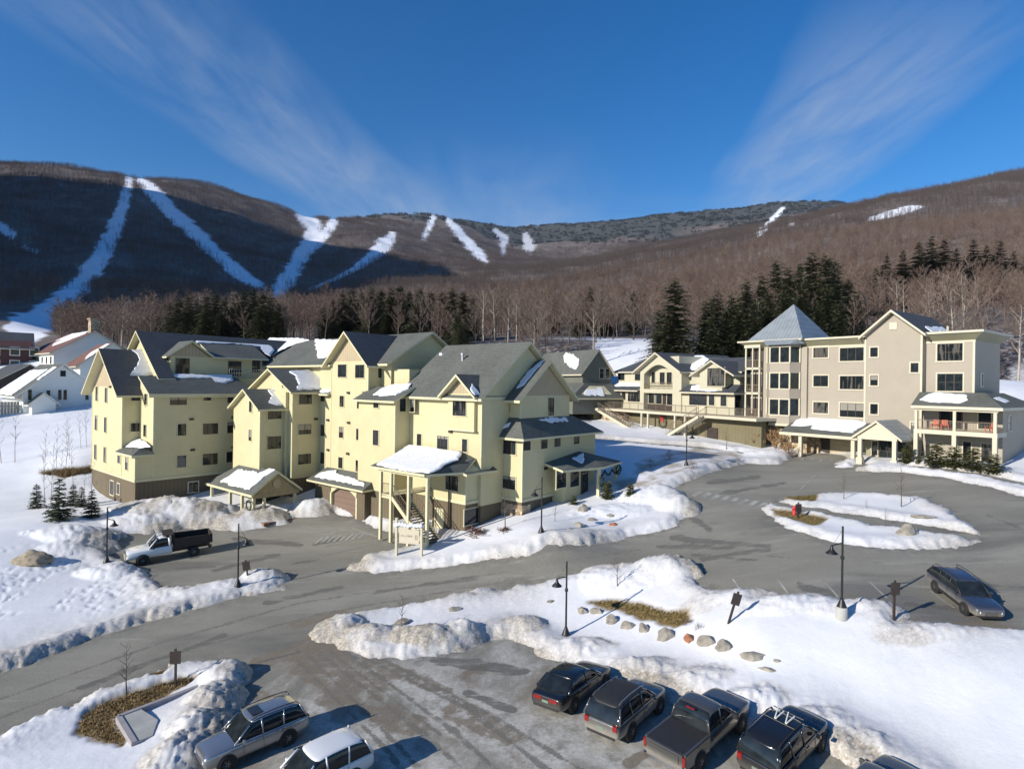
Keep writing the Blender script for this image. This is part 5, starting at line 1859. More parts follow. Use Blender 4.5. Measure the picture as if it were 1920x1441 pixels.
cb.snow([(60.0, 63.7, 17.7), (75, 63.7, 17.7), (75, 69, 20.65)], [(62.5, 64.1), (70, 64.1), (70, 67.5), (66, 67.2)], .25, px=False)
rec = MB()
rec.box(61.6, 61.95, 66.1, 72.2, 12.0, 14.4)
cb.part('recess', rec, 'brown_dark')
Z4 = lambda x, y: (1000 + x / 4.174, 600 + y / 4.174)
CW = [((U, 61.0), [(632, 590, 1.0, 1.3, 2), (708, 592, 1.0, 1.3, 2), (793, 590, 3.3, 1.9, 3), (1290, 608, 3.3, 2.0, 4), (1397, 625, 1.0, 1.4, 2), (1490, 630, 1.0, 1.4, 2)]),
      ((U, 62.4), [(690, 440, 1.7, 1.3, 2), (818, 440, 1.4, 1.3, 2)]),
      ((U, 62.0), [(940, 450, .8, 1.7, 1), (1010, 455, 1.1, 1.8, 2), (1065, 455, 1.1, 1.8, 2), (1130, 455, .8, 1.5, 1)]),
      ((U, 61.6), [(925, 600, 1.3, 2.0, 2), (985, 603, 1.3, 2.0, 2), (1075, 610, 1.5, 2.0, 2)]),
      ((U, 60.7), [(1430, 445, 3.0, 2.4, 3)])]
for face, lst in CW:
    for (x, y, ww, hh, n) in lst:
        p = Z4(x, y)
        cb.win(face, p[0], p[1], ww, hh, n=n, rows=2 if ww > 2.5 else 1, trim='cream', pane='glass2' if n == 3 else 'glass', tw=.1, sash='sash')
cb.win((V, 54.8), *Z4(1600, 625), .9, 1.9, n=1, trim='sash')
r = MB()
for i in range(24):
    v = 66.1 + 6.1 * i / 23
    r.box(60.82, 60.86, v - .015, v + .015, 15.1, 16.1)
r.box(60.8, 60.88, 66.0, 72.3, 16.05, 16.12)
cb.part('balcony_railing', r, 'rail')

# raised deck with its retaining wall and two stairs (a thing of its own)
db = Bld('terrace_deck', 'long raised terrace deck with brown railing, olive board wall and two flights of stairs', 'terrace', I_, (57, 67, 9))
DZ = 11.95
d = MB()
d.box(57.0, 61, 48.0, 79.5, DZ - .35, DZ)
d.box(55.6, 57.0, 77.0, 90, DZ - .35, DZ)
d.box(57.0, 64, 79.5, 90, DZ - .352, DZ - .002)
db.part('deck_floor', d, 'cream')
rw = MB()
rw.box(58.6, 59.4, 48.6, 79, 7.0, DZ - .36)
rw.box(55.9, 57.2, 78.6, 90, 8.0, DZ - .36)
db.part('retaining_wall', rw, 'olive')
sw = MB()
sw.box(57.2, 58.5, 73.0, 78.5, 8, 10.9)
db.part('stone_wall', sw, 'stone_wall')
for v in (68.3, 66.9, 61.4, 59.5):
    c = MB()
    c.box(57.0, 57.25, v - .13, v + .13, 8.4, DZ - .35)
    db.part('deck_post', c, 'cream')
r = MB()


def railing(mb, p, q, step=.16, h=1.05):
    L = math.dist(p, q)
    k = max(2, int(L / step))
    for i in range(k + 1):
        t = i / k
        c = [p[j] + (q[j] - p[j]) * t for j in range(3)]
        big = i % 12 == 0
        mb.tube(c, (c[0], c[1], c[2] + h), .05 if big else .014, n=4, cap=False)
    for hh in (h, .12):
        mb.tube((p[0], p[1], p[2] + hh), (q[0], q[1], q[2] + hh), .035, n=4)


railing(r, (57.1, 48.2, DZ), (57.1, 56.0, DZ))
railing(r, (57.1, 57.5, DZ), (57.1, 76.5, DZ))
railing(r, (55.7, 79.2, DZ), (55.7, 90, DZ))
db.part('deck_railing', r, 'rail')
for (v0, v1, uu) in ((78.0, 67.8, 55.8), (56.0, 62.0, 55.9)):
    s_ = MB()
    z0, z1 = DZ, 8.9
    s_.extrude([(uu, v0, z0), (uu, v0, z0 - .4), (uu, v1, z1 - .4), (uu, v1, z1)], (.15, 0, 0))
    s_.extrude([(uu + 1.4, v0, z0), (uu + 1.4, v0, z0 - .4), (uu + 1.4, v1, z1 - .4), (uu + 1.4, v1, z1)], (.15, 0, 0))
    k = 18
    for i in range(k):
        t = (i + .5) / k
        v, z = v0 + (v1 - v0) * t, z0 + (z1 - z0) * t
        s_.box(uu + .15, uu + 1.4, v - .16, v + .16, z - .1, z - .04)
    st_ = db.part('stair', s_, 'cream')
    r = MB()
    railing(r, (uu + .07, v0, z0), (uu + .07, v1, z1))
    railing(r, (uu + 1.47, v0, z0), (uu + 1.47, v1, z1))
    db.part('stair_railing', r, 'rail', st_)
sh = MB()
sh.box(58.5, 58.62, 55.2, 57.0, 8.2, 10.3)
db.part('cellar_door', sh, 'brown_dark')

# ================================================================== dark green house behind
gb = Bld('green_house', 'dark green grey house with snow patch on its roof behind the yellow lodge', 'house', I_, (58, 80, 12))
w = MB()
w.box(55.0, 60.8, 80.5, 94, 11, 17.9)
gable_wall(w, 'v', 80.52, .3, 57.9, 2.9, 17.9, 21.2)
w.box(51.5, 60.6, 78.0, 94, 11, 13.7)
gb.part('wall', w, 'green')
gb.gable_v(80.0, 100, 57.9, 3.5, 17.3, 21.5, mats=('roof', 'cream'))
gb.planes([[(50.7, 94, 13.5), (50.7, 77.4, 13.5), (54.9, 79.7, 15.9), (54.9, 94, 15.9)], [(50.7, 77.4, 13.5), (61.3, 77.4, 13.5), (60.7, 80.45, 15.9), (54.9, 79.7, 15.9)]])
gb.snow([(54.4, 100, 17.35), (54.4, 80, 17.35), (57.9, 80, 21.55)], [(1056, 668), (1061, 661), (1076, 665), (1086, 675), (1084, 686), (1080, 693), (1068, 688), (1058, 678)], .2)
gb.snow([(50.7, 94, 13.55), (50.7, 77.4, 13.55), (54.9, 79.7, 15.95)], [(51.2, 84), (51.0, 80.2), (53.2, 80.8), (53.6, 83.6)], .25, px=False)
gb.snow([(50.7, 77.4, 13.55), (61.3, 77.4, 13.55), (60.7, 80.45, 15.95)], [(53.5, 77.9), (57.5, 77.8), (58.2, 79.4), (55, 79.5)], .25, px=False)
for (x, y) in [(1128, 700), (1139, 700)]:
    gb.win((V, 80.5), x, y, .8, 1.6, n=1, trim='cream')

KF = 1.12     # the clubhouse group stands a little farther back than first surveyed
for b_ in (cb, db, gb):
    L0 = b_.root.location.copy()
    b_.root.scale = (KF, KF, KF)
    b_.root.location = (L0.x * KF, L0.y * KF, CAMZ + (L0.z - CAMZ) * KF)

# ================================================================== white house on the left and its neighbours
W_ = Frame(37.0)


def at_d(fr, px, py, d):
    P = at_depth(px, py, d)
    return float(P @ np.array(fr.u)), float(P @ np.array(fr.v)), float(P[2])


hu, hv, hz = at_d(W_, 43, 785, 97)
wh = Bld('white_house', 'white clapboard house with big gable and snow streaked roof on the left rise', 'house', W_, (hu, hv, hz))
u0, v0 = hu, hv
ug, zg = W_.onv(178, 724, v0)
up, zp = W_.onv(119, 682, v0)
ue, ze = W_.onv(42, 731, v0)
uw = float(2 * up - ue)
w = MB()
w.box(u0, u0 + (up - u0) * 2, v0, v0 + 12, hz - 3, ze)
gable_wall(w, 'v', v0 + .02, .3, float(up), float(up - u0), float(ze), float(zp - .4))
wh.part('wall', w, 'white')
hwid = float(up - u0) + 1.3
sl = (zp - ze) / (up - u0)
rz0 = float(zp - sl * hwid)
wh.gable_v(v0 - .7, v0 + 12.5, float(up), hwid, rz0, float(zp), mats=('roof', 'white'))
L = [(float(up) - hwid, v0 + 12.5, rz0 + .03), (float(up) - hwid, v0 - .7, rz0 + .03), (float(up), v0 - .7, float(zp) + .03)]
uu = float(up)
wh.snow(L, [(uu - hwid + .2, v0 + 12), (uu - hwid + .2, v0 + 1.6), (uu - 1.2, v0 + 3.2), (uu - 1.4, v0 + 12)], .25, px=False)
wh.snow(L, [(uu - hwid * .5, v0 - .3), (uu - hwid * .12, v0 + .2), (uu - hwid * .1, v0 + 2.6), (uu - hwid * .5, v0 + 1.2)], .25, px=False)
for (x, y, ww, hh, n) in [(56, 740, .5, 1.7, 1), (90.5, 741, .5, 1.7, 1), (112, 740, .5, 1.7, 1), (122, 740, .5, 1.7, 1), (118, 700, .8, 1.0, 1), (163, 740, .5, 1.7, 1)]:
    wh.win((V, v0), x, y, ww, hh, n=n, rows=2, trim='white', tw=.12)
pu, pz = W_.onv(76, 760, v0)
c = MB()
c.box(pu - 1.6, pu + 1.6, v0 - 1.8, v0, hz - 1, pz + .2)
c.extrude([(pu - 1.9, v0 - 1.8, pz + .2), (pu + 1.9, v0 - 1.8, pz + .2), (pu, v0 - 1.8, pz + 1.9)], (0, 1.8, 0))
wh.part('entry_porch', c, 'white')
wh.planes([[(pu - 2.2, v0, pz + .15), (pu - 2.2, v0 - 2.2, pz + .15), (pu, v0 - 2.2, pz + 2.15), (pu, v0, pz + 2.15)], [(pu, v0, pz + 2.15), (pu, v0 - 2.2, pz + 2.15), (pu + 2.2, v0 - 2.2, pz + .15), (pu + 2.2, v0, pz + .15)]], mats=('roof', 'white'), name='porch_roof', t=.15)
c = MB()
for i in range(3):
    c.box(u0 - .03, u0 + .02, v0 + 1 + i * 1.3, v0 + 1.9 + i * 1.3, hz + .6, hz + 2.2)
    c.box(u0 - .03, u0 + .02, v0 + 1 + i * 1.3, v0 + 1.9 + i * 1.3, hz + 3.2, hz + 4.6)
wh.part('window', c, 'glass')


def far_house(name, label, px, py, d, az, lu, lv, hw, hr, wallm, roofm, ax='u', group=None, snowpoly=None):
    fr = Frame(az)
    u, v, z = at_d(fr, px, py, d)
    b = Bld(name, label, 'house', fr, (u, v, z), group)
    w = MB()
    w.box(u, u + lu, v, v + lv, z - 6, z + hw)
    if ax == 'u':
        w.extrude([(u + .01, v, z + hw), (u + .01, v + lv, z + hw), (u + .01, v + lv / 2, z + hw + hr)], (lu - .02, 0, 0))
        b.part('wall', w, wallm)
        b.gable_u(u - .5, u + lu + .5, v + lv / 2, lv / 2 + .8, z + hw - .45, z + hw + hr + .1, mats=(roofm, 'cream'))
    else:
        w.extrude([(u, v + .01, z + hw), (u + lu, v + .01, z + hw), (u + lu / 2, v + .01, z + hw + hr)], (0, lv - .02, 0))
        b.part('wall', w, wallm)
        b.gable_v(v - .5, v + lv + .5, u + lu / 2, lu / 2 + .8, z + hw - .45, z + hw + hr + .1, mats=(roofm, 'cream'))
        if snowpoly:
            k = hr / (lu / 2)
            pl = [(u, v, z + hw + .15), (u, v + lv, z + hw + .15), (u + lu / 2, v, z + hw + hr + .15)]
            b.snow(pl, [(u + lu / 2 * p, v + lv * q) for p, q in snowpoly], .3, px=False)
    return b, u, v, z


b, u, v, z = far_house('red_roof_lodge', 'cream lodge with red brown metal roof streaked with snow and stone chimney', 100, 694, 128, 40, 15, 22, 4.2, 4.8, 'white', 'redbrown', 'v', None,
                       [(.25, .45), (.45, .30), (.85, .12), (.97, .15), (.97, .75), (.6, .85), (.7, .6), (.4, .62)])
c = MB()
c.box(u + 6.8, u + 8.6, v + .5, v + 2.4, z + 8, z + 11.6)
c.box(u + 6.6, u + 8.8, v + .3, v + 2.6, z + 11.6, z + 11.9)
b.part('chimney', c, 'stone_wall')
for i in range(5):
    b.opening((U, u), v + 2 + i * 3.6, z + 2.2, 1.2, 1.6, n=1, rows=2, trim='white')
b, u, v, z = far_house('red_roof_annexe', 'small annexe with steep red brown roof half under snow beside the yellow gable', 150, 706, 118, 44, 11, 13, 2.5, 4.5, 'white', 'redbrown', 'v', None,
                       [(.15, .02), (.9, .02), (.95, .25), (.5, .45), (.3, .3)])
b, u, v, z = far_house('dark_red_barn', 'dark red barn house with dark roof and white trimmed windows at the left edge', -75, 686, 128, 50, 12, 16, 4.6, 3.6, 'barn', 'roof_dark', 'u')
for i in range(4):
    b.opening((V, v), u + 2.2 + i * 3.4, z + 3.6, 1.5, 1.7, n=2, trim='white', tw=.16)
    b.opening((V, v), u + 2.2 + i * 3.4, z + .6, 1.5, 1.7, n=2, trim='white', tw=.16)
b, u, v, z = far_house('dark_shed', 'low dark shed with slate roof behind the white house', -8, 735, 112, 40, 10, 18, 2.2, 3.2, 'brown_dark', 'roof_dark', 'v')
# board fence at the left edge
fb = Bld('board_fence', 'tall grey board fence beside the white house at the left edge', 'fence', W_, (hu, hv + 1, hz))
f = MB()
for i in range(26):
    f.box(hu - .6 - .4 * i, hu - .24 - .4 * i, hv + 1.0, hv + 1.06, hz - 1.5, hz + 2.8)
f.box(hu - 11, hu - .2, hv + 1.06, hv + 1.12, hz + .4, hz + .55)
f.box(hu - 11, hu - .2, hv + 1.06, hv + 1.12, hz + 2.0, hz + 2.15)
fb.part('board_panel', f, simple('grey_fence_boards', (.34, .32, .27), .85, 2, .2))


# ------------------------------------------------------------------ vehicles
def paint(name, col, metal=.3, rough=.2, dirt=.25):
    m, nt, b = newmat(name)
    n = noise_node(nt, 2.5, 6, .65)
    sp = N(nt, 'ShaderNodeSeparateXYZ')
    tcn = N(nt, 'ShaderNodeTexCoord')
    nt.links.new(tcn.outputs['Object'], sp.inputs[0])
    low = N(nt, 'ShaderNodeMapRange')
    low.inputs['From Min'].default_value = .9
    low.inputs['From Max'].default_value = .25
    nt.links.new(sp.outputs['Z'], low.inputs['Value'])
    f = mth(nt, 'MULTIPLY', mth(nt, 'MULTIPLY_ADD', n.outputs['Fac'], 1.2), low.outputs[0], True)
    f = mth(nt, 'ADD', mth(nt, 'MULTIPLY', f, dirt * 2.4), mth(nt, 'MULTIPLY', n.outputs['Fac'], dirt * .12), True)
    nt.links.new(mixcol(nt, f, col, (.34, .31, .26)), b.inputs['Base Color'])
    r = ramp(nt, f, [(0, (rough,) * 3), (.7, (.75,) * 3)])
    nt.links.new(r.outputs[0], b.inputs['Roughness'])
    b.inputs['Metallic'].default_value = metal
    b.inputs['Coat Weight'].default_value = .9
    b.inputs['Coat Roughness'].default_value = .04
    return m


def loft(mb, rings, mi=0, close_ends=True):
    """rings of equal length, open half sections mirrored over y = 0"""
    full = []
    for r in rings:
        full.append(list(r) + [(x, -y, z) for (x, y, z) in reversed(r) if abs(y) > 1e-5])
    n = len(full[0])
    k = len(mb.v)
    for r in full:
        mb.v.extend(r)
    for a in range(len(full) - 1):
        for i in range(n):
            j = (i + 1) % n
            mb.f.append((k + a * n + i, k + a * n + j, k + (a + 1) * n + j, k + (a + 1) * n + i))
            mb.m.append(mi)
    if close_ends:
        mb.f.append(tuple(k + i for i in reversed(range(n))))
        mb.m.append(mi)
        mb.f.append(tuple(k + (len(full) - 1) * n + i for i in range(n)))
        mb.m.append(mi)


def subsurf(o, lv=2):
    m = o.modifiers.new('smooth', 'SUBSURF')
    m.levels = 1
    m.render_levels = lv
    return o


def body_ring(x, w, zb, zt, crown=.03):
    h = zt - zb
    return [(x, 0, zb), (x, w * .80, zb), (x, w * .955, zb + h * .10), (x, w * 1.0, zb + h * .34), (x, w * .995, zb + h * .62), (x, w * .965, zb + h * .88), (x, w * .90, zt - .01), (x, w * .55, zt + crown * .7), (x, 0, zt + crown)]


def make_wheel(root, x, y, r, side, w=.24):
    t = MB()
    hw = w / 2
    t.lathe([(r * .62, -hw), (r * .93, -hw), (r, -hw * .7), (r, hw * .7), (r * .93, hw), (r * .62, hw)], 22, (0, 0, 0), 0, 'y')
    wl0 = t.build('wheel', 'rubber', root)
    wl0.location = (x, y, r)
    s = MB()
    o = side * hw * .82
    s.lathe([(r * .66, o - side * .03), (r * .66, o), (r * .60, o + side * .012), (r * .56, o - side * .03), (r * .1, o - side * .02)], 22, (0, 0, 0), 0, 'y')
    for i in range(6):
        a = 2 * math.pi * i / 6
        c, sn = math.cos(a), math.sin(a)
        p, q = (r * .08 * c, o, r * .08 * sn), (r * .60 * c, o, r * .60 * sn)
        s.tube(p, q, r * .085, r * .07, n=5)
    s.lathe([(0.0, o + side * .01), (r * .14, o + side * .01), (r * .14, o - .02 * side)], 10, (0, 0, 0), 0, 'y')
    rm = s.build('rim', 'rim', wl0)
    return wl0


def place_vehicle(root, rear_px, front_px, wb, halfw, side, lift=0.0):
    """stand it on the ground with the wheels of its visible side at two photo points"""
    A, B = on_ground(*rear_px), on_ground(*front_px)
    h = Vector((B.x - A.x, B.y - A.y))
    h.normalize()
    left = Vector((-h.y, h.x))
    mid = Vector(((A.x + B.x) / 2, (A.y + B.y) / 2))
    c = mid + left * (-side * halfw * .93)
    za, zb = gz(*(c - h * wb / 2)), gz(*(c + h * wb / 2))
    zl, zr = gz(*(c + left * halfw)), gz(*(c - left * halfw))
    root.location = (c.x, c.y, (za + zb) / 2 + .012 + lift)
    root.rotation_euler = (math.atan2(zl - zr, 2 * halfw) * 1.0, -math.atan2(zb - za, wb), math.atan2(h.y, h.x))
    root.rotation_mode = 'XYZ'


def make_car(name, label, cat, col, L, W, H, wb, r, kind='suv', metal=.35, clad=False, rails=None, dirt=.25, roofcol=None, sunroof=False, group=None):
    root = empty(name, (0, 0, 0))
    tag(root, label, cat, group)
    pm = paint(name + '_paint', col, metal, dirt=dirt)
    w = W / 2
    zb = .24 if kind == 'sedan' else .30
    belt = H * (.66 if kind == 'sedan' else .60)
    hood = belt - (.06 if kind == 'sedan' else .04)
    tail = belt - .01 if kind != 'sedan' else belt + .02
    x0, x1 = -L / 2, L / 2
    if kind == 'sedan':
        prof = [(0, .80, .45, .84), (.012, .86, .32, .93), (.05, .95, .28, 1.0), (.16, 1.0, zb, 1.0), (.30, 1.0, zb, .99), (.55, 1.0, zb, .98), (.70, 1.0, zb, .96), (.80, .99, zb, .94), (.92, .95, .28, .90), (.985, .86, .30, .82), (1.0, .78, .42, .70)]
    else:
        prof = [(0, .84, .46, .86), (.012, .90, .36, .96), (.05, .97, .31, 1.0), (.16, 1.0, zb, 1.0), (.30, 1.0, zb, 1.0), (.55, 1.0, zb, 1.0), (.72, 1.0, zb, .985), (.82, .985, zb, .965), (.93, .95, .30, .93), (.985, .87, .33, .86), (1.0, .79, .46, .74)]
    mb = MB()
    loft(mb, [body_ring(x0 + L * t, w * k, z0, belt * kz, .025 if t > .7 else 0.0) for t, k, z0, kz in prof])
    body = subsurf(mb.build('body', pm, root, smooth_=True))
    # glass house
    if kind == 'sedan':
        gs = [(.085, belt - .02), (.13, belt + .07), (.25, H - .10), (.36, H - .01), (.47, H), (.56, H - .04), (.66, belt + .16), (.735, belt - .03)]
        rs = (.25, .565)
    elif kind == 'wagon':
        gs = [(.020, belt - .02), (.035, belt + .10), (.10, H - .07), (.2, H - .01), (.45, H), (.56, H - .05), (.66, belt + .14), (.725, belt - .03)]
        rs = (.085, .565)
    else:
        gs = [(.018, belt - .02), (.03, belt + .12), (.085, H - .07), (.2, H - .01), (.45, H), (.575, H - .06), (.665, belt + .16), (.735, belt - .03)]
        rs = (.075, .58)
    mb = MB()
    rings = []
    for t, z in gs:
        f = max(0, min(1, (z - belt) / (H - belt)))
        x = x0 + L * t
        wt = w * (.93 - .17 * f)
        rings.append([(x, 0, belt - .10), (x, w * .90, belt - .10), (x, w * .925, belt - .03), (x, (w * .925 + wt) / 2 + .012, (belt + z) / 2), (x, wt, z - .045 * f), (x, wt - .10, z), (x, wt * .5, z + .02 * f), (x, 0, z + .025 * f)])
    loft(mb, rings)
    subsurf(mb.build('windows', 'carglass', root, smooth_=True))
    # roof skin and pillars over the glass
    mb = MB()
    rr = []
    for i in range(7):
        t = rs[0] + (rs[1] - rs[0]) * i / 6
        z = np.interp(t, [a for a, b in gs], [b for a, b in gs])
        f = max(0, min(1, (z - belt) / (H - belt)))
        wt = w * (.93 - .17 * f) + .014
        x = x0 + L * t
        rr.append([(x, 0, z - .03), (x, wt - .12, z - .04), (x, wt - .005, z - .085), (x, wt + .004, z - .045), (x, wt - .09, z + .014), (x, wt * .5, z + .036), (x, 0, z + .041)])
    loft(mb, rr)
    subsurf(mb.build('roof', roofcol or pm, root, smooth_=True))
    mb = MB()

    def gpt(t, zf):
        z = np.interp(t, [a for a, b in gs], [b for a, b in gs])
        zz = belt - .03 + (z - .05 - belt + .03) * zf
        f = max(0, min(1, (z - belt) / (H - belt)))
        wt = w * (.93 - .17 * f)
        y = w * .925 + (wt - w * .925) * zf + .012
        return x0 + L * t, y, zz
    pill = {'sedan': [(.735, .575), (.46, .46), (.13, .27)], 'wagon': [(.725, .575), (.47, .47), (.28, .26), (.03, .10)], 'suv': [(.735, .585), (.47, .47), (.27, .25), (.03, .09)]}[kind]
    for s in (1, -1):
        for a, b_ in pill:
            p, q = gpt(a, 0), gpt(b_, 1)
            mb.tube((p[0], s * p[1], p[2]), (q[0], s * q[1], q[2]), .045 if a != pill[-1][0] else .07, .04, n=5)
        p, q = gpt(pill[0][0] - .005, 0), gpt(pill[-1][0], 0)
        mb.tube((p[0], s * (p[1] + .004), belt - .02), (q[0], s * (q[1] + .004), belt - .01), .028, n=5)
    mb.build('pillars', pm if kind != 'wagon' else 'plastic', root, smooth_=True)
    # wheel arches, sills, bumpers
    mb = MB()
    cx = (wb / 2 - .02 * L * 0, -wb / 2)
    off = .02 * L
    for x in (wb / 2 + off, -wb / 2 + off):
        for s in (1, -1):
            ya = s * (w - .03)
            mb.lathe([(0, ya - .06), (r * 1.17, ya - .06), (r * 1.17, ya + s * .036 + .0), (0, ya + s * .034)] if s > 0 else [(0, ya + .06), (r * 1.17, ya + .06), (r * 1.17, ya + s * .036), (0, ya + s * .034)], 20, (x, 0, r * 1.02), 0, 'y')
    if clad:
        for s in (1, -1):
            mb.box(-wb / 2 + r * 1.1 + off, wb / 2 - r * 1.1 + off, s * (w - .02) - .03, s * (w - .02) + .03, zb + .02, zb + .20)
    mb.box(x0 + .015, x0 + .2, -w * .72, w * .72, .34, .46)
    mb.box(x1 - .2, x1 - .01, -w * .66, w * .66, .30, .42)
    mb.build('trim', 'plastic', root)
    for x in (wb / 2 + off, -wb / 2 + off):
        for s in (1, -1):
            make_wheel(root, x, s * (w - .085), r, s)
    # lights, plates, mirrors, handles
    for s in (1, -1):
        m = MB()
        if kind == 'sedan':
            m.box(x0 - .005, x0 + .10, s * w * .45 - .22, s * w * .45 + .22, belt * .70, belt * .86)
        else:
            m.box(x0 + .005, x0 + .16, s * w * .74 - .10, s * w * .74 + .10, belt * .72, belt * .95)
        m.build('taillight', 'lamp_red', root)
        m = MB()
        m.extrude([(x1 - .30, s * w * .80, hood * .80), (x1 - .05, s * w * .60, hood * .72), (x1 - .03, s * w * .60, hood * .60), (x1 - .22, s * w * .86, hood * .64)], (.045, s * .035, .015))
        m.build('headlight', 'lamp_clear', root)
        m = MB()
        m.box(x0 + L * .655 - .06, x0 + L * .655 + .07, s * (w + .02) - .0 if s > 0 else -(w + .20), s * (w + .02) + .18 if s > 0 else -(w + .02), belt - .02, belt + .14)
        o = m.build('mirror', pm, root)
        bv = o.modifiers.new('bevel', 'BEVEL')
        bv.width = .03
        bv.segments = 2
        m = MB()
        for t in (.33, .52):
            m.box(x0 + L * t - .09, x0 + L * t + .09, s * (w * .985) - .012, s * (w * .985) + .025, belt - .17, belt - .135)
        m.build('door_handle', pm, root)
    m = MB()
    m.box(x0 - .012, x0 + .05, -.17, .17, belt * .62, belt * .62 + .11)
    m.build('licence_plate', 'plate', root)
    m = MB()
    for i in range(4):
        m.box(x1 - .09, x1 + .004, -w * .38, w * .38, hood * .50 + .06 * i, hood * .50 + .03 + .06 * i)
    m.build('grille', 'chrome', root)
    # door seams
    m = MB()
    for s in (1, -1):
        for t in (.655, .47, .285):
            m.box(x0 + L * t - .006, x0 + L * t + .006, s * w * .998 - .004, s * w * .998 + .006, zb + .16, belt - .05)
    m.build('door_seams', 'plastic', root)
    if rails:
        m = MB()
        for s in (1, -1):
            y = s * w * .70
            pts = [(x0 + L * t, y, np.interp(t, [a for a, b in gs], [b for a, b in gs]) + hgt) for t, hgt in ((.10, .05), (.14, .10), (.30, .10), (.50, .09), (.56, .04))]
            for a, b_ in zip(pts[:-1], pts[1:]):
                m.tube(a, b_, .022, n=5)
        m.build('roof_rail', rails, root)
    if sunroof:
        m = MB()
        z = H + .045
        m.box(x0 + L * .43, x0 + L * .53, -w * .42, w * .42, z - .03, z + .006)
        m.build('sunroof', 'carglass', root)
    return root


def black_in(c):
    return c


c1 = make_car('black_sedan', 'black sedan with red tail lamps parked nose to the snowbank', 'car', (.010, .011, .014), 4.95, 1.9, 1.47, 2.95, .34, 'sedan', dirt=.12)
place_vehicle(c1, (1066, 1343), (1139, 1287), 2.95, .95, -1)
c2 = make_car('grey_suv', 'dusty grey sport utility car with black roof between black sedan and pickup', 'car', (.10, .10, .098), 4.68, 1.88, 1.68, 2.7, .36, 'suv', dirt=.45, rails='galv', roofcol='plastic')
place_vehicle(c2, (1179, 1391), (1236, 1336), 2.7, .94, -1)
c4 = make_car('black_suv', 'black sport utility car carrying white rods on its roof', 'car', (.013, .014, .017), 4.6, 1.88, 1.72, 2.7, .36, 'suv', dirt=.15, rails='plastic')
place_vehicle(c4, (1484, 1470), (1536, 1412), 2.7, .94, -1)
c5 = make_car('grey_hatchback', 'dark grey car just entering the picture at the bottom right', 'car', (.09, .09, .088), 4.4, 1.8, 1.52, 2.6, .33, 'wagon', dirt=.3)
place_vehicle(c5, (1676, 1578), (1726, 1517), 2.6, .9, -1)
c6 = make_car('silver_suv', 'silver sport utility car with sunroof parked by the left snowbank', 'car', (.34, .35, .37), 4.55, 1.82, 1.68, 2.62, .35, 'suv', metal=.75, dirt=.18, sunroof=True, rails='plastic')
place_vehicle(c6, (541, 1398), (436, 1444), 2.62, .91, 1)
c7 = make_car('white_suv', 'white sport utility car half in view beside the silver one', 'car', (.66, .67, .68), 4.55, 1.82, 1.68, 2.62, .35, 'suv', metal=0, dirt=.15)
place_vehicle(c7, (660, 1476), (558, 1530), 2.62, .91, 1)
c8 = make_car('blue_wagon', 'slate blue wagon parked alone at the edge of the roundabout lot', 'car', (.055, .065, .10), 4.8, 1.84, 1.62, 2.74, .35, 'wagon', metal=.5, dirt=.45, clad=True, rails='plastic')
place_vehicle(c8, (1755, 1112), (1797, 1145), 2.74, .92, -1)
# ski rack with white skis on the black car
sk = empty('roof_rods', (0, 0, 0))
tag(sk, 'four slim white rods in zigzag on the roof of the black car', 'roof rack')
m = MB()
for (a, b_) in [((.30, .40), (-.42, .20)), ((.22, .14), (-.42, .16)), ((.30, -.02), (-.42, -.24)), ((.22, -.30), (-.42, -.27))]:
    m.tube((a[0], a[1], 1.80), (b_[0], b_[1], 1.80), .030, n=6)
m.build('rod', M['white'], sk)
m = MB()
for x in (.32, -.48):
    m.tube((x, -.62, 1.765), (x, .62, 1.765), .022, n=6)
m.build('crossbar', 'black', sk)
sk.location = c4.location
sk.rotation_euler = c4.rotation_euler


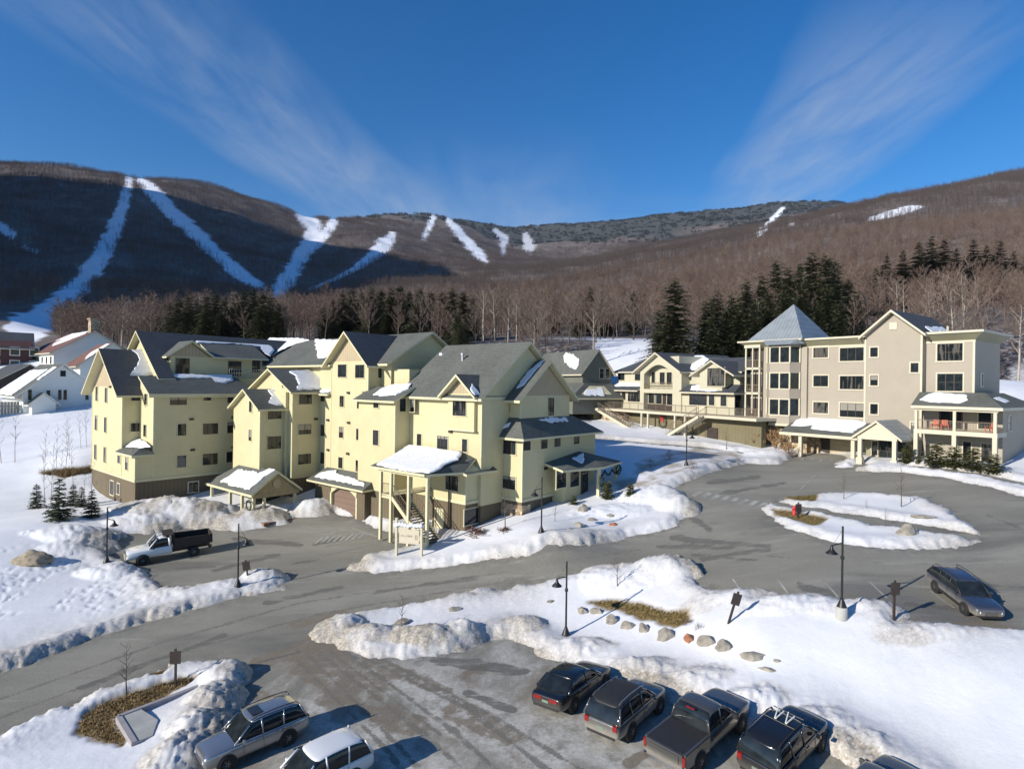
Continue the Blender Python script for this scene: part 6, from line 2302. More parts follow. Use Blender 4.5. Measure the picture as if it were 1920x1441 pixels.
# pickup truck
def pickup():
    root = empty('pickup_truck', (0, 0, 0))
    tag(root, 'dark grey pickup truck with black covered bed and dusty tailgate', 'pickup')
    L, W, H, wb, r = 5.75, 1.98, 1.86, 3.5, .40
    pm = paint('pickup_paint', (.075, .073, .070), .35, dirt=.45)
    w, x0 = W / 2, -5.75 / 2
    belt, zb = 1.15, .42
    mb = MB()
    prof = [(.335, 1.0, zb, 1.0), (.36, 1.0, zb, 1.0), (.55, 1.0, zb, 1.0), (.72, 1.0, zb, .985), (.82, .99, zb, .97), (.93, .97, .42, .94), (.985, .90, .44, .88), (1.0, .82, .52, .80)]
    loft(mb, [body_ring(x0 + L * t, w * k, z0, belt * kz, .03 if t > .7 else 0) for t, k, z0, kz in prof])
    subsurf(mb.build('cab', pm, root, smooth_=True))
    gs = [(.345, belt - .02), (.352, belt + .3), (.375, H - .05), (.45, H), (.56, H - .02), (.60, H - .10), (.675, belt + .14), (.735, belt - .03)]
    mb = MB()
    rings = []
    for t, z in gs:
        f = max(0, min(1, (z - belt) / (H - belt)))
        x = x0 + L * t
        wt = w * (.93 - .14 * f)
        rings.append([(x, 0, belt - .10), (x, w * .90, belt - .10), (x, w * .925, belt - .03), (x, (w * .925 + wt) / 2 + .012, (belt + z) / 2), (x, wt, z - .045 * f), (x, wt - .10, z), (x, wt * .5, z + .02 * f), (x, 0, z + .025 * f)])
    loft(mb, rings)
    subsurf(mb.build('windows', 'carglass', root, smooth_=True))
    mb = MB()
    rr = []
    for i in range(6):
        t = .362 + (.60 - .362) * i / 5
        z = np.interp(t, [a for a, b in gs], [b for a, b in gs])
        x = x0 + L * t
        wt = w * .79 + .02
        rr.append([(x, 0, z - .03), (x, wt - .12, z - .04), (x, wt - .005, z - .09), (x, wt + .01, z - .045), (x, wt - .09, z + .014), (x, wt * .5, z + .036), (x, 0, z + .041)])
    loft(mb, rr)
    subsurf(mb.build('roof', pm, root, smooth_=True))
    mb = MB()
    for s in (1, -1):
        for a, b_ in ((.735, .60), (.53, .525), (.35, .37)):
            za = np.interp(b_, [p for p, q in gs], [q for p, q in gs])
            mb.tube((x0 + L * a, s * w * .93, belt - .03), (x0 + L * b_, s * w * .80, za - .05), .05, n=5)
    mb.build('pillars', pm, root, smooth_=True)
    # bed
    mb = MB()
    xa, xb = x0 + .10, x0 + L * .345 - .03
    for s in (1, -1):
        mb.box(xa, xb, s * w * .985 - .10 if s > 0 else -w * .985, s * w * .985 if s > 0 else -w * .985 + .10, .50, belt - .02)
        mb.box(xa, xb, s * w * .99 - .13 if s > 0 else -w * .99, s * w * .99 if s > 0 else -w * .99 + .13, belt - .03, belt + .02)
    mb.box(xb - .08, xb, -w * .88, w * .88, .50, belt)
    o = mb.build('bed', pm, root)
    bv = o.modifiers.new('bevel', 'BEVEL')
    bv.width = .025
    bv.segments = 2
    mb = MB()
    mb.box(xa + .03, xb - .05, -w * .865, w * .865, belt - .12, belt + .005)
    mb.build('bed_cover', 'plastic', root)
    mb = MB()
    mb.box(x0 + .03, x0 + .10, -w * .86, w * .86, .58, belt)
    mb.box(x0 + .0, x0 + .03, -w * .7, w * .7, .72, belt - .1)
    o = mb.build('tailgate', pm, root)
    mb = MB()
    mb.box(x0 - .12, x0 + .06, -w * .92, w * .92, .42, .58)
    mb.build('bumper', 'chrome', root)
    mb = MB()
    for x in (wb / 2 + .06, -wb / 2 + .06):
        for s in (1, -1):
            ya = s * (w - .03)
            mb.lathe([(0, ya - .06 * s), (r * 1.17, ya - .06 * s), (r * 1.17, ya + s * .036), (0, ya + s * .034)], 20, (x, 0, r * 1.02), 0, 'y')
    mb.build('wheel_arch', 'plastic', root)
    for x in (wb / 2 + .06, -wb / 2 + .06):
        for s in (1, -1):
            make_wheel(root, x, s * (w - .09), r, s, .27)
    for s in (1, -1):
        m = MB()
        m.box(x0 + .02, x0 + .12, s * w * .93 - .06, s * w * .93 + .06, .72, 1.08)
        m.build('taillight', 'lamp_red', root)
        m = MB()
        m.box(-x0 - .22, -x0 - .04, s * w * .70 - .16, s * w * .70 + .16, .80, .98)
        m.build('headlight', 'lamp_clear', root)
        m = MB()
        m.box(x0 + L * .665 - .06, x0 + L * .665 + .08, (w + .03) if s > 0 else -(w + .25), (w + .25) if s > 0 else -(w + .03), belt - .02, belt + .2)
        m.build('mirror', 'plastic', root)
    m = MB()
    m.box(x0 + L * .355, x0 + L * .365, -.2, .2, H - .0, H + .05)
    m.build('brake_light', 'lamp_red', root)
    return root


c3 = pickup()
place_vehicle(c3, (1319, 1440), (1382, 1381), 3.5, .99, -1)


# dump truck
def dump_truck():
    root = empty('dump_truck', (0, 0, 0))
    tag(root, 'white cab dump truck with black dump body parked below the big snow pile', 'truck')
    L, W, H, wb, r = 6.3, 2.05, 2.05, 3.75, .42
    pm = paint('truck_white', (.70, .71, .72), 0, dirt=.2)
    w, x0 = W / 2, -L / 2
    belt, zb = 1.32, .55
    mb = MB()
    prof = [(.47, 1.0, zb, 1.0), (.49, 1.0, zb, 1.0), (.62, 1.0, zb, 1.0), (.72, 1.0, zb, .99), (.82, .98, zb, .96), (.93, .95, .55, .93), (.985, .88, .56, .88), (1.0, .80, .62, .80)]
    loft(mb, [body_ring(x0 + L * t, w * k, z0, belt * kz, .05 if t > .7 else 0) for t, k, z0, kz in prof])
    subsurf(mb.build('cab', pm, root, smooth_=True))
    gs = [(.475, belt - .02), (.482, belt + .3), (.50, H - .05), (.55, H), (.62, H - .01), (.645, H - .08), (.695, belt + .2), (.745, belt - .03)]
    mb = MB()
    rings = []
    for t, z in gs:
        f = max(0, min(1, (z - belt) / (H - belt)))
        x = x0 + L * t
        wt = w * (.93 - .12 * f)
        rings.append([(x, 0, belt - .10), (x, w * .90, belt - .10), (x, w * .925, belt - .03), (x, (w * .925 + wt) / 2 + .012, (belt + z) / 2), (x, wt, z - .045 * f), (x, wt - .10, z), (x, wt * .5, z + .02 * f), (x, 0, z + .025 * f)])
    loft(mb, rings)
    subsurf(mb.build('windows', 'carglass', root, smooth_=True))
    mb = MB()
    rr = []
    for i in range(5):
        t = .485 + (.645 - .485) * i / 4
        z = np.interp(t, [a for a, b in gs], [b for a, b in gs])
        x = x0 + L * t
        wt = w * .81 + .02
        rr.append([(x, 0, z - .03), (x, wt - .12, z - .04), (x, wt - .005, z - .09), (x, wt + .01, z - .045), (x, wt - .09, z + .014), (x, wt * .5, z + .036), (x, 0, z + .041)])
    loft(mb, rr)
    subsurf(mb.build('roof', pm, root, smooth_=True))
    mb = MB()
    for s in (1, -1):
        for a, b_ in ((.745, .645), (.50, .505)):
            mb.tube((x0 + L * a, s * w * .93, belt - .03), (x0 + L * b_, s * w * .82, H - .08), .06 if a > .6 else .10, n=5)
    mb.build('pillars', pm, root, smooth_=True)
    # chassis and dump body, slightly raised at the front
    mb = MB()
    mb.box(x0 + .3, x0 + L * .5, -.42, .42, .55, .78)
    mb.box(x0 + .05, x0 + .25, -w * .9, w * .9, .5, .62)
    mb.build('chassis', 'black', root)
    mb = MB()
    xa, xb = x0 + .0, x0 + L * .455
    for s in (1, -1):
        mb.extrude([(xa, s * 1.02, 1.02), (xb, s * 1.02, 1.08), (xb, s * 1.02, 1.82), (xa, s * 1.02, 1.70)], (0, -s * .07, 0))
        for i in range(6):
            x = xa + .2 + (xb - xa - .4) * i / 5
            mb.box(x - .05, x + .05, s * 1.02 - .0 if s > 0 else -1.07, 1.07 if s > 0 else -1.02, 1.04, 1.72)
    mb.box(xa, xb, -1.0, 1.0, .96, 1.06)
    mb.box(xa - .06, xa + .02, -1.02, 1.02, 1.0, 1.72)
    mb.box(xb - .06, xb + .02, -1.02, 1.02, 1.0, 2.15)
    mb.box(xb, xb + .75, -1.0, 1.0, 2.15, 2.2)
    mb.build('dump_body', simple('black_brown_steel', (.030, .023, .018), .6, 1.5, .4), root)
    mb = MB()
    for s in (1, -1):
        ya = s * (w - .03)
        mb.lathe([(0, ya - .06 * s), (r * 1.2, ya - .06 * s), (r * 1.2, ya + s * .036), (0, ya + s * .034)], 20, (wb / 2 + .12, 0, r * 1.05), 0, 'y')
    mb.build('wheel_arch', 'plastic', root)
    for x in (wb / 2 + .12, -wb / 2 + .12):
        for s in (1, -1):
            make_wheel(root, x, s * (w - .10), r, s, .30)
    for s in (1, -1):
        m = MB()
        m.box(-x0 - .24, -x0 - .03, s * w * .66 - .17, s * w * .66 + .17, .90, 1.10)
        m.build('headlight', 'lamp_clear', root)
        m = MB()
        m.box(x0 + L * .69 - .05, x0 + L * .69 + .08, (w + .08) if s > 0 else -(w + .30), (w + .30) if s > 0 else -(w + .08), belt, belt + .32)
        m.build('mirror', 'plastic', root)
        m = MB()
        m.box(x0 + .0, x0 + .06, s * .85 - .08, s * .85 + .08, .64, .78)
        m.build('taillight', 'lamp_red', root)
    m = MB()
    m.box(-x0 - .05, -x0 + .10, -w * .9, w * .9, .48, .70)
    m.build('bumper', 'chrome', root)
    m = MB()
    m.box(-x0 - .10, -x0 + .0, -w * .44, w * .44, .78, 1.12)
    m.build('grille', 'plastic', root)
    return root


ct = dump_truck()
place_vehicle(ct, (365, 1042), (274, 1059), 3.75, 1.02, 1)

for _c, _k in ((c8, .93), (c6, .94), (c7, .94), (c3, .97)):
    _c.scale = (_k, _k, _k)


# ------------------------------------------------------------------ street furniture and small things
def surf(px, py, extra=0.0):
    """point on the top of the snow (or ground) below a photo pixel"""
    r = ray(px, py)
    t = np.linspace(14, 110, 640)
    P = np.array([0, 0, CAMZ]) + t[:, None] * r
    g = ground(P[:, 0], P[:, 1])
    near = np.where(P[:, 2] - g < 4)[0]
    k0 = near[0] if len(near) else 0
    t = np.linspace(t[k0], min(t[min(k0 + 220, 639)], 110), 700)
    P = np.array([0, 0, CAMZ]) + t[:, None] * r
    dz = P[:, 2] - ground(P[:, 0], P[:, 1]) - np.maximum(snow_field(P[:, 0], P[:, 1], None)[0], 0)
    k = np.where(dz < 0)[0]
    Q = P[k[0]] if len(k) else P[-1]
    return Vector((Q[0], Q[1], gz(Q[0], Q[1]) + max(snow_at(Q[0], Q[1]), 0) + extra))


def snow_at(x, y):
    a, b = np.array([x]), np.array([y])
    return float(snow_field(a, b, None)[0][0])


def lamp_post(label, px, py, h, arm, pedestal=False):
    """arm: +1 the lantern hangs to the right of the photo, -1 to the left"""
    P = surf(px, py)
    root = empty('street_lamp', P, 0.0)
    tag(root, label, 'street lamp', 'black bell lamps along the drives')
    m = MB()
    m.lathe([(.26, -.25), (.26, .02), (.23, .10), (.16, .28), (.10, .42), (.075, .5)], 12)
    m.build('base', 'black', root, smooth_=True)
    m = MB()
    m.tube((0, 0, .45), (0, 0, h), .062, .05, n=8)
    m.lathe([(.05, h), (.055, h + .03), (.0, h + .10)], 8)
    m.lathe([(.085, h * .60), (.10, h * .61), (.10, h * .635), (.085, h * .645)], 8)
    m.build('pole', 'black', root)
    m = MB()
    L = .58 * arm
    za = h * .80
    m.tube((0, 0, za + .02), (L * .5, 0, za - .03), .035, n=6)
    m.tube((L * .5, 0, za - .03), (L, 0, za - .12), .035, n=6)
    m.tube((0, 0, h - .1), (L * .9, 0, za - .08), .012, n=4)
    m.build('arm', 'black', root)
    m = MB()
    m.lathe([(.05, za - .10), (.075, za - .20), (.10, za - .30), (.17, za - .40), (.30, za - .52), (.31, za - .55), (.28, za - .54), (.06, za - .30)], 14, (L, 0, 0))
    m.build('lamp_shade', 'black', root, smooth_=True)
    if pedestal:
        m = MB()
        m.lathe([(.30, -1.2), (.30, .0), (.27, .04), (.0, .05)], 16)
        o = m.build('pedestal', 'concrete', root, smooth_=False)
        root.location.z += .55
    return root


lamp_post('black bell lamp in the middle of the snow island above the parked cars', 1061, 1190, 4.35, -1)
lamp_post('black bell lamp on a round concrete footing by the roundabout lot', 1578, 1158, 4.3, -1, True)
lamp_post('black bell lamp on the snow slope before the yellow lodge end wall', 1015, 998, 4.3, -1)
lamp_post('black bell lamp on the snow spit between road and truck yard', 446, 1098, 4.4, 1)
lamp_post('black bell lamp at the left of the dump truck', 200, 1054, 4.4, 1)
lamp_post('black bell lamp in the shaded court below the terrace deck', 1287, 872, 4.3, 1)


def sign_post(label, px, py, h, lean=0.0, back=False):
    P = surf(px, py)
    root = empty('sign_post', P, 0)
    tag(root, label, 'sign', 'small dark signs on posts')
    root.rotation_euler = (0, lean, .15)
    m = MB()
    m.box(-.05, .05, -.05, .05, -.4, h)
    m.build('post', 'brown_dark', root)
    m = MB()
    m.box(-.26, .26, -.09, -.05, h - .62, h + .02)
    m.box(-.06, .06, -.07, -.02, h + .02, h + .14)
    m.build('sign_board', 'brown_dark', root)


sign_post('dark square sign on a post by the bare grass strip, bottom left', 329, 1284, 1.75)
sign_post('small dark sign leaning on the snow spit beside the lamp', 464, 1078, .95, -.12)
sign_post('dark sign on a leaning post above the boulder row', 1366, 1168, 1.7, .30)
sign_post('dark sign on an upright post left of the blue wagon', 1676, 1163, 2.0)
sign_post('low dark sign beside the red cover on the roundabout', 1496, 970, 1.1)

# entrance sign of white posts and hung board
A, B = surf(743, 1040), surf(790, 1042)
es = empty('entrance_sign', A, math.atan2(B.y - A.y, B.x - A.x))
tag(es, 'cream wooden entrance sign hung between two posts with snow on top', 'sign')
wd = math.hypot(B.x - A.x, B.y - A.y)
m = MB()
for x, h in ((0, 2.9), (wd, 2.4)):
    m.box(x - .09, x + .09, -.09, .09, -.5, h)
    m.box(x - .12, x + .12, -.12, .12, h, h + .07)
m.box(0, wd, -.06, .06, 2.2, 2.32)
m.build('post', 'cream', es)
m = MB()
m.box(.25, wd - .2, -.05, .05, 1.05, 2.1)
m.box(.22, wd - .17, -.065, -.05, 1.0, 1.08)
m.box(.22, wd - .17, -.065, -.05, 2.05, 2.14)
m.build('sign_board', 'cream', es)
m = MB()
rr = random.Random(3)
x = .42
while x < wd - .75:
    hh = rr.uniform(.10, .24)
    m.box(x, x + .03, -.062, -.05, 1.52, 1.52 + hh)
    m.box(x, x + .10, -.061, -.05, 1.52 + rr.uniform(0, .12), 1.55 + rr.uniform(.05, .14))
    x += .15
for k in (0, .12):
    m.box(wd - .52 + k, wd - .47 + k, -.062, -.05, 1.35, 1.75)
m.build('lettering', simple('faded_letters', (.25, .20, .15), .8), es)
m = MB()
for i in range(9):
    x0_ = -.1 + (wd + .2) * i / 9
    m.lathe([(.02, 2.32), (.22, 2.33), (.20, 2.5), (.08, 2.6)], 8, (x0_ + .12, 0, rr.uniform(-.05, .08)))
m.build('snow_cap', 'snow', es, smooth_=True)

# red cover on the roundabout
P = surf(1489, 965)
hy = empty('hydrant', P, .3)
hy.scale = (.58, .58, .58)
tag(hy, 'red fire hydrant standing in the bare grass of the roundabout', 'hydrant')
m = MB()
m.lathe([(.30, -.1), (.30, .06), (.22, .08), (.20, .95), (.25, .97), (.25, 1.03), (.17, 1.2), (.06, 1.32), (.05, 1.4)], 14)
m.build('barrel', 'red', hy, smooth_=True)
m = MB()
for s in (1, -1):
    m.tube((0, 0, .72), (s * .36, 0, .72), .09, n=10)
m.tube((0, 0, .62), (0, -.36, .62), .12, n=10)
m.build('outlet', 'red', hy)


# boulders -----------------------------------------------------------------
def boulder(label, px, py, sx, sy, sz, mat='rock', seed=0, group='boulders in the snow'):
    P = surf(px, py)
    bm = bmesh.new()
    bmesh.ops.create_icosphere(bm, subdivisions=3, radius=1)
    rr = random.Random(seed)
    from mathutils import noise as mn
    for _ in range(15):
        d = Vector((rr.uniform(-1, 1), rr.uniform(-1, 1), rr.uniform(-.4, 1))).normalized()
        k = rr.uniform(.55, .84)
        for v in bm.verts:
            q = v.co.dot(d)
            if q > k:
                v.co -= d * (q - k)
    for v in bm.verts:
        v.co += v.co.normalized() * mn.noise(v.co * 2.2 + Vector((seed, 0, 0))) * .12
        v.co = Vector((v.co.x * sx * 1.18, v.co.y * sy * 1.1, v.co.z * sz + sz * .12))
    me = bpy.data.meshes.new('boulder')
    bm.to_mesh(me)
    bm.free()
    me.materials.append(M[mat])
    for p in me.polygons:
        p.use_smooth = False
    o = bpy.data.objects.new('boulder', me)
    COL.objects.link(o)
    o.location = P
    o.rotation_euler = (0, 0, rr.uniform(-.4, .4))
    tag(o, label, 'boulder', group)


ROWG = 'boulder row below the dry grass'
for i, (lab, px, py, sx, sy, sz, mt) in enumerate([
        ('greyish boulder just right of the middle lamp pole', 1091, 1145, .42, .35, .30, 'rock'), ('grey boulder partly under the left end of the dry grass', 1120, 1147, .42, .35, .28, 'rock'),
        ('rounded tan boulder second from left below the dry grass', 1149, 1164, .46, .4, .36, 'rock'), ('flat tan boulder below the middle of the dry grass', 1177, 1175, .46, .38, .34, 'rock'),
        ('pale speckled boulder left of the biggest one', 1208, 1180, .40, .36, .36, 'rock'), ('largest tan boulder of the row', 1248, 1192, .60, .5, .50, 'rock'),
        ('rust red boulder in the row', 1292, 1200, .34, .32, .34, 'rock_red'), ('broad grey tan boulder right of the red one', 1325, 1203, .56, .42, .40, 'rock'),
        ('blocky tan boulder at the right end of the touching row', 1360, 1214, .46, .42, .38, 'rock'), ('long flat boulder apart on the right of the row', 1413, 1230, .62, .40, .26, 'rock'),
        ('small flat dark stone below the long flat boulder', 1437, 1254, .40, .22, .12, 'rock'), ('tiny dark stone right of the long flat boulder', 1456, 1239, .18, .14, .10, 'rock')]):
    boulder(lab, px, py, sx, sy, sz, mt, i + 1, ROWG)
for i, (lab, px, py, sx, sy, sz, mt) in enumerate([
        ('pale boulder in the right part of the roundabout', 1702, 1000, .75, .55, .62, 'rock'), ('flat brown stone near the top of the roundabout snow', 1735, 969, .9, .5, .16, 'rock'),
        ('small stone in the snow left of the middle lamp', 1033, 1128, .36, .2, .12, 'rock'), ('stone in the snow above the dirty bank', 852, 1142, .42, .26, .18, 'rock'),
        ('stone at the foot of the sapling on the island', 752, 1168, .55, .4, .28, 'rock'), ('half buried stone left of the lodge lamp slope', 1085, 985, .55, .4, .3, 'rock'),
        ('dark stone on the bank under the pavilion', 1110, 975, .40, .3, .2, 'rock'), ('small dark stone right on the bank under the pavilion', 1145, 966, .35, .28, .18, 'rock'),
        ('brown stone at the right of the pavilion bank', 1150, 984, .45, .3, .2, 'rock_red'), ('small dark stone low on the pavilion bank', 1068, 992, .28, .2, .14, 'rock'),
        ('pale stone block beside the snowbank at the crossing', 1094, 955, .5, .45, .5, 'rock')]):
    boulder(lab, px, py, sx, sy, sz, mt, i + 40, 'single stones showing through the snow')
# sand heap
P = surf(62, 1052)
bm = bmesh.new()
bmesh.ops.create_icosphere(bm, subdivisions=4, radius=1)
from mathutils import noise as mnoise
for v in bm.verts:
    r_ = math.hypot(v.co.x, v.co.y)
    v.co = Vector((v.co.x * 1.5 * (1 + .25 * mnoise.noise(v.co * 1.7)), v.co.y * 1.0, max(v.co.z, -.2) * .95 * (1 - .45 * r_))) + Vector((0, 0, mnoise.noise(v.co * 2.3) * .16 + mnoise.noise(v.co * 6) * .06))
me = bpy.data.meshes.new('sand_heap')
bm.to_mesh(me)
bm.free()
me.materials.append(simple('gritty_sand', (.30, .25, .18), .95, 4, .35, bumpk=.6))
for p in me.polygons:
    p.use_smooth = True
o = bpy.data.objects.new('sand_heap', me)
COL.objects.link(o)
o.location = P
tag(o, 'brown sand heap in trampled snow left of the truck', 'sand heap')

# concrete pad by the grass strip
pts = [surf(*p) for p in [(222, 1355), (262, 1337), (296, 1352), (286, 1380), (252, 1397)]]
zz_ = max(p.z for p in pts) + .05
m = MB()
m.slab([(p.x, p.y, zz_) for p in pts][::-1], .35, 0, 0)
pad = m.build('concrete_pad', 'concrete')
tag(pad, 'grey concrete pad half covered by snow beside the dry grass', 'pad')
m = MB()
for a, b_ in ((0, 4), (0, 1)):
    q, w2 = pts[a], pts[b_]
    d = Vector((w2.x - q.x, w2.y - q.y, 0)).normalized()
    nn = Vector((-d.y, d.x, 0)) * .11
    e = w2 + (d * 4.5 if b_ == 1 else d * 0)
    z = zz_ + .04
    m.slab([(q.x + nn.x, q.y + nn.y, z), (q.x - nn.x, q.y - nn.y, z), (e.x - nn.x, e.y - nn.y, z), (e.x + nn.x, e.y + nn.y, z)], .3, 0, 0)
m.build('kerb', simple('grey_violet_kerb', (.30, .28, .29), .85, 2, .15), pad)


# tufts of dry grass ---------------------------------------------------------
def tufts(polys, n, h, seed, mat):
    rr = np.random.default_rng(seed)
    m = MB()
    for p in polys:
        lo, hi = p.min(0), p.max(0)
        k = 0
        while k < n:
            x, y = rr.uniform(lo[0], hi[0]), rr.uniform(lo[1], hi[1])
            if not inside(np.array([x]), np.array([y]), p)[0]:
                k += .2
                continue
            k += 1
            z = gz(x, y) + .15
            for _ in range(3):
                a = rr.uniform(0, 6.28)
                hh = h * rr.uniform(.4, 1.2)
                dx, dy = math.cos(a) * .025, math.sin(a) * .025
                lx, ly = rr.normal(0, .5) * hh, rr.normal(0, .5) * hh
                m.add([(x - dx, y - dy, z), (x + dx, y + dy, z), (x + lx, y + ly, z + hh)], [(0, 1, 2)])
    return m.build('dry_grass', mat)


M['straw'] = simple('straw', (.24, .165, .07), .9, 2, .45)
M['straw2'] = simple('olive_grass', (.15, .115, .035), .9, 2, .4)
g1 = tufts([GRASS[0], GRASS[1]], 1500, .16, 1, 'straw')
tag(g1, 'tan dry grass strip laid bare in the bottom left snow', 'grass', kind='stuff')
g2 = tufts([GRASS[2]], 900, .16, 2, 'straw2')
tag(g2, 'olive brown grass strip above the boulder row', 'grass', kind='stuff')
g3 = tufts([GRASS[3], GRASS[4]], 500, .14, 3, 'straw2')
tag(g3, 'olive brown grass on the roundabout', 'grass', kind='stuff')
g4 = tufts([GRASS[5]], 900, .7, 4, 'straw')
tag(g4, 'tall tan grass left of the yellow lodge', 'grass', kind='stuff')


# wreaths and garland ------------------------------------------------------
def wreath(label, loc, rz, R, bow=True, parent=None):
    root = empty('wreath', loc, rz)
    tag(root, label, 'wreath')
    rr = random.Random(int(R * 100))
    m = MB()
    for i in range(70):
        a = rr.uniform(0, 6.28)
        q = R * rr.uniform(.74, 1.04)
        c = Vector((q * math.cos(a), rr.uniform(-.12, .0), q * math.sin(a)))
        d = Vector((rr.uniform(-1, 1), rr.uniform(-1, .3), rr.uniform(-1, 1))).normalized() * R * .26
        e = Vector((rr.uniform(-1, 1), rr.uniform(-1, 1), rr.uniform(-1, 1))).normalized() * R * .12
        m.add([c - d, c + e, c + d, c - e], [(0, 1, 2, 3)])
    n = 20
    for i in range(n):
        a, b_ = 2 * math.pi * i / n, 2 * math.pi * (i + 1) / n
        m.tube((R * .88 * math.cos(a), -.04, R * .88 * math.sin(a)), (R * .88 * math.cos(b_), -.04, R * .88 * math.sin(b_)), R * .13, n=6, cap=False)
    m.build('foliage', 'needle2', root)
    if bow:
        m = MB()
        for s in (1, -1):
            m.extrude([(0, -.16, R * .80), (s * R * .42, -.2, R * 1.05), (s * R * .42, -.2, R * .55)], (0, -.03, 0))
            m.extrude([(0, -.17, R * .80), (s * R * .12, -.17, R * .80), (s * R * .34, -.17, R * .05), (s * R * .16, -.17, R * .05)], (0, -.03, 0))
        m.build('bow', 'red', root)
    return root


P = I_.w(58.5 * KF, 65.4 * KF, CAMZ + (10.4 - CAMZ) * KF)
wreath('large green wreath with red bow on the olive wall under the deck', P, math.radians(90 - I_.az) - math.pi / 2, .95)
P = Y_.w(29.25, 59.8, 3.0)
wreath('dark wreath on the entrance canopy post of the yellow lodge', Y_.w(29.0, 59.3, 2.9), math.radians(90 - Y_.az) - math.pi / 2, .55, False)
wreath('dark wreath on the outer post of the corner pavilion', Y_.w(54.0, 31.3, 6.9), math.radians(90 - Y_.az), .5, False)
wreath('green wreath on the near post of the corner pavilion', Y_.w(49.3, 30.4, 6.3), math.radians(90 - Y_.az), .45, False)
ga = empty('garland', Y_.w(51.6, 31.0, 7.1), math.radians(90 - Y_.az))
tag(ga, 'dark evergreen garland swagged between the pavilion posts', 'garland')
m = MB()
rr = random.Random(9)
for i in range(120):
    t = i / 119
    x = -2.2 + 4.4 * t
    z = .1 - .55 * abs(math.sin(t * math.pi * 3)) ** .8
    c = Vector((x, .0, z))
    for _ in range(2):
        d = Vector((rr.uniform(-1, 1), rr.uniform(-1, 1), rr.uniform(-1, 1))).normalized() * .16
        e = Vector((rr.uniform(-1, 1), rr.uniform(-1, 1), rr.uniform(-1, 1))).normalized() * .08
        m.add([c - d, c + e, c + d, c - e], [(0, 1, 2, 3)])
m.build('foliage', 'needle2', ga)


# chairs on the beige lodge porch
def deck_chair(label, v, u=74.7, rz=0.0):
    root = empty('slatted_chair', T_.w(u, v, 11.3), math.radians(90 - T_.az) + rz)
    tag(root, label, 'chair', 'coral chairs on the porch')
    m = MB()
    for i in range(4):
        m.box(-.25, .25, -.27 + .14 * i, -.16 + .14 * i, .36, .40)
    m.build('seat', 'orange', root)
    m = MB()
    for i in range(4):
        y = -.25 + .14 * i
        m.extrude([(.22, y, .38), (.22, y + .11, .38), (.52, y + .11, 1.05), (.52, y, 1.05)], (.03, 0, 0))
    m.build('backrest', 'orange', root)
    for s in (1, -1):
        m = MB()
        m.box(-.35, .35, s * .33 - .06, s * .33 + .06, .58, .61)
        m.build('armrest', 'orange', root)
        m = MB()
        m.box(-.30, -.24, s * .33 - .03, s * .33 + .03, 0, .58)
        m.build('leg', 'orange', root)
        m = MB()
        m.box(.24, .30, s * .33 - .03, s * .33 + .03, 0, .58)
        m.build('leg', 'orange', root)


deck_chair('coral slatted chair on the upper porch left of the middle post', 24.6, 75.0)
deck_chair('second coral slatted chair close beside it, nearer the middle post', 23.7, 75.1, .3)
deck_chair('coral slatted chair at the right end of the upper porch', 19.7, 75.0, -.4)


# ------------------------------------------------------------------ trees
def mesh_from(vs, fs, name, mat):
    me = bpy.data.meshes.new(name)
    vs = np.asarray(vs, np.float32).reshape(-1, 3)
    n = len(fs)
    k = len(fs[0])
    me.vertices.add(len(vs))
    me.vertices.foreach_set('co', vs.ravel())
    me.loops.add(n * k)
    me.loops.foreach_set('vertex_index', np.asarray(fs, np.int32).ravel())
    me.polygons.add(n)
    me.polygons.foreach_set('loop_start', np.arange(0, n * k, k, dtype=np.int32))
    me.polygons.foreach_set('loop_total', np.full(n, k, dtype=np.int32))
    me.update(calc_edges=True)
    me.materials.append(mat)
    return me


class Geo:
    """triangles only"""

    def __init__(s):
        s.v, s.f = [], []

    def tri(s, a, b, c):
        k = len(s.v)
        s.v += [a, b, c]
        s.f.append((k, k + 1, k + 2))

    def stick(s, a, b, r0, r1, n=4):
        a, b = np.asarray(a, float), np.asarray(b, float)
        d = b - a
        L = np.linalg.norm(d)
        if L < 1e-6:
            return
        d /= L
        t = np.array([0, 0, 1.0]) if abs(d[2]) < .9 else np.array([1.0, 0, 0])
        e1 = np.cross(d, t)
        e1 /= np.linalg.norm(e1)
        e2 = np.cross(d, e1)
        k = len(s.v)
        for c, r in ((a, r0), (b, r1)):
            for i in range(n):
                q = 2 * math.pi * i / n
                s.v.append(c + r * (math.cos(q) * e1 + math.sin(q) * e2))
        for i in range(n):
            j = (i + 1) % n
            s.f.append((k + i, k + j, k + n + j))
            s.f.append((k + i, k + n + j, k + n + i))

    def mesh(s, name, mat):
        return mesh_from(s.v, s.f, name, mat)


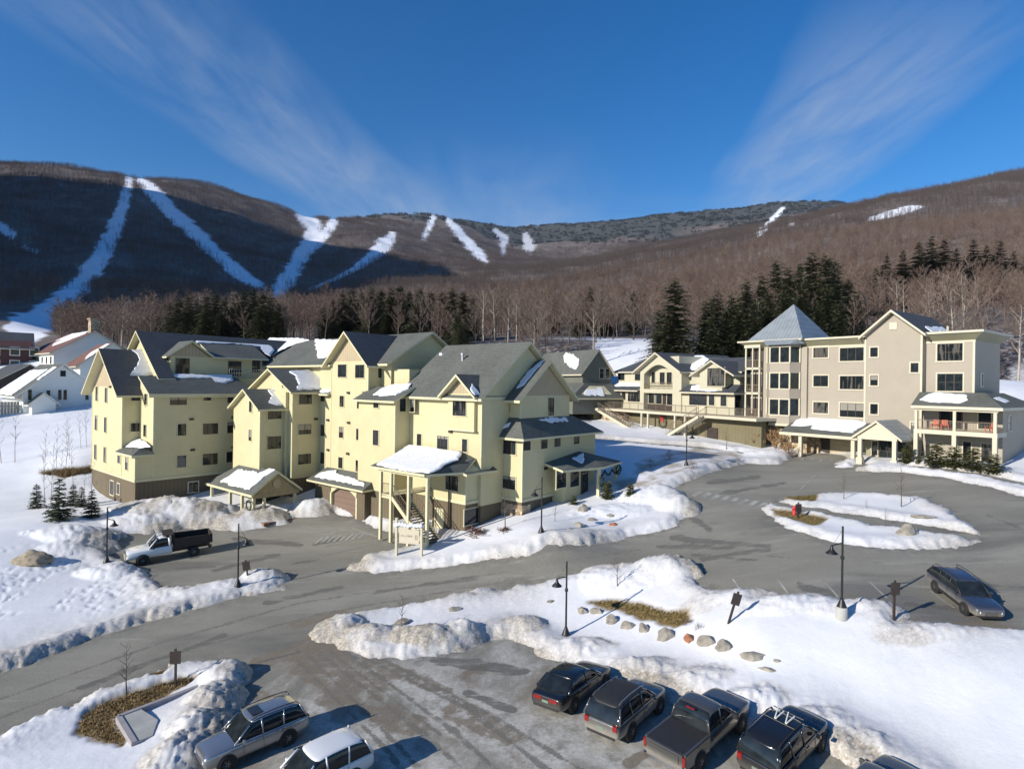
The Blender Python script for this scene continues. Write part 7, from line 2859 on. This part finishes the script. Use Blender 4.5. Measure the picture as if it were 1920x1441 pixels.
def conifer_geo(seed, h, rad, layers=22, per=9, dens=1.0, taper=1.0, base=.08, droop=.25, irregular=.25):
    rr = random.Random(seed)
    g, t = Geo(), Geo()
    t.stick((0, 0, -.6), (0, 0, h * .96), h * .016 + .05, .02, 6)
    side_bias = rr.uniform(0, 6.28)
    for L in range(layers):
        f = (L + rr.uniform(-.3, .3)) / layers
        f = max(0, min(.985, f))
        z0 = h * (base + (1 - base) * f)
        rl = rad * (1 - f) ** taper * (1 + .12 * math.sin(f * 19 + seed)) + .12
        n = max(4, int(per * (.45 + .55 * (1 - f)) * dens))
        a0 = rr.uniform(0, 6.28)
        for i in range(n):
            a = a0 + 6.283 * i / n + rr.uniform(-.35, .35)
            ln = rl * (1 + rr.uniform(-irregular, irregular)) * (1 + .12 * math.cos(a - side_bias))
            dz = -droop * ln * rr.uniform(.4, 1.3) + (.25 * ln if f > .8 else 0)
            ca, sa = math.cos(a), math.sin(a)
            z = z0 + rr.uniform(-.8, .8) * h / layers
            p0 = np.array([0, 0, z])
            p1 = np.array([ca * ln, sa * ln, z + dz])
            t.stick(p0, p0 + (p1 - p0) * .7, .03, .01, 3) if L % 2 == 0 else None
            m = max(3, int(ln / .30))
            for j in range(m):
                q = (j + .6 + rr.uniform(-.3, .3)) / m
                c = p0 + (p1 - p0) * q + np.array([0, 0, .10 * math.sin(q * 3.1) * ln])
                w = (.42 + .50 * (1 - q)) * min(1.0, .35 + ln * .28) * rr.uniform(.7, 1.3)
                for s in (1, -1):
                    tip = c + np.array([ca, sa, 0]) * w * .75 + s * np.array([-sa, ca, 0]) * w + np.array([0, 0, rr.uniform(-.35, .12) * w])
                    b = c - np.array([ca, sa, 0]) * w * .25 + np.array([0, 0, rr.uniform(-.10, .10)])
                    b2 = c + np.array([ca, sa, 0]) * w * .55 + np.array([0, 0, rr.uniform(-.05, .16) * w])
                    g.tri(b, tip, b2)
    # leader
    for i in range(5):
        a = i * 1.26
        g.tri(np.array([0, 0, h * .93]), np.array([.15 * math.cos(a), .15 * math.sin(a), h * .95]), np.array([0, 0, h]))
    return g, t


def bare_geo(seed, h, spread=.30, limbs=15, subs=5, twigs=4, fork=.30, thick=1.0, tw_r=.026):
    rr = random.Random(seed)
    g, t = Geo(), Geo()
    # slightly bent trunk
    pts = []
    x = y = 0.0
    bx, by = rr.uniform(-.04, .04), rr.uniform(-.04, .04)
    for i in range(7):
        f = i / 6
        pts.append(np.array([x, y, h * .9 * f - (.5 if i == 0 else 0)]))
        x += h * (bx + rr.uniform(-.018, .018)) * .3
        y += h * (by + rr.uniform(-.018, .018)) * .3
    r0 = (.011 * h + .03) * thick
    for i in range(6):
        t.stick(pts[i], pts[i + 1], r0 * (1 - i / 6.4), r0 * (1 - (i + 1) / 6.4), 5)

    def at(f):
        q = min(5.999, f * 6)
        i = int(q)
        return pts[i] + (pts[i + 1] - pts[i]) * (q - i)
    for i in range(limbs):
        f = fork + (1 - fork) * (i + rr.random()) / limbs
        f = min(f, .99)
        p0 = at(f)
        a = i * 2.4 + rr.uniform(-.5, .5)
        up = rr.uniform(.55, 1.25) + .35 * f
        ln = h * spread * (1.15 - .65 * f) * rr.uniform(.7, 1.2)
        d = np.array([math.cos(a), math.sin(a), up])
        d /= np.linalg.norm(d)
        p1 = p0 + d * ln
        pm = p0 + d * ln * .5 + np.array([0, 0, -.03 * ln])
        rl = r0 * .42 * (1.05 - f)+.012
        t.stick(p0, pm, rl, rl * .65, 4)
        t.stick(pm, p1, rl * .65, tw_r, 4)
        for j in range(subs):
            q = .25 + .75 * (j + rr.random()) / subs
            b0 = p0 + (p1 - p0) * min(q, 1)
            da = np.array([rr.uniform(-1, 1), rr.uniform(-1, 1), rr.uniform(.1, 1.2)]) + d * .9
            da /= np.linalg.norm(da)
            bl = ln * rr.uniform(.25, .5)
            b1 = b0 + da * bl
            g.stick(b0, b1, tw_r * 1.5, tw_r * .8, 3)
            for k in range(twigs):
                c0 = b0 + (b1 - b0) * rr.uniform(.2, 1)
                dc = np.array([rr.uniform(-1, 1), rr.uniform(-1, 1), rr.uniform(-.2, 1.1)]) + da * .8
                dc /= np.linalg.norm(dc)
                cl_ = bl * rr.uniform(.35, .75)
                c1 = c0 + dc * cl_
                n = np.cross(dc, np.array([rr.uniform(-1, 1), rr.uniform(-1, 1), rr.uniform(-1, 1)]))
                n /= (np.linalg.norm(n) + 1e-6)
                g.tri(c0 - n * tw_r, c0 + n * tw_r, c1)
                m_ = c0 + (c1 - c0) * .5
                e = m_ + (dc * .5 + n * rr.choice((-1, 1)) * .8) * cl_ * .4
                g.tri(m_ - dc * tw_r, m_ + dc * tw_r, e)
    return g, t


def tree_obj(name, kinds, px, Y, top_py=None, h=None, label=None, cat='tree', group=None, wpos=None, zrot=None, wscale=1.0, sink=.15, zadd=0.0):
    """a tree of its own: Empty > trunk, crown (mesh data shared between trees of one kind)"""
    crown, trunk, h0 = kinds[rng.randrange(len(kinds))]
    if wpos is None:
        x = (px - 960) / FPX * Y
        y = Y
    else:
        x, y = wpos
    z = gz(x, y)
    if top_py is not None:
        P = at_depth(px, top_py, y)
        h = P[2] - z
    s = h / h0
    root = empty(name, (x, y, z - sink + zadd), rng.uniform(0, 6.28) if zrot is None else zrot)
    root.scale = (s * wscale, s * wscale, s)
    tag(root, label, cat, group)
    for nm, me in (('trunk', trunk), ('crown', crown)):
        o = bpy.data.objects.new(nm, me)
        COL.objects.link(o)
        o.parent = root
    return root


def kinds_of(fn, seeds, h, matc, matt, nm, **k):
    out = []
    for s in seeds:
        g, t = fn(s, h, **k)
        out.append((g.mesh(nm + '_crown', M[matc]), t.mesh(nm + '_trunk', M[matt]), h))
    return out


K_HEM = kinds_of(conifer_geo, range(1, 7), 20.0, 'needle', 'bark', 'hemlock', rad=5.2, layers=34, per=15, taper=.62, base=.10, droop=.18, irregular=.42)
K_PINE = kinds_of(conifer_geo, range(11, 15), 20.0, 'needle2', 'bark', 'spruce', rad=3.9, layers=34, per=12, taper=.9, base=.06, droop=.30, irregular=.25)
K_SMALL = kinds_of(conifer_geo, range(21, 25), 4.0, 'needle2', 'bark', 'young_spruce', rad=1.15, layers=16, per=10, taper=.85, base=.03, droop=.08, irregular=.18)
K_YEW = kinds_of(conifer_geo, range(31, 34), 2.6, 'yew', 'bark', 'yew', rad=1.1, layers=12, per=10, taper=.5, base=.03, droop=-.35, irregular=.30)
K_THUJA = kinds_of(conifer_geo, range(41, 43), 2.4, 'yew', 'bark', 'thuja', rad=.62, layers=14, per=9, taper=.45, base=.03, droop=-.5, irregular=.15)
K_BARE = kinds_of(bare_geo, range(51, 58), 15.0, 'twig', 'bark', 'hardwood', limbs=17, subs=7, twigs=6)
K_BARE2 = kinds_of(bare_geo, range(61, 65), 15.0, 'twig2', 'bark', 'grey_hardwood', limbs=18, subs=6, twigs=5, spread=.38, fork=.22)
K_BIRCH = kinds_of(bare_geo, range(71, 74), 14.0, 'twig2', 'birch', 'birch', limbs=11, subs=4, twigs=4, spread=.24, fork=.42, thick=1.2)
K_SAP = kinds_of(bare_geo, range(81, 84), 4.0, 'twig', 'bark', 'sapling', limbs=12, subs=3, twigs=3, spread=.22, fork=.35, tw_r=.006, thick=.8)
K_RUST = kinds_of(bare_geo, range(98, 100), 1.6, 'rust', 'rust', 'rusty_bush', limbs=26, subs=7, twigs=6, spread=.6, fork=.02, tw_r=.014, thick=.6)
K_THIN = kinds_of(bare_geo, range(85, 88), 6.0, 'twig2', 'twig2', 'thin_sapling', limbs=10, subs=3, twigs=3, spread=.16, fork=.35, tw_r=.006, thick=.35)
K_BUSH = kinds_of(bare_geo, range(91, 94), 1.6, 'twig', 'twig', 'bush', limbs=16, subs=5, twigs=4, spread=.6, fork=.02, tw_r=.006, thick=.8)
K_LEAFB = kinds_of(bare_geo, range(95, 97), 2.2, 'dryleaf', 'bark', 'leafy_bush', limbs=22, subs=7, twigs=6, spread=.55, fork=.02, tw_r=.022, thick=.6)

HG = 'tall dark hemlocks behind the beige lodge'
for px, ty, Y in [(1322, 560, 120), (1345, 545, 130), (1368, 548, 117), (1398, 522, 126), (1425, 512, 136), (1452, 486, 131), (1474, 500, 121), (1497, 492, 141), (1520, 472, 131), (1545, 474, 126),
                  (1565, 492, 136), (1588, 520, 128), (1440, 545, 116), (1500, 530, 118), (1384, 560, 113), (1548, 530, 119), (1606, 545, 121), (1470, 540, 112), (1530, 560, 113), (1412, 560, 112), (1575, 560, 113), (1335, 585, 112), (1358, 575, 114), (1335, 552, 124)]:
    tree_obj('hemlock', K_HEM, px, Y, ty, label='tall dark hemlock in the dense clump rising behind the beige lodge tower', group=HG, wscale=.9)
tree_obj('hemlock', K_HEM, 1262, 113, 520, label='big dark hemlock standing alone behind the clubhouse roof', wscale=1.05)
tree_obj('hemlock', K_HEM, 1236, 116, 580, label='shorter hemlock at the left foot of the lone big hemlock', wscale=1.0)
for px, ty, Y in [(1720, 452, 232), (1743, 440, 240), (1767, 446, 236), (1790, 462, 228), (1822, 445, 240), (1846, 456, 236), (1872, 450, 244), (1898, 468, 232), (1660, 476, 205), (1690, 468, 212), (1640, 500, 185), (1728, 470, 220), (1806, 480, 215), (1858, 475, 222), (1920, 480, 215)]:
    tree_obj('spruce', K_PINE, px, Y, ty, label='green spruce in the row halfway up the wooded slope at right', group='spruces halfway up the right slope', wscale=1.5)
for px, ty, Y in [(1086, 548, 205), (1105, 538, 198), (1124, 545, 210), (1140, 552, 200), (1186, 545, 172), (1040, 575, 190), (1080, 585, 160), (1000, 590, 180)]:
    tree_obj('hemlock', K_HEM, px, Y, ty, label='dark hemlock among bare trees above the green house', group='hemlocks above the green house', wscale=.95)
for px, ty, Y in [(842, 600, 140), (858, 582, 135), (872, 590, 145), (862, 600, 132)]:
    tree_obj('hemlock', K_HEM, px, Y, ty, label='dark hemlock in the small clump directly above the lodge ridge', group='hemlock clump above the lodge ridge', wscale=.9)
for px, ty, Y in [(318, 565, 165), (334, 556, 160), (350, 552, 155), (368, 558, 165), (385, 552, 150), (402, 548, 160), (420, 553, 155), (438, 546, 165), (455, 543, 155), (472, 541, 160), (490, 545, 150), (505, 553, 160), (520, 566, 150), (342, 575, 165), (376, 572, 156), (410, 570, 172), (445, 565, 156), (480, 562, 172), (508, 575, 158), (297, 590, 175)]:
    tree_obj('hemlock', K_HEM, px, Y, ty, label='dark hemlock in the belt at the foot of the ski hill, left', group='hemlock belt below the ski trails', wscale=1.05)
for px, ty, Y in [(606, 572, 155), (622, 560, 160), (640, 546, 165), (658, 540, 170), (676, 545, 174), (694, 536, 156), (712, 540, 175), (730, 537, 165), (748, 531, 170), (766, 543, 174), (786, 538, 154), (806, 546, 172), (828, 545, 175), (846, 538, 156), (866, 544, 154), (886, 556, 165), (640, 570, 175), (676, 568, 166), (712, 566, 175), (752, 562, 159), (790, 568, 175), (826, 572, 166)]:
    tree_obj('hemlock', K_HEM, px, Y, ty, label='dark hemlock in the belt behind the tower gable', group='hemlock belt behind the tower gable', wscale=1.05)
# young spruces by the yellow lodge
for px, ty, by, lab in [(68, 904, 952, 'young spruce farthest left in the snow beside the lodge'), (110, 896, 973, 'largest young spruce in the group left of the lodge'), (137, 905, 947, 'slim young spruce just behind the largest one'),
                        (153, 912, 950, 'small young spruce between slim one and lodge'), (172, 918, 969, 'young spruce closest to the lodge corner')]:
    P = surf(px, by)
    top = at_depth(px, ty, P.y)
    tree_obj('young_spruce', K_SMALL, px, P.y, None, float(top[2] - P.z), lab, 'spruce', 'young spruces left of the lodge', wpos=(P.x, P.y), sink=-.15)
# yews and thujas at the lodges
for px, ty, by, lab, K, nm in [(1755, 828, 872, 'yew left of the four before the porch', K_YEW, 'yew'), (1789, 834, 876, 'second yew, before the middle porch post', K_YEW, 'yew'), (1824, 838, 880, 'third yew, before the right ground floor window', K_YEW, 'yew'),
                               (1862, 845, 884, 'rightmost and broadest yew before the porch', K_YEW, 'yew'), (1701, 830, 866, 'pointed green thuja right of the entrance porch', K_THUJA, 'thuja'), (1722, 848, 866, 'small dark thuja at the corner porch post', K_THUJA, 'thuja'),
                               (1138, 897, 934, 'olive thuja before the corner pavilion', K_THUJA, 'thuja'), (1182, 893, 926, 'olive thuja standing in the shade right of the pavilion', K_THUJA, 'thuja'), (1076, 925, 945, 'low dark evergreen below the pavilion window', K_YEW, 'yew')]:
    P = surf(px, by)
    top = at_depth(px, ty, P.y)
    tree_obj(nm, K, px, P.y, None, float(top[2] - P.z), lab, 'shrub', 'evergreen shrubs at the lodges', wpos=(P.x, P.y), sink=0)
# saplings
for px, ty, by, lab in [(237, 1190, 1304, 'thin bare sapling beside the dry grass strip, bottom left'), (752, 1085, 1172, 'thin bare sapling with a stone at its foot on the snow island'), (1158, 1020, 1100, 'thin bare sapling on the island right of the lamp'),
                        (948, 905, 990, 'thin bare sapling before the stone pier'), (1582, 880, 935, 'bare sapling on the far edge of the roundabout'), (1690, 868, 950, 'taller bare sapling in the roundabout snow'), (1040, 930, 977, 'thin sapling on the bank below the end wall'),
                        (1362, 795, 842, 'small spreading bare tree in the snow below the deck'), (1425, 800, 832, 'bare sapling near the tower base'), (1310, 790, 822, 'bare sapling by the right deck stair'), (1388, 790, 826, 'bare sapling before the olive wall'),
                        (1660, 950, 985, 'short twiggy sapling on the roundabout'), (1624, 925, 952, 'twiggy low sapling by the roundabout path')]:
    P = surf(px, by)
    top = at_depth(px, ty, P.y)
    tree_obj('sapling', K_SAP, px, P.y, None, float(top[2] - P.z), lab, 'sapling', 'bare saplings in the snow', wpos=(P.x, P.y), sink=0)
for px, by, h, K, lab in [(1455, 842, 2.6, K_LEAFB, 'bush with tan leaves left of the stone base'), (1420, 836, 2.3, K_LEAFB, 'tan leaved bush farther left before the wall'), (1478, 850, 1.8, K_LEAFB, 'low tan leaved bush beside the canopy post'),
                          (1255, 862, 1.3, K_BUSH, 'bare bush in the shaded mulch bed'), (1220, 878, 1.2, K_BUSH, 'bare bush left in the shaded mulch bed'), (1300, 878, 1.2, K_BUSH, 'bare bush right in the shaded mulch bed'),
                          (893, 1003, .9, K_RUST, 'low red brown shrub on the lodge bank'), (948, 995, .6, K_RUST, 'smaller red brown shrub beside it on the lodge bank'), (1285, 1172, .7, K_BUSH, 'twiggy bush at the right end of the olive grass'), (1310, 1180, .6, K_BUSH, 'twiggy bush above the broad grey boulder')]:
    P = surf(px, by)
    tree_obj('bush', K, px, P.y, None, h, lab, 'bush', 'bare and dry bushes', wpos=(P.x, P.y), sink=.05, wscale=2.3 if K is K_RUST else 1.0)
for i in range(16):
    px = 84 + 6.2 * i + rng.uniform(-3, 3)
    Y = rng.uniform(64, 80)
    tree_obj('sapling', K_THIN, px, Y, None, rng.uniform(4, 7.5), 'bare spindly sapling in the thicket left of the yellow lodge', 'sapling', 'sapling thicket left of the yellow lodge', wscale=.8)
for px in (6, 30):
    tree_obj('sapling', K_THIN, px, 75, None, 7.5, 'thin bare tree on the snowy slope at the left edge', 'sapling', 'thin trees at the left edge')

# bare hardwoods: the nearest ones each a tree of its own
TREES = []
cand = []
while len(cand) < 5200:
    px = rng.uniform(-120, 2040)
    Y = math.exp(rng.uniform(math.log(112), math.log(330)))
    if rng.random() > (Y / 330) ** 2:
        continue
    cand.append((px, Y))


def free_spot(px, Y):
    x = (px - 960) / FPX * Y
    if Y < 152 and 1118 < px < 1225 and Y > 105:
        return False
    if px < 110 and Y < 420:
        return False
    if px < 215 and Y < 175:
        return False
    if px < 640 and Y < 150:
        return False
    if 1000 < px < 1420 and Y < 122:
        return False
    if px > 1380 and Y < 116:
        return False
    if (285 < px < 530 or 595 < px < 905) and Y < 182 and int(px * 7 + Y * 3) % 10 > 2:
        return False
    if 640 <= px <= 1000 and Y < 128:
        return False
    if px > 1860 and Y < 128:
        return False
    return True


spots = []
for px, Y in cand:
    if not free_spot(px, Y):
        continue
    x = (px - 960) / FPX * Y
    if any((x - a) ** 2 + (Y - b) ** 2 < 3.6 ** 2 for a, b in spots):
        continue
    spots.append((x, Y))
spots.sort(key=lambda p: p[1])
SINGLE = spots[:285]
for i, (x, y) in enumerate(SINGLE):
    q = i % 12
    if q == 5:
        tree_obj('birch', K_BIRCH, 0, y, None, rng.uniform(11, 16), 'pale barked birch among the bare trees on the near slope', 'tree', 'pale birches on the near slope', wpos=(x, y))
    elif q in (2, 8, 10):
        tree_obj('hardwood', K_BARE2, 0, y, None, rng.uniform(9, 14), 'bare grey hardwood on the near wooded slope', 'tree', 'bare grey hardwoods on the near slope', wpos=(x, y))
    else:
        tree_obj('hardwood', K_BARE, 0, y, None, rng.uniform(8, 13.5), 'bare brown hardwood on the near wooded slope', 'tree', 'bare brown hardwoods on the near slope', wpos=(x, y))
for px, ty, Y in [(1000, 588, 126), (1908, 558, 118)]:
    tree_obj('birch', K_BIRCH, px, Y, ty, label='leaning pale birch ' + ('above the ridge of the yellow lodge' if px < 1500 else 'with a broken top at the right edge'), wscale=1.1)
tree_obj('hardwood', K_BARE2, 1780, 122, 505, label='broad bare tree with many upright limbs behind the beige gable', wscale=1.25)


# the rest of the woods, one object each
def forest(name, label, pts, scales, kinds, mat_names, tall=15.0):
    col = bpy.data.collections.new(name + '_kinds')
    for i, (c, t, h0) in enumerate(kinds):
        bm = bmesh.new()
        bm.from_mesh(c)
        if t is not None:
            bm.from_mesh(t)
        me = bpy.data.meshes.new(name + '_tree')
        bm.to_mesh(me)
        bm.free()
        me.materials.append(c.materials[0])
        col.objects.link(bpy.data.objects.new(name + '_tree', me))
    me = bpy.data.meshes.new(name)
    me.vertices.add(len(pts))
    me.vertices.foreach_set('co', np.asarray(pts, np.float32).ravel())
    a = me.attributes.new('scale', 'FLOAT', 'POINT')
    a.data.foreach_set('value', np.asarray(scales, np.float32))
    a = me.attributes.new('turn', 'FLOAT', 'POINT')
    a.data.foreach_set('value', nrng.uniform(0, 6.28, len(pts)).astype(np.float32))
    o = bpy.data.objects.new(name, me)
    COL.objects.link(o)
    tag(o, label, 'forest', kind='stuff')
    ng = bpy.data.node_groups.new(name, 'GeometryNodeTree')
    ng.interface.new_socket('Geometry', in_out='INPUT', socket_type='NodeSocketGeometry')
    ng.interface.new_socket('Geometry', in_out='OUTPUT', socket_type='NodeSocketGeometry')
    gi, go = ng.nodes.new('NodeGroupInput'), ng.nodes.new('NodeGroupOutput')
    ci = ng.nodes.new('GeometryNodeCollectionInfo')
    ci.inputs['Collection'].default_value = col
    ci.inputs['Separate Children'].default_value = True
    ci.inputs['Reset Children'].default_value = True
    ip = ng.nodes.new('GeometryNodeInstanceOnPoints')
    ip.inputs['Pick Instance'].default_value = True
    at_s = ng.nodes.new('GeometryNodeInputNamedAttribute')
    at_s.data_type = 'FLOAT'
    at_s.inputs['Name'].default_value = 'scale'
    at_r = ng.nodes.new('GeometryNodeInputNamedAttribute')
    at_r.data_type = 'FLOAT'
    at_r.inputs['Name'].default_value = 'turn'
    cx_ = ng.nodes.new('ShaderNodeCombineXYZ')
    ng.links.new(at_r.outputs[0], cx_.inputs[2])
    e2r = ng.nodes.new('FunctionNodeEulerToRotation')
    ng.links.new(cx_.outputs[0], e2r.inputs[0])
    mp = ng.nodes.new('GeometryNodeMeshToPoints')
    ng.links.new(gi.outputs[0], mp.inputs[0])
    ng.links.new(mp.outputs[0], ip.inputs['Points'])
    ng.links.new(ci.outputs[0], ip.inputs['Instance'])
    ng.links.new(e2r.outputs[0], ip.inputs['Rotation'])
    ng.links.new(at_s.outputs[0], ip.inputs['Scale'])
    ng.links.new(ip.outputs[0], go.inputs[0])
    md = o.modifiers.new('scatter', 'NODES')
    md.node_group = ng
    return o


def scatter(n, y0, y1, px0=-160, px1=2080):
    """uniform per ground area inside the fan"""
    Y = np.sqrt(nrng.uniform(y0 ** 2, y1 ** 2, n))
    px = nrng.uniform(px0, px1, n)
    return (px - 960) / FPX * Y, Y


def keep_wood(x, y):
    z = ground(x, y)
    tm = trail_mask(x, y, z)
    px_ = 960 + FPX * x / y
    return z, (tm < .3) & ~((px_ < 105) & (y < 460))


rest = np.array(spots[285:])
x, y = scatter(6500, 330, 760)
x, y = np.r_[rest[:, 0], x], np.r_[rest[:, 1], y]
z, k = keep_wood(x, y)
x, y, z = x[k], y[k], z[k]
forest('hardwood_forest', 'brown bare hardwood forest covering the near slopes', np.c_[x, y, z - .3], nrng.uniform(.65, 1.15, len(x)), K_BARE[:5] + K_BARE2[:2], None)


def grove(seed, n, rad, kind):
    """a clump of small distant trees as one mesh"""
    rr = random.Random(seed)
    c = Geo()
    for i in range(n):
        a, q = rr.uniform(0, 6.28), rad * math.sqrt(rr.random())
        ox, oy = q * math.cos(a), q * math.sin(a)
        h = rr.uniform(9, 16)
        if kind == 'bare':
            c.stick((ox, oy, -4), (ox, oy, h * .8), .16, .05, 3)
            for j in range(16):
                f = rr.uniform(.28, 1)
                b = rr.uniform(0, 6.28)
                ln = h * .26 * (1.2 - .6 * f)
                p0 = np.array([ox, oy, h * .85 * f])
                d = np.array([math.cos(b), math.sin(b), rr.uniform(.5, 1.5)])
                p1 = p0 + d * ln * .75
                n_ = np.cross(d, np.array([0, 0, 1.0]))
                n_ /= np.linalg.norm(n_) + 1e-6
                c.tri(p0 - n_ * .05, p0 + n_ * .05, p1)
                for k in range(3):
                    q0 = p0 + (p1 - p0) * rr.uniform(.3, .9)
                    q1 = q0 + np.array([rr.uniform(-1, 1), rr.uniform(-1, 1), rr.uniform(.1, 1)]) * ln * .5
                    c.tri(q0 - n_ * .05, q0 + n_ * .05, q1)
        else:
            for L in range(7):
                f = L / 7
                zz = h * (.1 + .85 * f)
                rl = h * .20 * (1 - f) + .3
                for j in range(6):
                    b = rr.uniform(0, 6.28)
                    t = np.array([ox + rl * math.cos(b), oy + rl * math.sin(b), zz - rl * .3])
                    s = np.array([-math.sin(b), math.cos(b), 0]) * rl * .4
                    c.tri(np.array([ox, oy, zz + rl * .5]), t + s, t - s)
    return c


M['far_twig'] = simple('far_twigs', (.115, .088, .076), .95, .004, .35)
M['far_needle'] = simple('far_needles', (.036, .044, .038), .9, .004, .35)
GB = [(grove(s, 9, 13, 'bare').mesh('grove', M['far_twig']), None, 1) for s in range(4)]
GC = [(grove(s + 20, 9, 13, 'con').mesh('grove', M['far_needle']), None, 1) for s in range(4)]
x, y = scatter(30000, 740, 2900)
x2, y2 = scatter(6000, 2900, 4700)
x, y = np.r_[x, x2], np.r_[y, y2]
z, k = keep_wood(x, y)
# spruce takes over near the ridges and at random
sp_ = fbm(x / 240, y / 240, 4, 91) * .6 + .55 * smooth(2300, 3600, y) - .05
elev = (z - CAMZ) / y
con = (sp_ + nrng.uniform(-.07, .07, len(x))) > .53
b_, c_ = k & ~con, k & con
forest('far_hardwood_forest', 'grey brown bare forest on the mountain sides', np.c_[x[b_], y[b_], z[b_] - .5], nrng.uniform(.8, 1.25, b_.sum()), GB, None)
forest('far_spruce_forest', 'dark spruce forest along the high ridges', np.c_[x[c_], y[c_], z[c_] - .5], nrng.uniform(.7, 1.2, c_.sum()), GC, None)


# ------------------------------------------------------------------ thin winter air between here and the ridge
mb = MB()
mb.box(-3300, 3300, -420, 5480, -60, 1500)
hz = mb.build('haze', 'snow')
hz.data.materials.clear()
hm = bpy.data.materials.new('haze_air')
hm.use_nodes = True
hn = hm.node_tree
for n in list(hn.nodes):
    hn.nodes.remove(n)
ho = hn.nodes.new('ShaderNodeOutputMaterial')
hv = hn.nodes.new('ShaderNodeVolumePrincipled')
hv.inputs['Color'].default_value = (.72, .82, 1.0, 1)
hv.inputs['Density'].default_value = 0.000026
hv.inputs['Anisotropy'].default_value = .2
hn.links.new(hv.outputs[0], ho.inputs['Volume'])
hz.data.materials.append(hm)
tag(hz, 'faint bluish winter haze over the valley', 'haze', kind='stuff')
